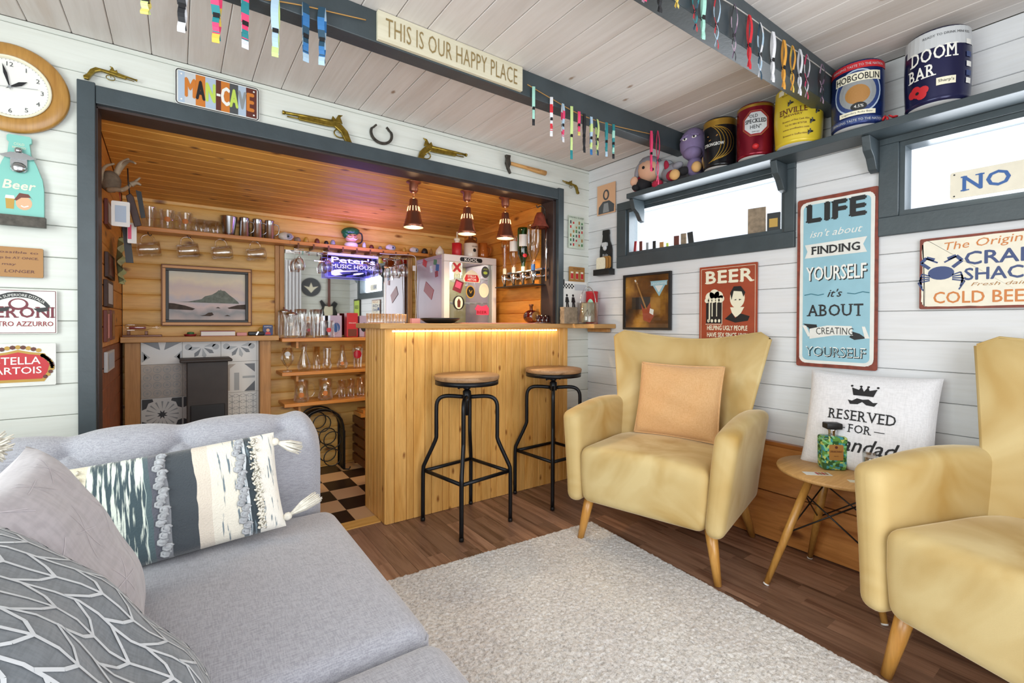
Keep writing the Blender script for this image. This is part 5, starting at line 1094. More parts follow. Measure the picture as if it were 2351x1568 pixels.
for a_ in ((335, -40, 37, 'b_lime', 'b_gold', 'green wristband tail cut by the top edge of the photo over the niche'), (418, -60, 78, 'b_black', 'b_white', 'black and white wristband dangling over the number plate sign'), (497, -40, 102, 'b_teal', 'b_yellow', 'turquoise, yellow and pink striped wristband', 'b_pink'), (562, -16, 115, 'b_pink', 'b_white', 'pink and white wristband between the rainbow and the lime ones', 'b_teal'),
           (632, -2, 134, 'b_pale', 'b_lime', 'pale blue wristband with a lime tail'), (701, 11, 145, 'b_navy', 'b_pale', 'navy wristband with blue chevron tail', 'b_blue'), (739, 20, 153, 'b_navy', 'b_pale', 'navy and white wristband with chevrons, last before the cream sign', 'b_blue')):
    band(a_[0], a_[1], a_[2], a_[3], a_[4], a_[5], 1.688, .022, blocks=a_[6] if len(a_) > 6 else None)
for a_ in ((1224, 201, 290, 'b_mint', 'b_black', 'mint and black wristband, first on the twine after the cream sign'), (1265, 225, 315, 'b_white', 'b_white', 'white wristband with red tip on the long twine', 'b_red'), (1291, 240, 328, 'b_pale', 'b_white', 'pale blue wristband with crimson end on the long twine', 'b_pink'), (1311, 246, 367, 'b_lime', 'b_teal', 'long lime and teal wristband trailing a thread'),
           (1328, 258, 313, 'b_pink', 'b_gold', 'short pink and gold wristband on the long twine'), (1340, 263, 352, 'b_black', 'b_black', 'plain black wristband on the long twine'), (1356, 270, 357, 'b_pale', 'b_blue', 'blue patterned wristband on the long twine', 'b_lime'), (1370, 276, 358, 'b_lime', 'b_navy', 'lime and navy wristband on the long twine', 'b_lime'),
           (1391, 283, 361, 'b_teal', 'b_pale', 'teal and pale blue twisted wristband', 'b_teal'), (1407, 287, 366, 'b_teal', 'b_black', 'teal and black wristband, last small one on the long twine', 'b_mint'), (1494, 302, 395, 'b_pink', 'b_pink', 'hot pink wristband hanging in front of the hooded plush doll'), (1509, 302, 424, 'b_pink', 'b_pink', 'long hot pink wristband with white end in front of the plush dolls')):
    band(a_[0], a_[1], a_[2], a_[3], a_[4], a_[5], 1.688, .014, blocks=a_[6] if len(a_) > 6 else None)
for a_ in ((1476, -40, 7, 'b_lilac', 'b_pink', 'pink tip of a wristband, first on the pale string'), (1512, -60, 33, 'b_black', 'b_black', 'black wristband tail hanging in front of the ceiling boards'), (1551, -60, 22, 'b_yellow', 'b_gold', 'yellow wristband end at the top edge of the photo'), (1594, -28, 75, 'b_navy', 'b_red', 'dark patterned wristband with navy tag', 'b_teal'), (1612, -20, 95, 'b_mint', 'b_mint', 'mint green wristband over the armchair'),
           (1643, -8, 115, 'b_pale', 'b_red', 'pale blue and red wristband on the pale string', 'b_pale'), (1683, 14, 142, 'b_purple', 'b_black', 'purple and black wristband with patterned tail', 'b_lilac'), (1718, 38, 162, 'b_red', 'b_red', 'bright red wristband on the pale string over the armchair'), (1743, 56, 186, 'b_white', 'b_navy', 'white and navy wristband with frayed tail', 'b_pale'), (1772, 76, 192, 'b_white', 'b_white', 'plain white wristband on the pale string'),
           (1797, 95, 208, 'b_orange', 'b_orange', 'orange wristband with lettering, first of the two orange ones'), (1817, 108, 215, 'b_orange', 'b_yellow', 'orange and yellow wristband beside the grey ring one', 'b_orange'), (1834, 116, 222, 'b_white', 'b_white', 'white ring shaped wristband in front of the yellow keg'), (1850, 128, 230, 'b_lilac', 'b_pink', 'lilac and pink wristband in front of the yellow keg', 'b_white'), (1885, 150, 240, 'b_purple', 'b_lilac', 'purple and lilac wristband nearest the dark blue keg', 'b_black')):
    band(a_[0], a_[1], a_[2], a_[3], a_[4], a_[5], .868, .013, blocks=a_[6] if len(a_) > 6 else None)
# ------------------------------------------------------------------ things on the round side table
tz_ = .5005
q = hit(1910, 1076, 'z', tz_); bt = thing('liqueur_bottle', 'square green patterned liqueur bottle with black stopper on the round table', 'bottle', q); R = Rz(-.75)
m, nt, b = newmat('mosaic'); L = nt.links.new; tc = nd(nt, 'ShaderNodeTexCoord'); v = nd(nt, 'ShaderNodeTexVoronoi', i_Scale=95.); L(tc.outputs['Object'], v.inputs['Vector']); sp = nd(nt, 'ShaderNodeSeparateColor'); L(v.outputs['Color'], sp.inputs[0]); r = ramp(nt, [(0, '#2f5a34'), (.3, '#5f9146'), (.5, '#7fc08a'), (.7, '#3f8f96'), (.9, '#b9c46a')], 'CONSTANT'); L(sp.outputs[0], r.inputs[0]); L(r.outputs[0], b.inputs['Base Color']); b.inputs['Roughness'].default_value = .12
MB().rbox(q + Vector((0, 0, .072)), (.098, .062, .144), .012, 3, R=R, f=lambda v: Vector((v.x * (1 - .05 * (v.z < 0)), v.y, v.z))).build('body', 'mosaic', bt)
MB().lathe([(.016, .140), (.015, .16), (.017, .166), (.017, .172), (0, .172)], q, 16).build('neck', 'chrome', bt); MB().rbox(q + Vector((0, 0, .185)), (.062, .045, .026), .005, 2, R=R).build('stopper', 'p_black', bt)
fr = Fr(q + R @ Vector((0, -.0318, .078)), R @ Vector((1, 0, 0)), (0, 0, 1)); MB().flat(rrect(.056, .066, .006), fr, .0006).build('label', 'p_tan', bt)
MB().text('DISARONNO', fr, 0, .0, .046, .008, .0014, 0, .01).disc(fr, 0, .022, .006, .0014).text('VELVET', fr, 0, -.018, .02, .004, .0014).build('label_lettering', 'p_rust', bt)
q = hit(1876, 1088, 'z', tz_); R = Rz(-.7); o = tag(MB().cbox((0, 0, .001), (.10, .04, .0015), 0).build('flyer', 'p_white'), 'white flyer with small red pictures lying in front of the green bottle', 'flyer'); o.location = q; o.rotation_euler.z = -.75
fr2 = Fr((0, 0, .002), (1, 0, 0), (0, 1, 0)); ff = MB()
for k in range(4): ff.rect(fr2, -.005 + k * .012, .004 + k * .012, -.015, .015, .0004, k % 2)
f_ = ff.build('pictures', ['p_red', 'p_tan']); f_.parent = o; f_['kind'] = 'stuff'
q = hit(1965, 1106, 'z', tz_); o = tag(MB().cbox((0, 0, .001), (.05, .03, .0015)).build('playing_card', 'p_cream'), 'small cream card at the table edge beside the armchair', 'card'); o.location = q; o.rotation_euler.z = -.9
glassmat('clear_glass', (.985, .99, .985), .5)
q = hit(2008, 1058, 'z', tz_); q = Vector((2.318, .70, tz_)); t = thing('drinks_glass', 'tumbler of dark cola on the round table against the cushion', 'glass', q)
MB().lathe([(0, 0), (.03, 0), (.033, .05), (.035, .10), (.033, .10), (.031, .05), (.028, .006), (0, .006)], q, 20).build('tumbler', 'clear_glass', t); MB().lathe([(0, .007), (.027, .007), (.031, .075), (0, .075)], q, 18).build('cola', 'p_black', t)
tag(MB().tube(smoothpts([(2.24, 2.45, .004), (2.26, 2.33, .004), (2.34, 2.27, .004), (2.45, 2.3, .004)], 5), .003, 6).build('power_cord', 'p_black', loc=(2.24, 2.45, 0)), 'thin black cord on the floor behind the armchair near the bar', 'cord')
# ------------------------------------------------------------------ bar niche: fireplace wall
fp = thing('fireplace_surround', 'oak fireplace surround with patchwork patterned tiles in the bar', 'fireplace', (.14, 3.7, 0))
MB().box(-.278, .575, 3.60, 3.79, .992, 1.026).build('mantel_shelf', 'mantel_oak', fp, [BEV(.003)])
MB().box(-.262, -.188, 3.645, 3.785, .001, .991).build('post', 'post_oak', fp, [BEV(.003)]); MB().box(.462, .53, 3.645, 3.785, .001, .991).build('post', 'post_oak', fp, [BEV(.003)])
MB().box(-.187, .461, 3.71, 3.785, .001, .99).build('backing', 'groove', fp)
mat('t_white', '#dcdedb', .25); mat('t_grey', '#9ea3a4', .25); mat('t_dark', '#4b4e52', .25); mat('t_beige', '#b5aea4', .4, noise=.08)
TW = .212
def ftile(ix, iz, kind):
    x0, z1 = -.187 + ix * TW, .99 - iz * TW + .07; x1 = min(x0 + TW - .002, .461); z0 = max(z1 - TW + .002, .001); z1 = min(z1, .99); cx, cz = x0 + TW / 2, -.07 * 0 + (.99 - iz * TW + .07) - TW / 2
    fr = Fr((cx, 3.706, cz), (1, 0, 0), (0, 0, 1)); o = MB().box(x0, x1, 3.704, 3.712, z0, z1).build('tile', 't_beige' if kind == 1 else 't_white', fp); mb = MB(); h = TW / 2 - .004
    lo, hi = z0 - cz + .001, z1 - cz - .001
    def ok(P): return all(lo <= b <= hi and x0 - cx <= a <= x1 - cx for a, b in P)
    def fl(P, m): mb.flat(P, fr, .0026, m) if ok(P) else None
    if kind == 0:
        for s in (-1, 1): fl([(s * h, hi - .0), (s * .02, hi), (s * .01, hi - .05), (s * .03, hi - .04)][::s], 1); fl([(s * h, -.02), (s * .06, -.06), (s * h, -.09)][::s], 0); fl([(s * (h - .01), -.035), (s * .075, -.06), (s * (h - .01), -.08)][::s], 2)
    if kind == 1:
        for i in range(4):
            for j in range(4):
                c = (-.075 + .05 * i, -.075 + .05 * j); P = [(c[0] + .02 * math.cos(t), c[1] + .02 * math.sin(t)) for t in np.linspace(0, 2 * PI, 13)]
                if ok(P): mb.line(fr, P, .003, .0026, 0); [mb.line(fr, [c, (c[0] + .014 * math.cos(t), c[1] + .014 * math.sin(t))], .002, .0026, 0) for t in np.linspace(0, 2 * PI, 9)[:-1]]
    if kind == 2:
        P = [((.030 if k % 2 else .014) * math.cos(k * PI / 8), (.030 if k % 2 else .014) * math.sin(k * PI / 8)) for k in range(16)]; fl(P, 1)
        for t in range(16): a = t * PI / 8; fl([(.035 * math.cos(a), .035 * math.sin(a)), (.085 * math.cos(a - .06), .085 * math.sin(a - .06)), (.085 * math.cos(a + .06), .085 * math.sin(a + .06))], 0)
        for sx in (-1, 1):
            for sz in (-1, 1): fl([(sx * h, sz * .035), (sx * h, sz * h), (sx * .05, sz * h), (sx * .045, sz * .085), (sx * .07, sz * .075), (sx * .08, sz * .045)][::sx * sz], 1)
    if kind == 3:
        for i in range(5):
            for j in range(5):
                c = (-.084 + .042 * i, -.084 + .042 * j)
                for t in range(6):
                    a = t * PI / 3 + .5; P = [c, (c[0] + .022 * math.cos(a), c[1] + .022 * math.sin(a))]
                    if ok(P): mb.line(fr, P, .003, .0026, 0)
    if kind == 4:
        fl([(-.09, -.09), (-.055, -.09), (-.055, .06), (-.02, .09), (-.06, .09), (-.09, .05)], 2); fl([(-.03, -.09), (.0, -.09), (.0, .03), (-.03, .03)], 0); fl([(.03, -.1), (.095, -.1), (.095, -.03)], 1); fl([(.03, .09), (.095, .03), (.095, .09)], 1); fl([(.02, -.01), (.095, -.01), (.095, .005), (.02, .005)], 0)
    if kind == 5:
        for t in range(8): a = t * PI / 4 + .2; fl([(.01 * math.cos(a), .01 * math.sin(a)), (.06 * math.cos(a - .22), .06 * math.sin(a - .22)), (.078 * math.cos(a), .078 * math.sin(a)), (.06 * math.cos(a + .22), .06 * math.sin(a + .22))], 1 if t % 2 else 0)
        for s in (-1, 1): P = [(s * .075 + .02 * math.cos(t), .02 * math.sin(t)) for t in np.linspace(0, 2 * PI, 12)[:-1]]; fl(P, 0)
    if mb.v: q = mb.build('motif', ['t_grey', 't_dark', 't_beige'], o); q['kind'] = 'stuff'
KD = [[0, 5, 5, 5], [1, 1, 4, 4], [2, 2, 3, 3], [0, 2, 4, 1], [1, 3, 0, 0]]
for iz in range(5):
    for ix in range(4): ftile(ix, iz, KD[iz][ix])
mat('stove_iron', '#3a3533', .55, noise=.15, nscale=12)
sv = thing('stove', 'dark brown narrow stove with overhanging top plate in front of the tiles', 'stove', (.155, 3.6, 0))
MB().box(.045, .262, 3.50, 3.70, .05, .868).build('body', 'stove_iron', sv, [BEV(.004)]); MB().box(.008, .285, 3.475, 3.702, .868, .886).build('top_plate', 'stove_iron', sv, [BEV(.006)]); MB().box(.02, .28, 3.49, 3.70, .001, .05).build('plinth', 'stove_iron', sv)
MB().box(.062, .245, 3.494, 3.502, .12, .60).build('door', 'p_black', sv, [BEV(.004)])
# painting
fr = Fr((.170, 3.788, 1.292), (1, 0, 0), (0, 0, 1)); pt = thing('painting', 'framed seascape painting of a castle topped island above the mantel', 'painting', fr.p(0, 0))
mat('fr_brown', '#6b3f22', .35, .2); mat('fr_gold', '#8e6338', .35, .4); mat('fr_dark', '#26241f', .45)
def frame2(w_, h_, t, th, m_, nm='frame', c=0):
    mb = MB()
    for (a0, a1, b0, b1) in ((-w_ / 2, w_ / 2, h_ / 2 - t, h_ / 2), (-w_ / 2, w_ / 2, -h_ / 2, -h_ / 2 + t), (-w_ / 2, -w_ / 2 + t, -h_ / 2 + t, h_ / 2 - t), (w_ / 2 - t, w_ / 2, -h_ / 2 + t, h_ / 2 - t)): mb.prism([(a0, b0), (a1, b0), (a1, b1), (a0, b1)], fr, c, th)
    return mb.build(nm, m_, pt, [BEV(.002)])
frame2(.51, .395, .022, .030, 'fr_gold'); frame2(.47, .356, .018, .022, 'fr_dark', 'inner_frame'); frame2(.512, .398, .006, .034, 'fr_brown', 'outer_moulding')
m, nt, b = newmat('dusk_paint'); L = nt.links.new; tc = nd(nt, 'ShaderNodeTexCoord'); sx_ = nd(nt, 'ShaderNodeSeparateXYZ'); L(tc.outputs['Object'], sx_.inputs[0]); n = nd(nt, 'ShaderNodeTexNoise', i_Scale=7., i_Detail=4.); L(tc.outputs['Object'], n.inputs['Vector'])
ma = nd(nt, 'ShaderNodeMath', operation='MULTIPLY_ADD', i_1=.16, i_2=-.08); L(n.outputs[0], ma.inputs[0]); ad = nd(nt, 'ShaderNodeMath', operation='ADD'); L(sx_.outputs[2], ad.inputs[0]); L(ma.outputs[0], ad.inputs[1]); mr = nd(nt, 'ShaderNodeMapRange', i_1=-.165, i_2=.165); L(ad.outputs[0], mr.inputs[0])
r = ramp(nt, [(0, '#d2c7c2'), (.18, '#a3a9ad'), (.33, '#e3d4d1'), (.42, '#cfced4'), (.52, '#e6d7ca'), (.66, '#dccfca'), (.8, '#eee6cd'), (1, '#dddccd')]); L(mr.outputs[0], r.inputs[0]); L(r.outputs[0], b.inputs['Base Color']); b.inputs['Roughness'].default_value = .6
cv = MB().rect(fr, -.218, .218, -.161, .161, .006).build('canvas', 'dusk_paint', pt)
mat('isle', '#79857b', .7, noise=.25, nscale=60); mat('rocks', '#4b4038', .7, noise=.3, nscale=60)
IS = [(-.17, -.042), (-.11, -.038), (-.04, -.02), (-.02, .0), (.02, .012), (.045, .03), (.06, .045), (.067, .042), (.07, .052), (.075, .042), (.095, .04), (.12, .015), (.15, -.01), (.175, -.035), (.18, -.046)]
MB().flat(IS[::-1], fr, .0075).build('island', 'isle', cv)
MB().flat([(-.218, -.09), (-.218, -.05), (-.19, -.052), (-.13, -.065), (-.075, -.085), (-.09, -.095)], fr, .008).flat([(.218, -.085), (.218, -.05), (.17, -.055), (.11, -.075), (.12, -.082)], fr, .008).flat([(-.05, -.132), (-.02, -.125), (.0, -.11), (.02, -.108), (.03, -.125), (.01, -.134)], fr, .008).flat([(.04, -.078), (.055, -.07), (.07, -.08)], fr, .008).flat([(.09, -.132), (.11, -.124), (.13, -.133)], fr, .008).build('rocks', 'rocks', cv)
MZ = 1.0262
# things on the mantel
t = thing('bottle_stand', 'long glass bottle lying on a dark wooden stand on the mantel', 'ornament', (-.17, 3.66, MZ))
MB().box(-.272, -.08, 3.63, 3.69, MZ, MZ + .012).box(-.25, -.235, 3.64, 3.68, MZ + .012, MZ + .036).box(-.165, -.15, 3.64, 3.68, MZ + .012, MZ + .036).build('stand', 'fr_brown', t, [BEV(.002)])
MB().lathe([(0, 0), (.018, .001), (.021, .01), (.021, .10), (.009, .125), (.008, .17), (.010, .175), (0, .176)], (-.262, 3.66, MZ + .057), 16, R=Ry(PI / 2)).build('glass_bottle', 'clear_glass', t); MB().rbox((-.20, 3.66, MZ + .055), (.08, .012, .016), .004, 2).build('ship', 'p_darkred', t)
tag(MB().lathe([(0, 0), (.028, 0), (.036, .012), (.03, .014), (0, .014)], (.065, 3.65, MZ), 20).build('round_dish', 'p_darkred', loc=(.065, 3.65, MZ)), 'flat dark red round tin on the mantel under the painting', 'tin'); 
tag(MB().lathe([(0, 0), (.02, 0), (.018, .012), (0, .014)], (.067, 3.65, MZ + .0145), 18).build('trinket_dish', 'p_green', loc=(.067, 3.65, MZ + .0145)), 'small green trinket dish on top of the flat red tin', 'dish')
t = thing('book', 'thick red backed book lying flat on the mantel, white pages showing', 'book', (.215, 3.66, MZ)); MB().box(.122, .312, 3.625, 3.74, MZ + .003, MZ + .030).build('pages', 'p_white', t); MB().box(.118, .315, 3.622, 3.745, MZ + .030, MZ + .034).box(.118, .315, 3.622, 3.745, MZ, MZ + .003).build('cover', 'p_darkred', t)
tag(MB().rbox((.352, 3.65, MZ + .011), (.06, .05, .022), .003, 2).build('soap_box', 'pl_red', loc=(.352, 3.65, MZ)), 'small pink box on the mantel beside the red book', 'box'); M['pl_pinkish'] = mat('pl_pinkish', '#d99a98', .6); bpy.data.objects['soap_box'].data.materials[0] = M['pl_pinkish']
t = thing('multi_tool', 'black folded tool with a steel catch on the mantel', 'tool', (.44, 3.65, MZ)); MB().rbox((.44, 3.65, MZ + .014), (.10, .035, .026), .006, 2).build('body', 'p_black', t); MB().cbox((.445, 3.632, MZ + .016), (.008, .004, .026), 0, Ry(.5)).build('catch', 'steel', t)
tag(MB().lathe([(0, -.003), (.030, -.003), (.031, 0), (.030, .003), (0, .003)], (.487, 3.70, MZ + .031), 24, R=RB).build('brass_disc', 'p_gold', loc=(.487, 3.7, MZ)), 'round tan medallion standing against the wall on the mantel', 'ornament')
fr = Fr((.513 + .0, 3.655, MZ + .037), (1, 0, 0), (0, 0, 1)); o = tag(MB().prism(rrect(.062, .073, .008), fr, -.012, .0).build('picture_tin', 'p_navy', loc=(.513, 3.66, MZ)), 'dark blue picture tin standing at the end of the mantel', 'tin')
mb = MB().text('NORFOLK', fr, 0, .020, .046, .009, .001, 0).disc(fr, 0, .0, .011, .001, 1).flat([(-.018, -.03), (.018, -.03), (.012, -.012), (-.012, -.012)], fr, .0012, 2); pr(mb, 'printed_lady', ['p_white', 'p_skin', 'p_red'], o)
# ------------------------------------------------------------------ top shelf with glass rack
TS = 1.705
ts = thing('bar_shelf', 'long pine shelf across the bar under its ceiling, fitted with a stem glass rack', 'shelf', (.7, 3.72, TS))
MB().box(-.2, .655, 3.655, 3.788, TS - .026, TS).box(.655, 1.74, 3.655, 3.788, TS - .026, TS - .0).build('board', 'shelf_pine', ts, [BEV(.003)])
for k in range(9): MB().box(.705 + k * .105, .716 + k * .105, 3.652, 3.788, TS - .045, TS - .012).build('rack_rail', 'fr_brown', ts)
for nm, x0, x1 in (('a', .575, .635), ('b', 1.60, 1.64)):
    t = thing('wall_batten', 'upright pine batten beside the mirror, ' + ('next to the mantel' if nm == 'a' else 'next to the fridge'), 'batten', (x0, 3.77, 1.03)); MB().box(x0, (x0 + x1) / 2 - .001, 3.765, 3.788, 1.03, TS - .027).box((x0 + x1) / 2 + .001, x1, 3.768, 3.788, 1.03, TS - .027).build('moulding', 'post_oak', t, [BEV(.004)])
mr_ = thing('mirror', 'large frameless mirror behind the glasses', 'mirror', (1.12, 3.78, 1.03)); MB().box(.64, 1.598, 3.779, 3.7875, 1.02, 1.655).build('glass', 'mirror', mr_)
def HX(u, v, y): return hit(u, v, 'y', y).x
def glassware(name, u, r, h, prof, label, z, y, group=None, extra=None, n=20, cat='glass', x=None):
    x = HX(u, 700, y) if x is None else x; c = Vector((x, y, z)); t = thing(name, label, cat, c, group)
    P = [(0, .001)] + [(r * a, h * b) for a, b in prof] + [(r * prof[-1][0] * .93, h * prof[-1][1])] + [(r * a * .92, h * b) for a, b in prof[::-1] if b > .06] + [(0, h * .06)]
    MB().lathe(P, c, n).build('bowl', 'clear_glass', t)
    if extra: extra(t, c, r, h)
    return t
def handle(ang=0.):
    def f(t, c, r, h):
        d = Vector((math.cos(ang), math.sin(ang), 0)); P = [c + d * (r * a) + Vector((0, 0, h * b)) for a, b in ((.95, .82), (1.45, .82), (1.72, .62), (1.66, .36), (1.3, .2), (.95, .2))]
        MB().tube(smoothpts(P, 3), r * .12, 8).build('handle', 'clear_glass', t)
    return f
def both(*fs): return lambda *a: [f(*a) for f in fs]
def badge(m_, f_=.5, s=.4, ang=None):
    def f(t, c, r, h):
        a = math.atan2(-c.y, -c.x) if ang is None else ang; fr = Cy(c, a, lambda z: r * 1.01); MB().disc(fr, 0, h * f_, r * s, .0006, 0, 16).build('badge', m_, t)
    return f
ST = [(.95, 0), (1, .03), (1, .97), (1.02, 1)]; PINT = [(.72, 0), (.74, .04), (.9, .62), (1.02, .8), (1, 1)]; TUMB = [(.8, 0), (.84, .04), (1, 1)]
# on the top shelf
for u, r, h, lb, ex in ((343, .040, .135, 'tall glass tankard at the antler end of the shelf', handle(0.3)), (385, .042, .125, 'glass tankard with orange badge beside the tall one', both(handle(.3), badge('p_orange'))), (426, .042, .12, 'glass tankard with orange badge nearer the cut glass tumblers', both(handle(.3), badge('p_orange')))):
    glassware('glass_tankard', u, r, h, ST, lb, TS, 3.72, 'tankards on the bar shelf', ex)
for u, lb in ((462, 'cut glass tumbler beside the badged tankard'), (490, 'cut glass tumbler beside the tin cup')): glassware('tumbler', u, .042, .085, TUMB, lb, TS, 3.72, 'tumblers on the bar shelf', n=10)
def cup(name, u, r, h, prof, m_, label, z=TS, y=3.72, cat='cup', group=None, x=None, n=24):
    x = HX(u, 520, y) if x is None else x; c = Vector((x, y, z)); t = thing(name, label, cat, c, group)
    MB().lathe([(0, .001)] + [(r * a, h * b) for a, b in prof] + [(r * prof[-1][0] * .9, h)] + [(r * prof[0][0] * .8, h * .1), (0, h * .1)], c, n).build('body', m_, t); return t, c
cup('metal_tumbler', 525, .052, .13, [(.62, 0), (.66, .03), (.98, .96), (1.02, 1)], 'steel', 'wide plain steel tumbler on the bar shelf')
for u, lb in ((561, 'steel tankard next to the wide steel tumbler'), (591, 'steel tankard in the middle of three'), (619, 'steel tankard nearest the white shell')):
    t, c = cup('steel_tankard', u, .037, .135, [(1, 0), (1, .04), (.94, .06), (.90, .3), (.88, .32), (.84, .7), (.80, .93), (.84, .95), (.84, 1)], 'steel', lb, group='steel tankards on the bar shelf'); MB().tube(smoothpts([c + Vector((.03, -.01, .11)), c + Vector((.055, -.018, .10)), c + Vector((.055, -.018, .05)), c + Vector((.034, -.012, .03))], 3), .004, 6).build('handle', 'steel', t)
mat('shell', '#cfcbbd', .7, noise=.15, nscale=30, bump=.6); mat('shell_in', '#8d99a2', .35)
def shell(u, s, lb):
    x = HX(u, 550, 3.70); c = Vector((x, 3.70, TS + .032 * s)); t = thing('shell', lb, 'shell', (x, 3.70, TS))
    MB().ell(c, (.052 * s, .03 * s, .032 * s), 0, 16, None, lambda v: v * (1 + .08 * math.sin(v.x * 160) * math.cos(v.z * 130))).build('outer_shell', 'shell', t); MB().ell(c + Vector((.018 * s, -.024 * s, 0)), (.022 * s, .009 * s, .019 * s), 0, 14).build('hollow', 'shell_in', t); MB().ell(c + Vector((.012 * s, -.031 * s, -.002)), (.008 * s, .004 * s, .008 * s), 0, 10).build('eye_spot', 'p_black', t)
shell(656, 1.0, 'largest white rock oyster shell, beside the steel tankards'); shell(897, .85, 'white oyster shell between the figurine jug and the fridge'); shell(951, .8, 'round white shell at the fridge end of the shelf')
for u, w_, h, m_, lb in ((683, .022, .035, 'p_stone', 'small brown stone ornament right of the largest shell'), (703, .018, .042, 'p_gold', 'small arched brass clock on the shelf'), (728, .018, .040, 'p_brown', 'small arched brown clock on the shelf'), (749, .016, .030, 'p_black', 'small black ornament beside the grey dome'), (764, .018, .042, 'p_grey', 'grey glass dome ornament next to the character jug'),
                           (836, .014, .048, 'p_lgrey', 'small silver buddha like figurine after the character jug'), (853, .018, .034, 'p_rust', 'small brown pot after the silver figurine'), (873, .016, .03, 'p_stone', 'small dark stone beside the second shell'), (928, .016, .04, 'p_gold', 'small gold trimmed ornament between two shells'), (975, .026, .05, 'fr_dark', 'dark framed miniature beside the fridge'), (990, .010, .055, 'p_tan', 'slender cream figurine beside the fridge')):
    x = HX(u, 550, 3.69); tag(MB().lathe([(0, 0), (w_, 0), (w_ * 1.05, h * .3), (w_ * .9, h * .65), (w_ * .55, h * .92), (0, h)], (x, 3.69, TS), 12).build('ornament', m_, loc=(x, 3.69, TS)), lb, 'ornament')
# character jug
x = HX(806, 540, 3.69); c = Vector((x, 3.69, TS)); t = thing('character_jug', 'glazed jug shaped as a moustached face with a green hat', 'jug', c); mat('glaze_green', '#1f5a34', .12, noise=.3, nscale=30); mat('glaze_skin', '#d6a07e', .2); mat('glaze_cream', '#d9cfc0', .2)
MB().lathe([(0, 0), (.05, 0), (.052, .02), (.045, .03)], c, 20).build('collar', 'glaze_cream', t); MB().ell(c + Vector((0, 0, .075)), (.047, .045, .05)).build('face', 'glaze_skin', t)
MB().ell(c + Vector((-.004, .004, .118)), (.072, .058, .036), 0, 18, Ry(-.12)).ell(c + Vector((-.035, .005, .098)), (.032, .04, .036)).build('hat', 'glaze_green', t)
for s in (-1, 1): MB().tube(smoothpts([c + Vector((0, -.046, .062)), c + Vector((s * .022, -.046, .054)), c + Vector((s * .045, -.03, .066))], 3), [.007] * 4 + [.005, .004, .003], 6).build('moustache', 'glaze_cream', t); MB().ell(c + Vector((s * .018, -.044, .083)), (.009, .004, .005), 0, 8).build('eye', 'p_brown', t)
MB().ell(c + Vector((0, -.048, .074)), (.008, .009, .013), 0, 10).build('nose', 'glaze_skin', t); MB().tube(smoothpts([c + Vector((.045, .01, .12)), c + Vector((.085, .01, .11)), c + Vector((.085, .01, .05)), c + Vector((.045, .01, .03))], 4), .006, 8).build('handle', 'p_black', t)
# dimpled tankards hanging from hooks
for i, (u, v, lb) in enumerate(((340, 572, 'dimpled pint tankard hung from the first hook, by the antlers'), (430, 576, 'dimpled pint tankard hung from the second hook'), (508, 580, 'dimpled pint tankard hung from the third hook'), (586, 584, 'dimpled pint tankard hung from the fourth hook, above the painting corner'))):
    p = hit(u, v, 'y', 3.70); t = thing('dimple_tankard', lb, 'tankard', p, 'tankards hung under the bar shelf'); R = Ry(math.radians(82)) 
    dim = [(0, -.05), (.036, -.05), (.040, -.045), (.041, -.03), (.037, -.022), (.043, -.008), (.038, 0), (.044, .012), (.040, .022), (.045, .034), (.046, .055), (.043, .055), (.041, .03), (.036, -.02), (.03, -.043), (0, -.043)]
    MB().lathe([(a * 1.05, b * 1.15) for a, b in dim], p, 14, R=R).build('bowl', 'amber_glass' if 'amber_glass' in M else 'clear_glass', t)
    MB().tube(smoothpts([p + Vector((-.035, 0, .040)), p + Vector((-.03, 0, .075)), p + Vector((.0, 0, .09)), p + Vector((.028, 0, .07)), p + Vector((.03, 0, .040))], 4), .006, 8).build('handle', 'clear_glass', t)
    MB().tube(smoothpts([Vector((p.x, 3.70, TS - .026)), Vector((p.x, 3.70, p.z + .098)), Vector((p.x + .010, 3.70, p.z + .084)), Vector((p.x + .018, 3.70, p.z + .094))], 4), .0025, 6).build('hook', 'dark_metal', t)
# stem glasses hung in the rack
for u, lb in ((687, 'wine glass hung upside down in front of the mirror edge'), (752, 'wine glass hung at the near corner of the purple lit sign'), (866, 'wine glass hung at the far corner of the purple lit sign'), (906, 'narrow wine glass hung beside the mirror end'), (926, 'wine glass hung nearest the fridge')):
    x = HX(u, 600, 3.70); c = Vector((x, 3.70, TS - .048)); t = thing('wine_glass', lb, 'wine glass', c, 'stem glasses hung in the rack')
    s = .8 if u == 906 else 1
    MB().lathe([(0, 0), (.034, -.001), (.034, -.003), (.006, -.006), (.0035, -.012), (.0035, -.05), (.010, -.058), (.030 * s, -.078), (.040 * s, -.105), (.041 * s, -.125), (.034 * s, -.155), (.0335 * s, -.155), (.040 * s, -.124), (.029 * s, -.079), (0, -.062)], c, 22).build('glass', 'clear_glass', t)
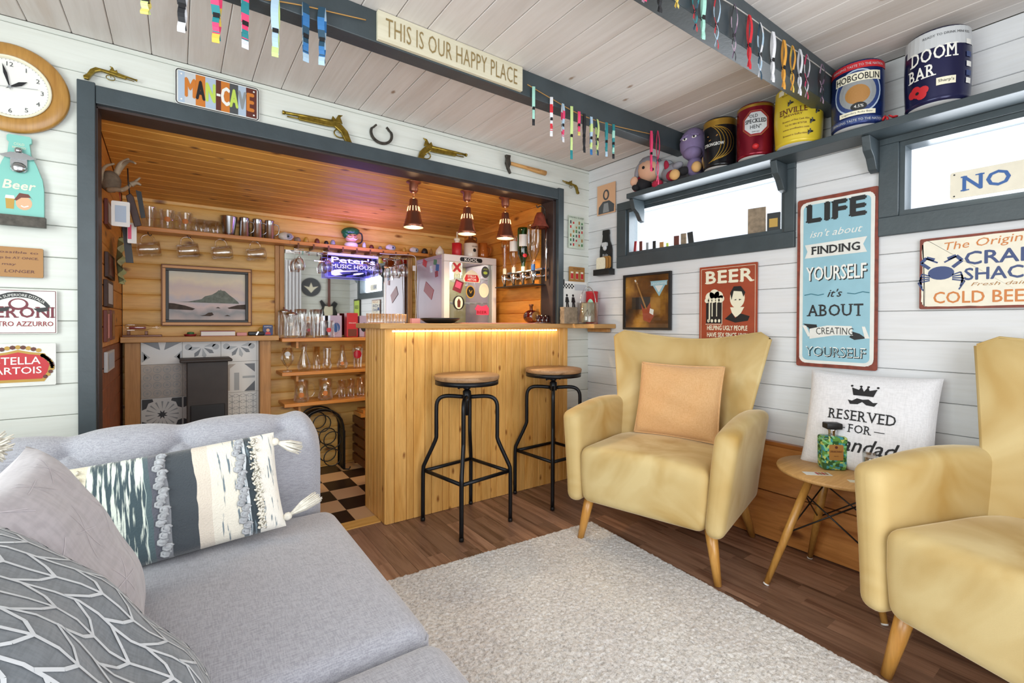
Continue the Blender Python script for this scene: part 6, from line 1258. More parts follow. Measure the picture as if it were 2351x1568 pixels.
# purple lit acrylic sign in front of the mirror
P0 = hit(752, 590, 'y', 3.69); P1 = hit(868, 640, 'y', 3.69); wd_ = P1.x - P0.x; fr = Fr(((P0.x + P1.x) / 2, 3.69, P1.z + .078), (1, 0, 0), (0, 0, 1)); mat('led_violet', '#cfc9ff', .4, emit='#d2ceff', estr=.9); glassmat('violet_acrylic', (.72, .68, 1), .25); mat('violet_edge', '#8f86ff', .3, emit='#9a90ff', estr=.9)
sg = thing('lit_sign', 'purple lit clear acrylic sign with lettering over a guitar, hanging before the mirror', 'neon sign', fr.p(0, 0))
MB().prism([(-wd_ / 2, -.08), (wd_ / 2, -.08), (wd_ / 2, .08), (-wd_ / 2, .08)], fr, 0, .004).build('panel', 'violet_acrylic', sg); MB().tube([fr.p(a, b, .002) for a, b in ((-wd_ / 2, -.08), (wd_ / 2, -.08), (wd_ / 2, .08), (-wd_ / 2, .08))], .0018, 6, closed=True).build('edge', 'violet_edge', sg)
MB().box(P0.x, P1.x, 3.683, 3.70, fr.o.z + .081, fr.o.z + .099).build('light_bar', 'p_white', sg)
MB().text("Peter's", fr, -.0, .028, wd_ * .86, .042, .006, 0, .03).text('MUSIC HOUSE', fr, 0, -.014, wd_ * .86, .030, .006, 0, .02).build('lettering', 'led_violet', sg)
MB().flat([(-wd_ * .43, -.068), (-wd_ * .36, -.075), (-wd_ * .22, -.062), (-wd_ * .28, -.05), (-wd_ * .2, -.042), (wd_ * .08, -.03), (wd_ * .08, -.024), (-wd_ * .2, -.032), (-wd_ * .26, -.022), (-wd_ * .38, -.03), (-wd_ * .44, -.045)], fr, .006).flat([(-wd_ * .02, -.062), (wd_ * .1, -.058), (wd_ * .2, -.045), (wd_ * .19, -.04), (wd_ * .08, -.044), (0, -.05)], fr, .006).build('guitar_outline', 'led_violet', sg)
pl = bpy.data.lights.new('violet_glow', 'AREA'); pl.shape = 'RECTANGLE'; pl.size = wd_; pl.size_y = .012; pl.energy = 3; pl.color = (.36, .20, 1); o = bpy.data.objects.new('violet_glow', pl); o.location = (fr.o.x, 3.45, fr.o.z + .08); o.rotation_euler = (PI * .92, 0, 0); COL.objects.link(o)
cr = thing('white_cable', 'white sign cable looped past the mirror with an inline switch', 'cable', (1.6, 3.66, 1.6)); A_ = [hit(u, v, 'y', 3.645) for u, v in ((872, 582), (900, 584), (935, 585), (951, 588), (955, 600), (953, 640), (955, 690), (954, 735))]; MB().tube(smoothpts(A_, 4), .0025, 6).build('wire', 'p_white', cr); q = hit(951, 616, 'y', 3.64); MB().rbox(q, (.028, .014, .045), .004, 2).build('switch', 'p_white', cr)
# ------------------------------------------------------------------ shelves of glasses beside the bar
for z, x0, lb in ((1.006, .585, 'upper orange pine shelf of tankards under the mirror'), (.768, .585, 'middle pine shelf of stem and pint glasses'), (.548, .60, 'lowest pine shelf of badged pint mugs')):
    t = thing('glass_shelf', lb, 'shelf', (1.05, 3.65, z)); MB().box(x0, 1.60, 3.55, 3.788, z - .024, z).build('board', 'shelf_pine', t, [BEV(.003)]); MB().box(x0 + .10, x0 + .115, 3.60, 3.788, z - .07, z - .025).build('bracket', 'shelf_pine', t)
mat('amber_red', '#b02030', .2)
def lid(t, c, r, h): MB().lathe([(r * 1.03, h), (r * 1.05, h + .008), (r * .6, h + .018), (.006, h + .022), (.008, h + .035), (0, h + .036)], c, 18).build('pewter_lid', 'steel', t)
for a_ in ((668, .042, .165, ST, 'lidded glass stein standing before the other stein', 1.007, 3.60, 'g1', both(handle(0), lid)), (652, .040, .185, ST, 'lidded glass stein at the mantel end of the upper shelf', 1.007, 3.69, 'g1', both(handle(0), lid)),
           (693, .036, .21, PINT, 'tall clear pint glass behind the mugs, towards the steins', 1.007, 3.73, 'g2', None), (729, .036, .21, PINT, 'tall clear pint glass behind the mugs, towards the boxes', 1.007, 3.73, 'g2', None), (709, .038, .125, ST, 'glass mug with dark oval print in the front row', 1.007, 3.61, 'g3', both(handle(0), badge('p_darkred', .45, .3))), (755, .038, .125, ST, 'glass mug with red print in front of the boxed glass', 1.007, 3.61, 'g3', both(handle(0), badge('p_red', .45, .45))),
           (660, .045, .17, [(.7, 0), (.72, .02), (.12, .05), (.1, .18), (.6, .3), (.98, .5), (1, .62), (.82, 1)], 'stemmed beer glass with pale label at the end of the middle shelf', .769, 3.61, 'g4', badge('p_lgrey', .75, .4)), (698, .046, .19, [(.8, 0), (1, .12), (.98, .3), (.42, .72), (.40, .85), (.6, 1)], 'round bellied glass carafe on the middle shelf', .769, 3.62, 'g5', None),
           (727, .030, .17, TUMB, 'straight sided clear beer glass on the middle shelf', .769, 3.66, 'g6', None), (751, .033, .17, [(.95, 0), (1, .25), (.78, .45), (.8, .52), (.9, .9), (1, 1)], 'waisted clear beer glass on the middle shelf', .769, 3.61, 'g6', None), (786, .042, .18, [(.9, 0), (1, .2), (.5, .62), (.42, 1)], 'flask shaped glass with orange mark on the middle shelf', .769, 3.62, 'g6', badge('p_orange', .25, .3)), (821, .040, .18, PINT, 'red tinted beer glass at the bar end of the middle shelf', .769, 3.62, 'g6', badge('amber_red', .6, .8)),
           (692, .052, .15, [(.95, 0), (1, .1), (.92, .5), (1, 1)], 'stout glass mug with orange badge on the lowest shelf, by the mantel', .549, 3.62, 'g7', both(handle(0), badge('p_orange', .35, .35))), (747, .052, .15, [(.95, 0), (1, .1), (.92, .5), (1, 1)], 'stout glass mug with orange badge on the lowest shelf, nearer the bar', .549, 3.62, 'g7', both(handle(0), badge('p_orange', .35, .35))),
           (785, .030, .13, TUMB, 'small straight glass on the lowest shelf beside the mugs', .549, 3.64, 'g8', None), (806, .030, .135, TUMB, 'small straight glass on the lowest shelf, second from the mugs', .549, 3.64, 'g8', None), (828, .032, .14, TUMB, 'small straight glass on the lowest shelf nearest the bar', .549, 3.64, 'g8', None)):
    glassware('beer_glass', a_[0], a_[1], a_[2], a_[3], a_[4], a_[5], a_[6], {'g1': 'lidded glass steins', 'g2': 'tall pint glasses by the mirror', 'g3': 'mugs on the upper glass shelf', 'g7': 'badged mugs on the lowest shelf', 'g8': 'small glasses on the lowest shelf'}.get(a_[7], 'beer glasses on the middle shelf'), a_[8], 18)
for u, w_, h, m_, lb, y in ((769, .085, .165, 'p_lilac', 'pale violet boxed glass with blue round print on the upper shelf', 3.70), (806, .085, .185, 'p_red', 'red boxed glass with clear window on the upper shelf', 3.68), (833, .075, .165, 'p_lilac', 'pale violet boxed glass with dark round print, nearest the bar', 3.71)):
    if 'p_lilac' not in M: mat('p_lilac', '#b7aac4', .3)
    x = HX(u, 700, y); t = thing('glass_box', lb, 'box', (x, y, 1.007), 'boxed glasses on the upper shelf'); MB().box(x - w_ / 2, x + w_ / 2, y - .035, y + .035, 1.007, 1.007 + h).build('carton', m_, t, [BEV(.003)]); fr = Fr((x, y - .036, 1.007 + h * .45), (1, 0, 0), (0, 0, 1))
    if m_ == 'p_red': MB().rect(fr, -.033, .033, -h * .42, -h * .12, .001, 0).text('DRAUGHT', fr, 0, .02, .055, .010, .002, 1).build('window', ['p_brown', 'p_white'], t)
    else: MB().disc(fr, 0, 0, .028, .001, 0, 18, .036).build('round_print', 'p_blue' if u < 800 else 'p_black', t)
o = tag(MB().box(HX(838, 760, 3.58) , HX(838, 760, 3.58) + .05, 3.57, 3.60, 1.007, 1.05).build('pink_carton', 'pl_pinkish', loc=(1.17, 3.58, 1.007)), 'small pink carton on the upper shelf against the bar', 'box')
# arched bottle rack and crate under the shelves
rk = thing('bottle_rack', 'arched black iron wine rack with curled rings on the chequered floor', 'wine rack', (.84, 3.66, 0))
for y in (3.58, 3.72):
    P = [Vector((.70, y, .02)), Vector((.70, y, .30))] + [Vector((.855 - .155 * math.cos(t), y, .33 + .155 * math.sin(t))) for t in np.linspace(.1, PI - .1, 10)] + [Vector((1.01, y, .30)), Vector((1.01, y, .02))]; MB().tube(P, .006, 6).build('arch', 'black', rk)
    for k, (a, b) in enumerate(((.78, .12), (.93, .12), (.78, .25), (.93, .25), (.855, .38))): MB().tube([Vector((a + .062 * math.cos(q), y, b + .062 * math.sin(q))) for q in np.linspace(0, 2 * PI, 17)[:-1]], .004, 6, closed=True).build('ring', 'black', rk)
P = [(.016, .30), (.016, .02)]; MB().prism([(0, 0), (.155, 0), (.155, .29), (0, .29)], Fr((1.016, 3.57, .02), (0, 1, 0), (0, 0, 1)), -.004, .004).build('side_band', 'black', rk); MB().grid(lambda u, v: Vector((.855 + .158 * math.cos(u * PI), 3.57 + .155 * v, .31 + .158 * math.sin(u * PI))), 16, 1).build('arch_band', 'black', rk, [('SOLIDIFY', dict(thickness=.003))]); MB().tube([(.70, 3.58, .02), (.66, 3.58, .012), (.65, 3.58, .03)], .005, 6).tube([(1.01, 3.58, .02), (1.05, 3.58, .012), (1.06, 3.58, .03)], .005, 6).build('scroll_foot', 'black', rk)
MB().tube([(.70, 3.58, .02), (.70, 3.72, .02)], .005, 6).tube([(1.01, 3.58, .02), (1.01, 3.72, .02)], .005, 6).build('base_bar', 'black', rk)
ct = thing('crate', 'dark slatted wooden crate at the end of the bar floor', 'crate', (1.22, 3.60, 0))
for k in range(5): MB().box(1.13, 1.145, 3.48, 3.76, .03 + k * .075, .085 + k * .075).build('slat', 'fr_brown', ct); MB().box(1.145, 1.45, 3.47, 3.482, .03 + k * .075, .085 + k * .075).build('slat', 'fr_brown', ct)
for a, b in ((1.145, 3.485), (1.145, 3.74), (1.43, 3.485)): MB().box(a, a + .02, b, b + .02, .001, .40).build('post', 'fr_brown', ct)
tag(MB().box(1.12, 1.40, 3.52, 3.70, .402, .43).box(1.14, 1.38, 3.53, 3.68, .431, .455).build('folded_boards', 'shelf_pine', loc=(1.26, 3.6, .402)), 'two short pine offcuts lying on the dark crate', 'offcut')
# ------------------------------------------------------------------ fridge on its cabinet
cb = thing('back_cabinet', 'pine back cabinet carrying the fridge behind the bar', 'cabinet', (1.86, 3.4, 0)); MB().box(1.60, 2.155, 3.10, 3.78, .001, .80).build('body', 'niche_pine', cb); MB().box(1.61, 1.87, 3.09, 3.10, .03, .78).build('door', 'shelf_pine', cb, [BEV(.003)]); MB().box(1.88, 2.145, 3.09, 3.10, .03, .78).build('door', 'shelf_pine', cb, [BEV(.003)])
mat('fridge_white', '#d9d3d0', .3); mat('fridge_side', '#a99bb0', .25, noise=.06, nscale=4); mat('fridge_in', '#b3ab84', .5)
FZ = 1.640; fg = thing('fridge', 'white glass fronted drinks fridge covered in beer badges and magnets', 'fridge', (1.86, 3.4, .802))
mb = MB().box(1.625, 2.095, 3.20, 3.65, .802, .82).box(1.625, 2.095, 3.20, 3.65, FZ - .03, FZ).box(1.625, 1.64, 3.20, 3.65, .82, FZ - .03).box(2.08, 2.095, 3.20, 3.65, .82, FZ - .03).box(1.64, 2.08, 3.63, 3.65, .82, FZ - .03); mb.build('cabinet', 'fridge_side', fg, [BEV(.004)])
MB().box(1.641, 2.079, 3.62, 3.629, .82, FZ - .031).build('liner', 'fridge_in', fg)
fr = Fr((1.86, 3.175, 1.22), (1, 0, 0), (0, 0, 1)); dr = MB()
for (a0, a1, b0, b1) in ((-.235, .235, .365, .418), (-.235, .235, -.415, -.36), (-.235, -.188, -.36, .365), (.200, .235, -.36, .365)): dr.prism([(a0, b0), (a1, b0), (a1, b1), (a0, b1)], fr, -.022, .022)
dr = dr.build('door', 'fridge_white', fg, [BEV(.004)]); MB().prism([(-.187, -.359), (.199, -.359), (.199, .364), (-.187, .364)], fr, 0, .004).build('door_glass', 'window_glass', dr)
MB().prism([(.175, -.359), (.190, -.359), (.190, .364), (.175, .364)], fr, -.012, .012).build('seal', 'p_grey', dr)
l = bpy.data.lights.new('fridge_light', 'AREA'); l.shape = 'RECTANGLE'; l.size = .4; l.size_y = .3; l.energy = 2.2; l.color = (1, .95, .7); o = bpy.data.objects.new('fridge_light', l); o.location = (1.86, 3.42, FZ - .034); COL.objects.link(o)
for z in (1.02, 1.28, 1.47):
    sf_ = MB(); [sf_.tube([(1.645, y, z), (2.075, y, z)], .002, 4) for y in (3.25, 3.35, 3.45, 3.55)]; [sf_.tube([(1.65 + k * .06, 3.22, z), (1.65 + k * .06, 3.6, z)], .0018, 4) for k in range(8)]; pr(sf_, 'wire_shelf', 'p_lgrey', fg)
fm = Fr((1.86, 3.1525, 1.22), (1, 0, 0), (0, 0, 1)); MB().prism(rrect(.20, .032, .014, 4, -.0, .388), fm, 0, .001, 0).build('maker_plate', 'p_black', fg)
MB().text('KOOL', fm, 0, .377, .12, .022, .0018, 0, .03).build('lettering', 'p_white', fg)
gl = Fr((1.86, 3.170, 1.22), (1, 0, 0), (0, 0, 1))
def magnet(u, v, poly, mats, label, deco=None, fr0=None):
    p = hit(u, v, 'y', 3.169); f = Fr((p.x, 3.1695, p.z), (1, 0, 0), (0, 0, 1)); o = tag(MB().prism(poly, f, 0, .002).build('badge_magnet', mats[0], loc=f.p(0, 0)), label, 'magnet', 'badges on the glass fridge door')
    if deco:
        mb = MB(); deco(mb, f); q = mb.build('print', mats[1:], o); q['kind'] = 'stuff'
circ = lambda rx, ry=None: [(rx * math.cos(t), (ry or rx) * math.sin(t)) for t in np.linspace(0, 2 * PI, 25)[:-1]]
magnet(1049, 614, circ(.042, .05), ['p_cream', 'p_red', 'p_tan'], 'round cream and red beer badge, top corner of the fridge glass', lambda mb, f: mb.disc(f, 0, 0, .016, .003, 0).text('x', f, 0, -.03, .07, .06, .0035, 0, .06))
magnet(1114, 625, circ(.036, .046), ['p_dgrey', 'p_lime'], 'round dark green beer badge with pale lettering', lambda mb, f: mb.disc(f, 0, -.006, .02, .003, 0, 12, .012).text('ALE', f, 0, .018, .04, .012, .003))
magnet(1083, 637, [(-.07, -.038), (.07, -.038), (.078, -.015), (.062, .02), (.035, .045), (0, .06), (-.035, .045), (-.062, .02), (-.078, -.015)], ['p_cream', 'p_red', 'p_white'], 'red shield beer badge with STELLA ARTOIS on the fridge', lambda mb, f: mb.flat([(-.06, -.034), (.06, -.034), (.066, -.012), (.05, .02), (-.05, .02), (-.066, -.012)], f, .003, 0).text('STELLA', f, 0, -.002, .075, .017, .004, 1, .02).text('ARTOIS', f, 0, -.026, .08, .017, .004, 1, .02))
magnet(1052, 657, [(-.05, -.03), (.02, -.055), (.05, .03), (-.02, .055)], ['p_maroon', 'p_pink'], 'tilted maroon square badge with a pink centre', lambda mb, f: mb.flat([(-.03, -.005), (.015, -.02), (.03, .025), (-.015, .04)], f, .003, 0))
magnet(1080, 670, circ(.040, .05), ['p_gold', 'p_black', 'p_gold'], 'black and gold round badge with a hand emblem', lambda mb, f: mb.disc(f, 0, 0, .033, .003, 0, 20, .042).line(f, [(-.012, .015), (0, -.012), (.014, .012)], .006, .004, 1))
magnet(1111, 667, circ(.045, .057), ['p_cream', 'p_lgrey'], 'plain cream oval badge on the fridge glass', lambda mb, f: [mb.line(f, circ(.03, .038) + circ(.03, .038)[:1], .002, .003)])
magnet(1053, 695, circ(.05, .055), ['p_black', 'p_cream', 'p_rust'], 'black oval badge with a brown figure in cream', lambda mb, f: mb.disc(f, 0, 0, .035, .003, 0, 18, .048).flat([(-.012, -.035), (.012, -.035), (.016, .01), (0, .035), (-.014, .012)], f, .004, 1))
magnet(1106, 710, [(-.065, .0), (-.04, .035), (0, .022), (.045, .035), (.066, .01), (.066, -.045), (-.05, -.045), (-.05, -.01)], ['p_pink', 'p_darkred'], 'pink cutout badge low on the fridge glass', lambda mb, f: mb.text('BEER', f, 0, -.035, .09, .022, .003, 0, .02))
def smag(u, v, w_, h_, m_, label, rot=0):
    p = hit(u, v, 'x', 1.6235); o = tag(MB().cbox((0, 0, 0), (.003, w_, h_), 0, Rx(rot)).build('side_magnet', m_), label, 'magnet', 'magnets on the side of the fridge'); o.location = p
for a_ in ((975, 604, .07, .05, 'p_red', 'red magnet at the top of the fridge side', .4), (999, 602, .05, .04, 'p_green', 'green leaf magnet on the fridge side', .2), (1004, 614, .05, .05, 'p_blue', 'small blue magnet on the fridge side', .2), (1002, 629, .045, .045, 'p_darkred', 'small crimson magnet on the fridge side', -.1), (984, 667, .16, .085, 'p_darkred', 'large tilted red beer magnet on the fridge side', .5), (990, 618, .04, .05, 'chrome', 'shiny silver magnet on the fridge side', 0)): smag(*a_)
# on top of the fridge
def FT_(u): return HX(u, 590, 3.30)
t, c = cup('spirit_bottle', 1041, .045, .105, [(.9, 0), (1, .05), (1, .95), (.5, 1)], 'p_red', 'square red and pink spirit bottle with white stopper on the fridge', FZ + .001, 3.24, 'bottle', None, FT_(1041), 4); MB().lathe([(.018, .105), (.018, .12), (.024, .122), (.024, .138), (.008, .142), (.006, .19), (0, .19)], c, 14).build('stopper', 'p_cream', t)
t, c = cup('stoneware_flagon', 1075, .058, .115, [(.98, 0), (1, .03), (1, .96), (.9, 1)], 'glaze_cream', 'cream stoneware flagon with brown neck on the fridge', FZ + .001, 3.26, 'flagon', None, FT_(1075) + .0); MB().lathe([(.052, .115), (.045, .135), (.02, .15), (.018, .17), (.022, .175), (0, .175)], c, 18).tube(smoothpts([c + Vector((.018, 0, .165)), c + Vector((.05, 0, .165)), c + Vector((.052, 0, .13))], 4), .005, 6).build('neck', 'fr_brown', t); MB().text('GINGER', Fr(c + Vector((0, -.0595, .08)), (1, 0, 0), (0, 0, 1)), 0, 0, .05, .01).disc(Fr(c + Vector((0, -.0595, .055)), (1, 0, 0), (0, 0, 1)), 0, 0, .014).build('lettering', 'p_black', t)
mat('glaze_brown', '#a45a22', .12); t, c = cup('brown_jug', 1104, .045, .13, [(.8, 0), (1, .15), (1.02, .4), (.78, .72), (.85, 1)], 'glaze_brown', 'glazed orange brown jug beside the flagon on the fridge', FZ + .001, 3.27, 'jug', None, FT_(1104) + .0); MB().tube(smoothpts([c + Vector((.035, 0, .11)), c + Vector((.075, 0, .10)), c + Vector((.07, 0, .05)), c + Vector((.043, 0, .035))], 4), .006, 8).build('handle', 'glaze_brown', t)
x = HX(1005, 590, 3.32); t, c = cup('bird_flask', 1005, .036, .085, [(.6, 0), (1, .3), (.85, .6), (.3, .9), (.15, 1)], 'glaze_cream', 'pear shaped cream bird flask at the fridge corner', FZ + .001, 3.35, 'flask', None, HX(1010, 590, 3.35) + .0)
# ------------------------------------------------------------------ copper pendants
m, nt, b = newmat('copper'); b.inputs['Base Color'].default_value = hx('#9a6450'); b.inputs['Metallic'].default_value = .85; b.inputs['Roughness'].default_value = .38
mat('bulb_glow', '#fff0d8', .4, emit='#ffdcae', estr=14); mat('shade_in_lit', '#f5e2c8', .5); mat('slot_glow', '#f6d3ac', .4, emit='#ffc993', estr=1.6)
def pendant(x, y, lb):
    zc = zt(y); t = thing('pendant_lamp', lb, 'pendant lamp', (x, y, zc), 'copper pendant lamps over the bar'); c = Vector((x, y, 0))
    MB().lathe([(0, zc), (.046, zc - .001), (.044, zc - .006), (.028, zc - .010), (.027, zc - .055), (.018, zc - .066), (0, zc - .068)], c, 24).build('ceiling_cup', 'copper', t)
    MB().tube(smoothpts([c + Vector((0, 0, zc - .066)), c + Vector((.006, 0, zc - .082)), c + Vector((-.005, 0, zc - .095)), c + Vector((0, 0, zc - .108))], 4), .0025, 6).build('hook', 'copper', t)
    z0 = 1.708; zt_2 = zc - .105
    H = zt_2 - z0; pf_ = [(0, 1), (.018, 1), (.024, .97), (.026, .80), (.030, .76), (.048, .28), (.050, .27), (.051, .20), (.054, .19), (.055, .12), (.058, .11), (.062, 0)]
    MB().lathe([(a, z0 + H * b_) for a, b_ in pf_], c, 32).build('shade', 'copper', t, [('SOLIDIFY', dict(thickness=.0012, offset=-1))])
    sl = MB()
    for k in range(12):
        a = 2 * PI * k / 12; d = Vector((math.cos(a), math.sin(a), 0)); sl.tube([c + d * .0335 + Vector((0, 0, z0 + H * .73)), c + d * .0395 + Vector((0, 0, z0 + H * .56))], .0028, 5)
    q = sl.build('light_slots', 'slot_glow', t); q['kind'] = 'stuff'
    MB().ell(c + Vector((0, 0, z0 + .035)), (.026, .026, .032), 0, 14).build('bulb', 'bulb_glow', t); MB().lathe([(.0595, z0 + .001), (.050, z0 + H * .19), (.046, z0 + H * .28), (.028, z0 + H * .74)], c, 32).build('shade_lit_lining', 'shade_in_lit', t)  # pale lining added so the inside of the copper shade looks bulb-lit
    l = bpy.data.lights.new('pendant_light', 'SPOT'); l.energy = 13; l.color = (1, .70, .38); l.spot_size = 2.6; l.spot_blend = .5; l.shadow_soft_size = .03; o = bpy.data.objects.new('pendant_light', l); o.location = (x, y, z0 - .004); COL.objects.link(o)
    l = bpy.data.lights.new('slot_light', 'POINT'); l.energy = 1.3; l.color = (1, .6, .28); l.shadow_soft_size = .01; o = bpy.data.objects.new('slot_light', l); o.location = (x, y, z0 + H * 1.22); COL.objects.link(o)
pendant(1.19, 2.72, 'copper pendant lamp nearest the mirror side of the bar'); pendant(1.565, 2.71, 'copper pendant lamp in the middle of the three'); pendant(1.86, 2.69, 'copper pendant lamp nearest the upturned bottles')
# ------------------------------------------------------------------ optics with upturned bottles
ob = thing('optic_rack', 'chrome wall rack with four spirit measures under upturned bottles', 'optic rack', (2.1, 2.83, 1.45))
MB().box(2.135, 2.158, 2.58, 3.06, 1.505, 1.52).box(2.135, 2.158, 2.58, 3.06, 1.455, 1.47).build('rail', 'chrome', ob, [BEV(.002)]); MB().box(2.02, 2.155, 2.60, 3.06, 1.392, 1.398).build('drip_tray', 'p_black', ob); MB().tube([(2.135, 2.575, 1.42), (2.135, 2.575, 1.86)], .008, 10).build('upright_tube', 'chrome', ob)
glassmat('amber_glass', (.93, .80, .56), .6); glassmat('green_glass', (.10, .40, .18), .6); glassmat('red_glass', (.42, .10, .08), .7)
BT_ = [(0, -.02), (.013, -.02), (.013, .01), (.014, .055), (.022, .085), (.038, .12), (.040, .15), (.040, .29), (.036, .30), (0, .302)]
for i, (y, g, s, lb) in enumerate(((3.02, 'amber_glass', .92, 'slim amber bottle upturned at the fridge end of the rack'), (2.90, 'clear_glass', .95, 'clear patterned bottle upturned beside the slim amber one'), (2.78, 'green_glass', 1.08, 'green bottle with white label upturned in the rack'), (2.66, 'clear_glass', 1.1, 'cut glass bottle with blue neck upturned nearest the opening'))):
    c = Vector((2.085, y, 1.50)); t = thing('spirit_bottle', lb, 'bottle', c, 'bottles upturned in the optic rack'); pf_ = BT_ if i != 0 else [(0, -.02), (.012, -.02), (.012, .02), (.014, .10), (.025, .19), (.030, .24), (.030, .29), (0, .292)]
    MB().lathe([(a * s, b_ * s) for a, b_ in pf_], c, 18).build('glass', g, t); MB().lathe([(.0145, .0), (.0155, .03), (.014, .045)], c, 14).build('neck_band', ['p_cream', 'p_lgrey', 'p_cream', 'p_blue'][i], t)
    if i in (1, 2): MB().rect(Cy(c, math.atan2(-c.y, -c.x), lambda z: .040 * s), -.034, .034, .17 * s, .25 * s, .001, 0, 6).build('label', 'p_white', t)
    if i == 2: MB().disc(Cy(c, math.atan2(-c.y, -c.x) + .3, lambda z: .034 * s), 0, .115, .014, .008, 0, 12).build('seal', 'p_red', t)
    if i == 3:
        for s2 in (-1, 1): 
            for k in range(4): MB().tube([c + Vector((.0455 * math.cos(k * PI / 2 + s2 * q * 1.6), .0455 * math.sin(k * PI / 2 + s2 * q * 1.6), .14 + .18 * q)) for q in np.linspace(0, 1, 8)], .0016, 5).build('cut_rib', 'p_tan', t)
    MB().lathe([(.020, 1.492), (.026, 1.488), (.022, 1.45), (.012, 1.43), (.010, 1.405), (0, 1.404)], Vector((2.085, y, 0)), 16).build('measure', 'chrome', ob); MB().box(2.075, 2.14, y - .012, y + .012, 1.476, 1.496).build('clamp', 'p_black', ob)
bl = thing('ship_bell', 'rust brown bell on a scrolled bracket inside the opening post', 'bell', (2.10, 2.60, 1.87)); c = Vector((2.088, 2.59, 0))
MB().lathe([(0, 1.905), (.022, 1.90), (.036, 1.87), (.046, 1.83), (.064, 1.80), (.066, 1.796), (.054, 1.805), (0, 1.85)], c, 22).build('bell', 'tin_rust', bl)
MB().tube(smoothpts([c + Vector((.05, 0, 1.83)), c + Vector((.03, 0, 1.875)), c + Vector((.045, 0, 1.93)), c + Vector((.01, 0, 1.95)), c + Vector((-.02, 0, 1.935)), c + Vector((-.03, 0, 1.95))], 4), .004, 6).tube(smoothpts([c + Vector((.045, 0, 1.86)), c + Vector((.055, 0, 1.90)), c + Vector((.04, 0, 1.915)), c + Vector((.03, 0, 1.90))], 4), .003, 6).build('scroll_bracket', 'iron', bl)
# ------------------------------------------------------------------ on the bar top
CZ = CT + .0005
for i, u in enumerate(np.linspace(847, 928, 12)):
    y = 2.78 + .04 * (i % 2); x = HX(u, 730, y); c = Vector((x, y, CZ)); t = thing('shot_glass', 'small clear shot glass in the row on the end of the bar top', 'shot glass', c, 'shot glasses in a row on the bar end')
    MB().lathe([(0, .001), (.013, .001), (.014, .008), (.017, .058), (.0155, .058), (.0125, .012), (0, .012)], c, 12).build('glass', 'clear_glass', t)
o = tag(MB().box(1.145, 1.20, 2.64, 2.67, CZ, CZ + .03).build('pink_carton', 'pl_pinkish', loc=(1.17, 2.65, CZ)), 'small pink patterned carton on the bar top beside the black bowl', 'box')
t, c = cup('black_bowl', 1009, .125, .034, [(.55, 0), (.7, .1), (.98, .75), (1, 1)], 'p_black', 'glossy black shallow bowl on the bar top before the fridge', CZ, 2.66, 'bowl', None, 1.343, 36)
t = thing('bar_towel', 'flat pale pink bar towel spread along the bar top', 'bar towel', (1.75, 2.6, CZ)); MB().rbox((1.72, 2.60, CZ + .0025), (.52, .20, .005), .002, 2).build('towel', 'pl_pinkish', t)
t = thing('glass_barrel', 'small brown glass barrel with tap standing on the bar top', 'barrel', (2.10, 2.70, CZ)); c = Vector((2.10, 2.70, CZ + .052)); MB().lathe([(0, -.05), (.035, -.05), (.046, -.03), (.050, 0), (.046, .03), (.035, .05), (0, .05)], c, 26, R=RB @ Rx(0)).build('body', 'red_glass', t); MB().lathe([(0, .0515), (.034, .0515)], c, 24, R=RB).build('label', 'p_tan', t); MB().lathe([(.012, .045), (.012, .075), (.017, .078), (.017, .09), (0, .09)], c, 14).build('cork_neck', 'fr_brown', t); MB().tube([c + Vector((0, -.05, -.025)), c + Vector((0, -.068, -.027)), c + Vector((0, -.070, -.04))], .004, 8).ell(c + Vector((0, -.062, -.018)), .005, 0, 8).build('tap', 'p_gold', t)
tr = thing('glass_tray', 'narrow tray under the dark red glasses at the opening post', 'tray', (2.13, 2.58, CZ)); MB().rbox((2.125, 2.575, CZ + .004), (.16, .07, .007), .003, 2).build('tray', 'steel', tr)
for k in range(4):
    c = Vector((2.065 + .038 * k, 2.575, CZ + .009)); t = thing('shot_glass', 'dark red shot glass on the narrow tray by the opening post', 'shot glass', c, 'dark red shot glasses on the tray'); MB().lathe([(0, .001), (.014, .001), (.015, .006), (.018, .052), (.0165, .052), (.0125, .010), (0, .010)], c, 14).build('glass', 'red_glass', t)
t = thing('record_sleeve', 'white record sleeve with black check strip and suited dancers on the bar end', 'record sleeve', (2.33, 2.50, CZ)); fr = Fr((2.345, 2.505, CZ + .155), (1, 0, 0), (0, .09, 1), None); MB().prism([(-.135, -.154), (.135, -.154), (.135, .154), (-.135, .154)], fr, -.004, .0).build('sleeve', 'p_white', t)
mb = MB()
for i in range(9):
    for j in range(3):
        if (i + j) % 2: mb.rect(fr, -.12 + i * .014, -.106 + i * .014, .10 + j * .012, .112 + j * .012, .0008)
for cx in (-.07, -.01): mb.disc(fr, cx, .05, .010, .0008, 0, 10).flat([(cx - .02, -.0), (cx + .02, .0), (cx + .012, .038), (cx - .012, .038)], fr, .0008).flat([(cx - .018, -.08), (cx - .004, -.08), (cx, 0), (cx - .012, 0)], fr, .0008).flat([(cx + .006, -.08), (cx + .022, -.08), (cx + .012, 0), (cx, 0)], fr, .0008)
pr(mb, 'print', 'p_black', t); MB().rect(fr, .01, .13, .09, .135, .0008).build('grey_print', 'p_lgrey', t)
tag(MB().cbox((2.235, 2.515, CZ + .16), (.05, .012, .32), 0, Rx(-.06)).build('black_folder', 'p_black', loc=(2.23, 2.515, CZ)), 'tall black folder standing behind the record sleeve', 'folder')
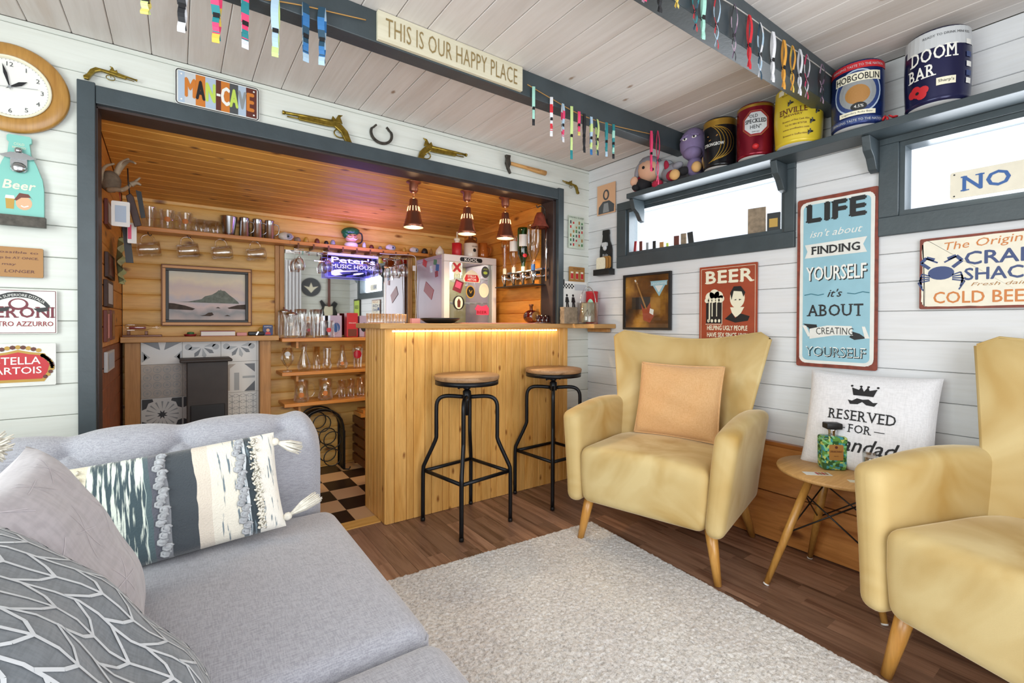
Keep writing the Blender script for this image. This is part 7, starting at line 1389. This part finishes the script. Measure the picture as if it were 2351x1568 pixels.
t = thing('stone_block', 'textured grey stone block standing in front of the record sleeve', 'stone', (2.205, 2.40, CZ)); MB().rbox((2.205, 2.41, CZ + .058), (.125, .045, .115), .004, 2, k=6, f=lambda v: v + Vector((0, .0025 * math.sin(v.x * 230) * math.cos(v.z * 170), 0))).build('block', 'p_stone', t); M['p_stone'].node_tree.nodes['Principled BSDF'].inputs['Roughness'].default_value = .8
bk_ = thing('ice_bucket', 'clear glass ice bucket with looped wire handle on the bar end', 'ice bucket', (2.345, 2.37, CZ)); c = Vector((2.345, 2.365, CZ)); MB().lathe([(0, .001), (.066, .001), (.068, .01), (.075, .15), (.072, .15), (.065, .012), (0, .012)], c, 28).build('bucket', 'clear_glass', bk_); MB().tube([c + Vector((.076 * math.cos(q), 0, .13 + .13 * math.sin(q))) for q in np.linspace(0, PI, 18)], .003, 6).build('wire_handle', 'chrome', bk_)
t = thing('patterned_tin', 'pale green tin with black sketches inside the glass bucket', 'tin', c); MB().lathe([(0, .013), (.045, .013), (.045, .14), (.04, .145), (0, .145)], c, 24).build('tin', 'chart_green', t)
mb = MB(); f_ = Cy(c, math.atan2(-c.y, -c.x), lambda z: .045); [mb.line(f_, [(-.04 + .012 * k, .04 + .02 * (k % 4)), (-.03 + .012 * k, .06 + .018 * (k % 3))], .004, .0008) for k in range(8)]; pr(mb, 'sketches', 'p_black', t)
t = thing('whisky_tin', 'tall red tin with green oval panel at the wall end of the bar', 'tin', (2.45, 2.43, CZ)); c = Vector((2.452, 2.435, CZ)); MB().lathe([(0, 0), (.043, 0), (.044, .003), (.043, .22), (.045, .222), (.045, .235), (0, .236)], c, 28).build('tin', 'p_red', t); MB().disc(Cy(c, math.atan2(-c.y, -c.x) - .25, lambda z: .0435), 0, .11, .028, .0008, 0, 22, .07).build('panel', 'p_mint', t)
# ------------------------------------------------------------------ left side wall of the niche
mat('antler', '#9c8b73', .6, noise=.25, nscale=25, bump=.3); mat('fur', '#6a5c4c', .9, noise=.3, nscale=40); mat('leather', '#3a2018', .5, noise=.2); mat('mahogany', '#6b2a1f', .35)
an = thing('antlers', 'pale deer antlers mounted on the side wall, hung with small frames', 'antlers', (-.28, 2.85, 1.78)); B = Vector((-.25, 2.82, 1.76))
MB().ell(B, (.04, .045, .05), 0, 14).build('mount', 'fur', an)
def Q(*P): return smoothpts([hit(u, v, 'y', y) for u, v, y in P], 4)
def taper(P, a, b): return [a + (b - a) * i / (len(P) - 1) for i in range(len(P))]
for P in (Q((252, 425, 2.82), (236, 418, 2.80), (232, 400, 2.78), (242, 382, 2.76), (262, 376, 2.74)), Q((256, 420, 2.82), (268, 398, 2.82), (282, 380, 2.80), (296, 370, 2.76), (311, 375, 2.72)), Q((268, 398, 2.82), (276, 378, 2.80), (290, 368, 2.80), (296, 364, 2.8)), Q((256, 430, 2.82), (280, 436, 2.85), (300, 424, 2.9), (322, 408, 2.9)), Q((300, 424, 2.9), (312, 420, 2.9), (324, 425, 2.9)), Q((250, 436, 2.80), (270, 435, 2.76), (281, 437, 2.74))):
    MB().tube(P, taper(P, .014, .004), 8).build('antler', 'antler', an)
fr = Fr(hit(277, 491, 'y', 2.80), (1, 0, 0), (0, 0, 1)); t = thing('hanging_frame', 'small white picture frame dangling under the antlers', 'picture frame', fr.p(0, 0)); MB().prism(rrect(.066, .115, .006), fr, -.006, 0).build('frame', 'p_white', t); MB().rect(fr, -.02, .02, -.038, .038, .001).build('picture', 'p_paleblue', t); MB().tube([fr.p(0, .057), fr.p(-.004, .10)], .0015, 5).build('cord', 'p_darkred', t)
fr = Fr(hit(303, 535, 'y', 2.95), (1, 0, 0), (0, 0, 1)); t = thing('hanging_frame', 'small pink edged frame dangling lower beside the leather sheath', 'picture frame', fr.p(0, 0)); MB().prism(rrect(.035, .10, .004), fr, -.006, 0).build('frame', 'p_white', t); MB().rect(fr, -.016, -.002, -.03, .04, .001).build('picture', 'p_pink', t)
fr = Fr(hit(307, 480, 'y', 2.88), (1, 0, -.0), (0, 0, 1)); t = thing('leather_sheath', 'dark brown leather sheath hanging from the antlers on a braided cord', 'sheath', fr.p(0, 0)); MB().prism([(-.03, .06), (-.012, .075), (.0, .06), (.03, -.075), (.002, -.085)], fr, -.01, .0).build('sheath', 'leather', t, [BEV(.003)]); MB().tube([fr.p(-.015, .07), fr.p(-.02, .12), fr.p(-.022, .19)], .003, 6).build('cord', 'p_black', t)
fr = Fr(hit(321, 470, 'y', 2.95), (1, 0, 0), (0, 0, 1)); tag(MB().prism([(-.016, .07), (.006, .065), (.022, -.06), (.004, -.065)], fr, -.008, 0).build('black_pouch', 'p_black', loc=fr.p(0, 0)), 'narrow black pouch hanging behind the leather sheath', 'pouch')
fr = Fr(hit(291, 575, 'y', 3.0), (1, 0, 0), (0, 0, 1)); tag(MB().prism([(-.018, .12), (.01, .12), (.026, -.06), (-.004, -.06)], fr, -.008, 0).build('black_strap', 'p_black', loc=fr.p(0, 0)), 'long black strap hanging beside the first hooked tankard', 'strap')
t = thing('ruffled_plate', 'pale green ruffled glass dish hung on the side wall', 'dish', hit(270, 600, 'x', -.275)); mat('celadon', '#a3ad7c', .25)
p = hit(268, 598, 'x', -.262); MB().grid(lambda u, v: p + Vector((.022 * v + .012 * math.sin(u * 2 * PI * 11) * v, math.cos(u * 2 * PI) * (.03 + .085 * v), math.sin(u * 2 * PI) * (.03 + .095 * v))), 88, 6).build('dish', 'celadon', t)
def sfr(u, v0, v1, wdt, m_, lb, deco='p_tan', nm='framed_picture', th=.014):
    a, b = hit(u, v0, 'x', -.283), hit(u, v1, 'x', -.283); h = a.z - b.z; f = Fr((-.283, a.y, (a.z + b.z) / 2), (0, 1, 0), (0, 0, 1)); t = thing(nm, lb, 'picture', f.p(0, 0)); MB().prism([(-wdt / 2, -h / 2), (wdt / 2, -h / 2), (wdt / 2, h / 2), (-wdt / 2, h / 2)], f, 0, th).build('frame', m_, t, [BEV(.002)]); MB().rect(f, -wdt * .36, wdt * .36, -h * .38, h * .38, th + .001).build('picture', deco, t)
for a_ in ((248, 585, 640, .30, 'leather', 'brown frame with gold marks high on the side wall', 'mahogany'), (245, 645, 705, .26, 'leather', 'dark frame with a pale printed panel in the middle of the side wall', 'p_lgrey'), (240, 712, 785, .11, 'mahogany', 'upright reddish frame next to the opening post', 'pl_pinkish'), (252, 712, 780, .13, 'mahogany', 'upright reddish frame further along the side wall', 'p_tan'), (247, 805, 850, .30, 'p_lgrey', 'pale blue tilted print low on the side wall', 'p_paleblue'), (243, 462, 520, .16, 'mahogany', 'dark red framed window like picture beside the hanging white frame', 'p_lgrey')): sfr(*a_)
# small printed marks are kept joined: one print per thing
for o in bpy.data.objects:
    if o.parent and o.type == 'MESH' and any(k in o.name for k in ('lettering', 'ribbons', 'flourishes')) or (o.parent and o.name.split('.')[0] in ('print', 'stitching', 'crab', 'colour_panels', 'emblem')): o['kind'] = 'stuff'
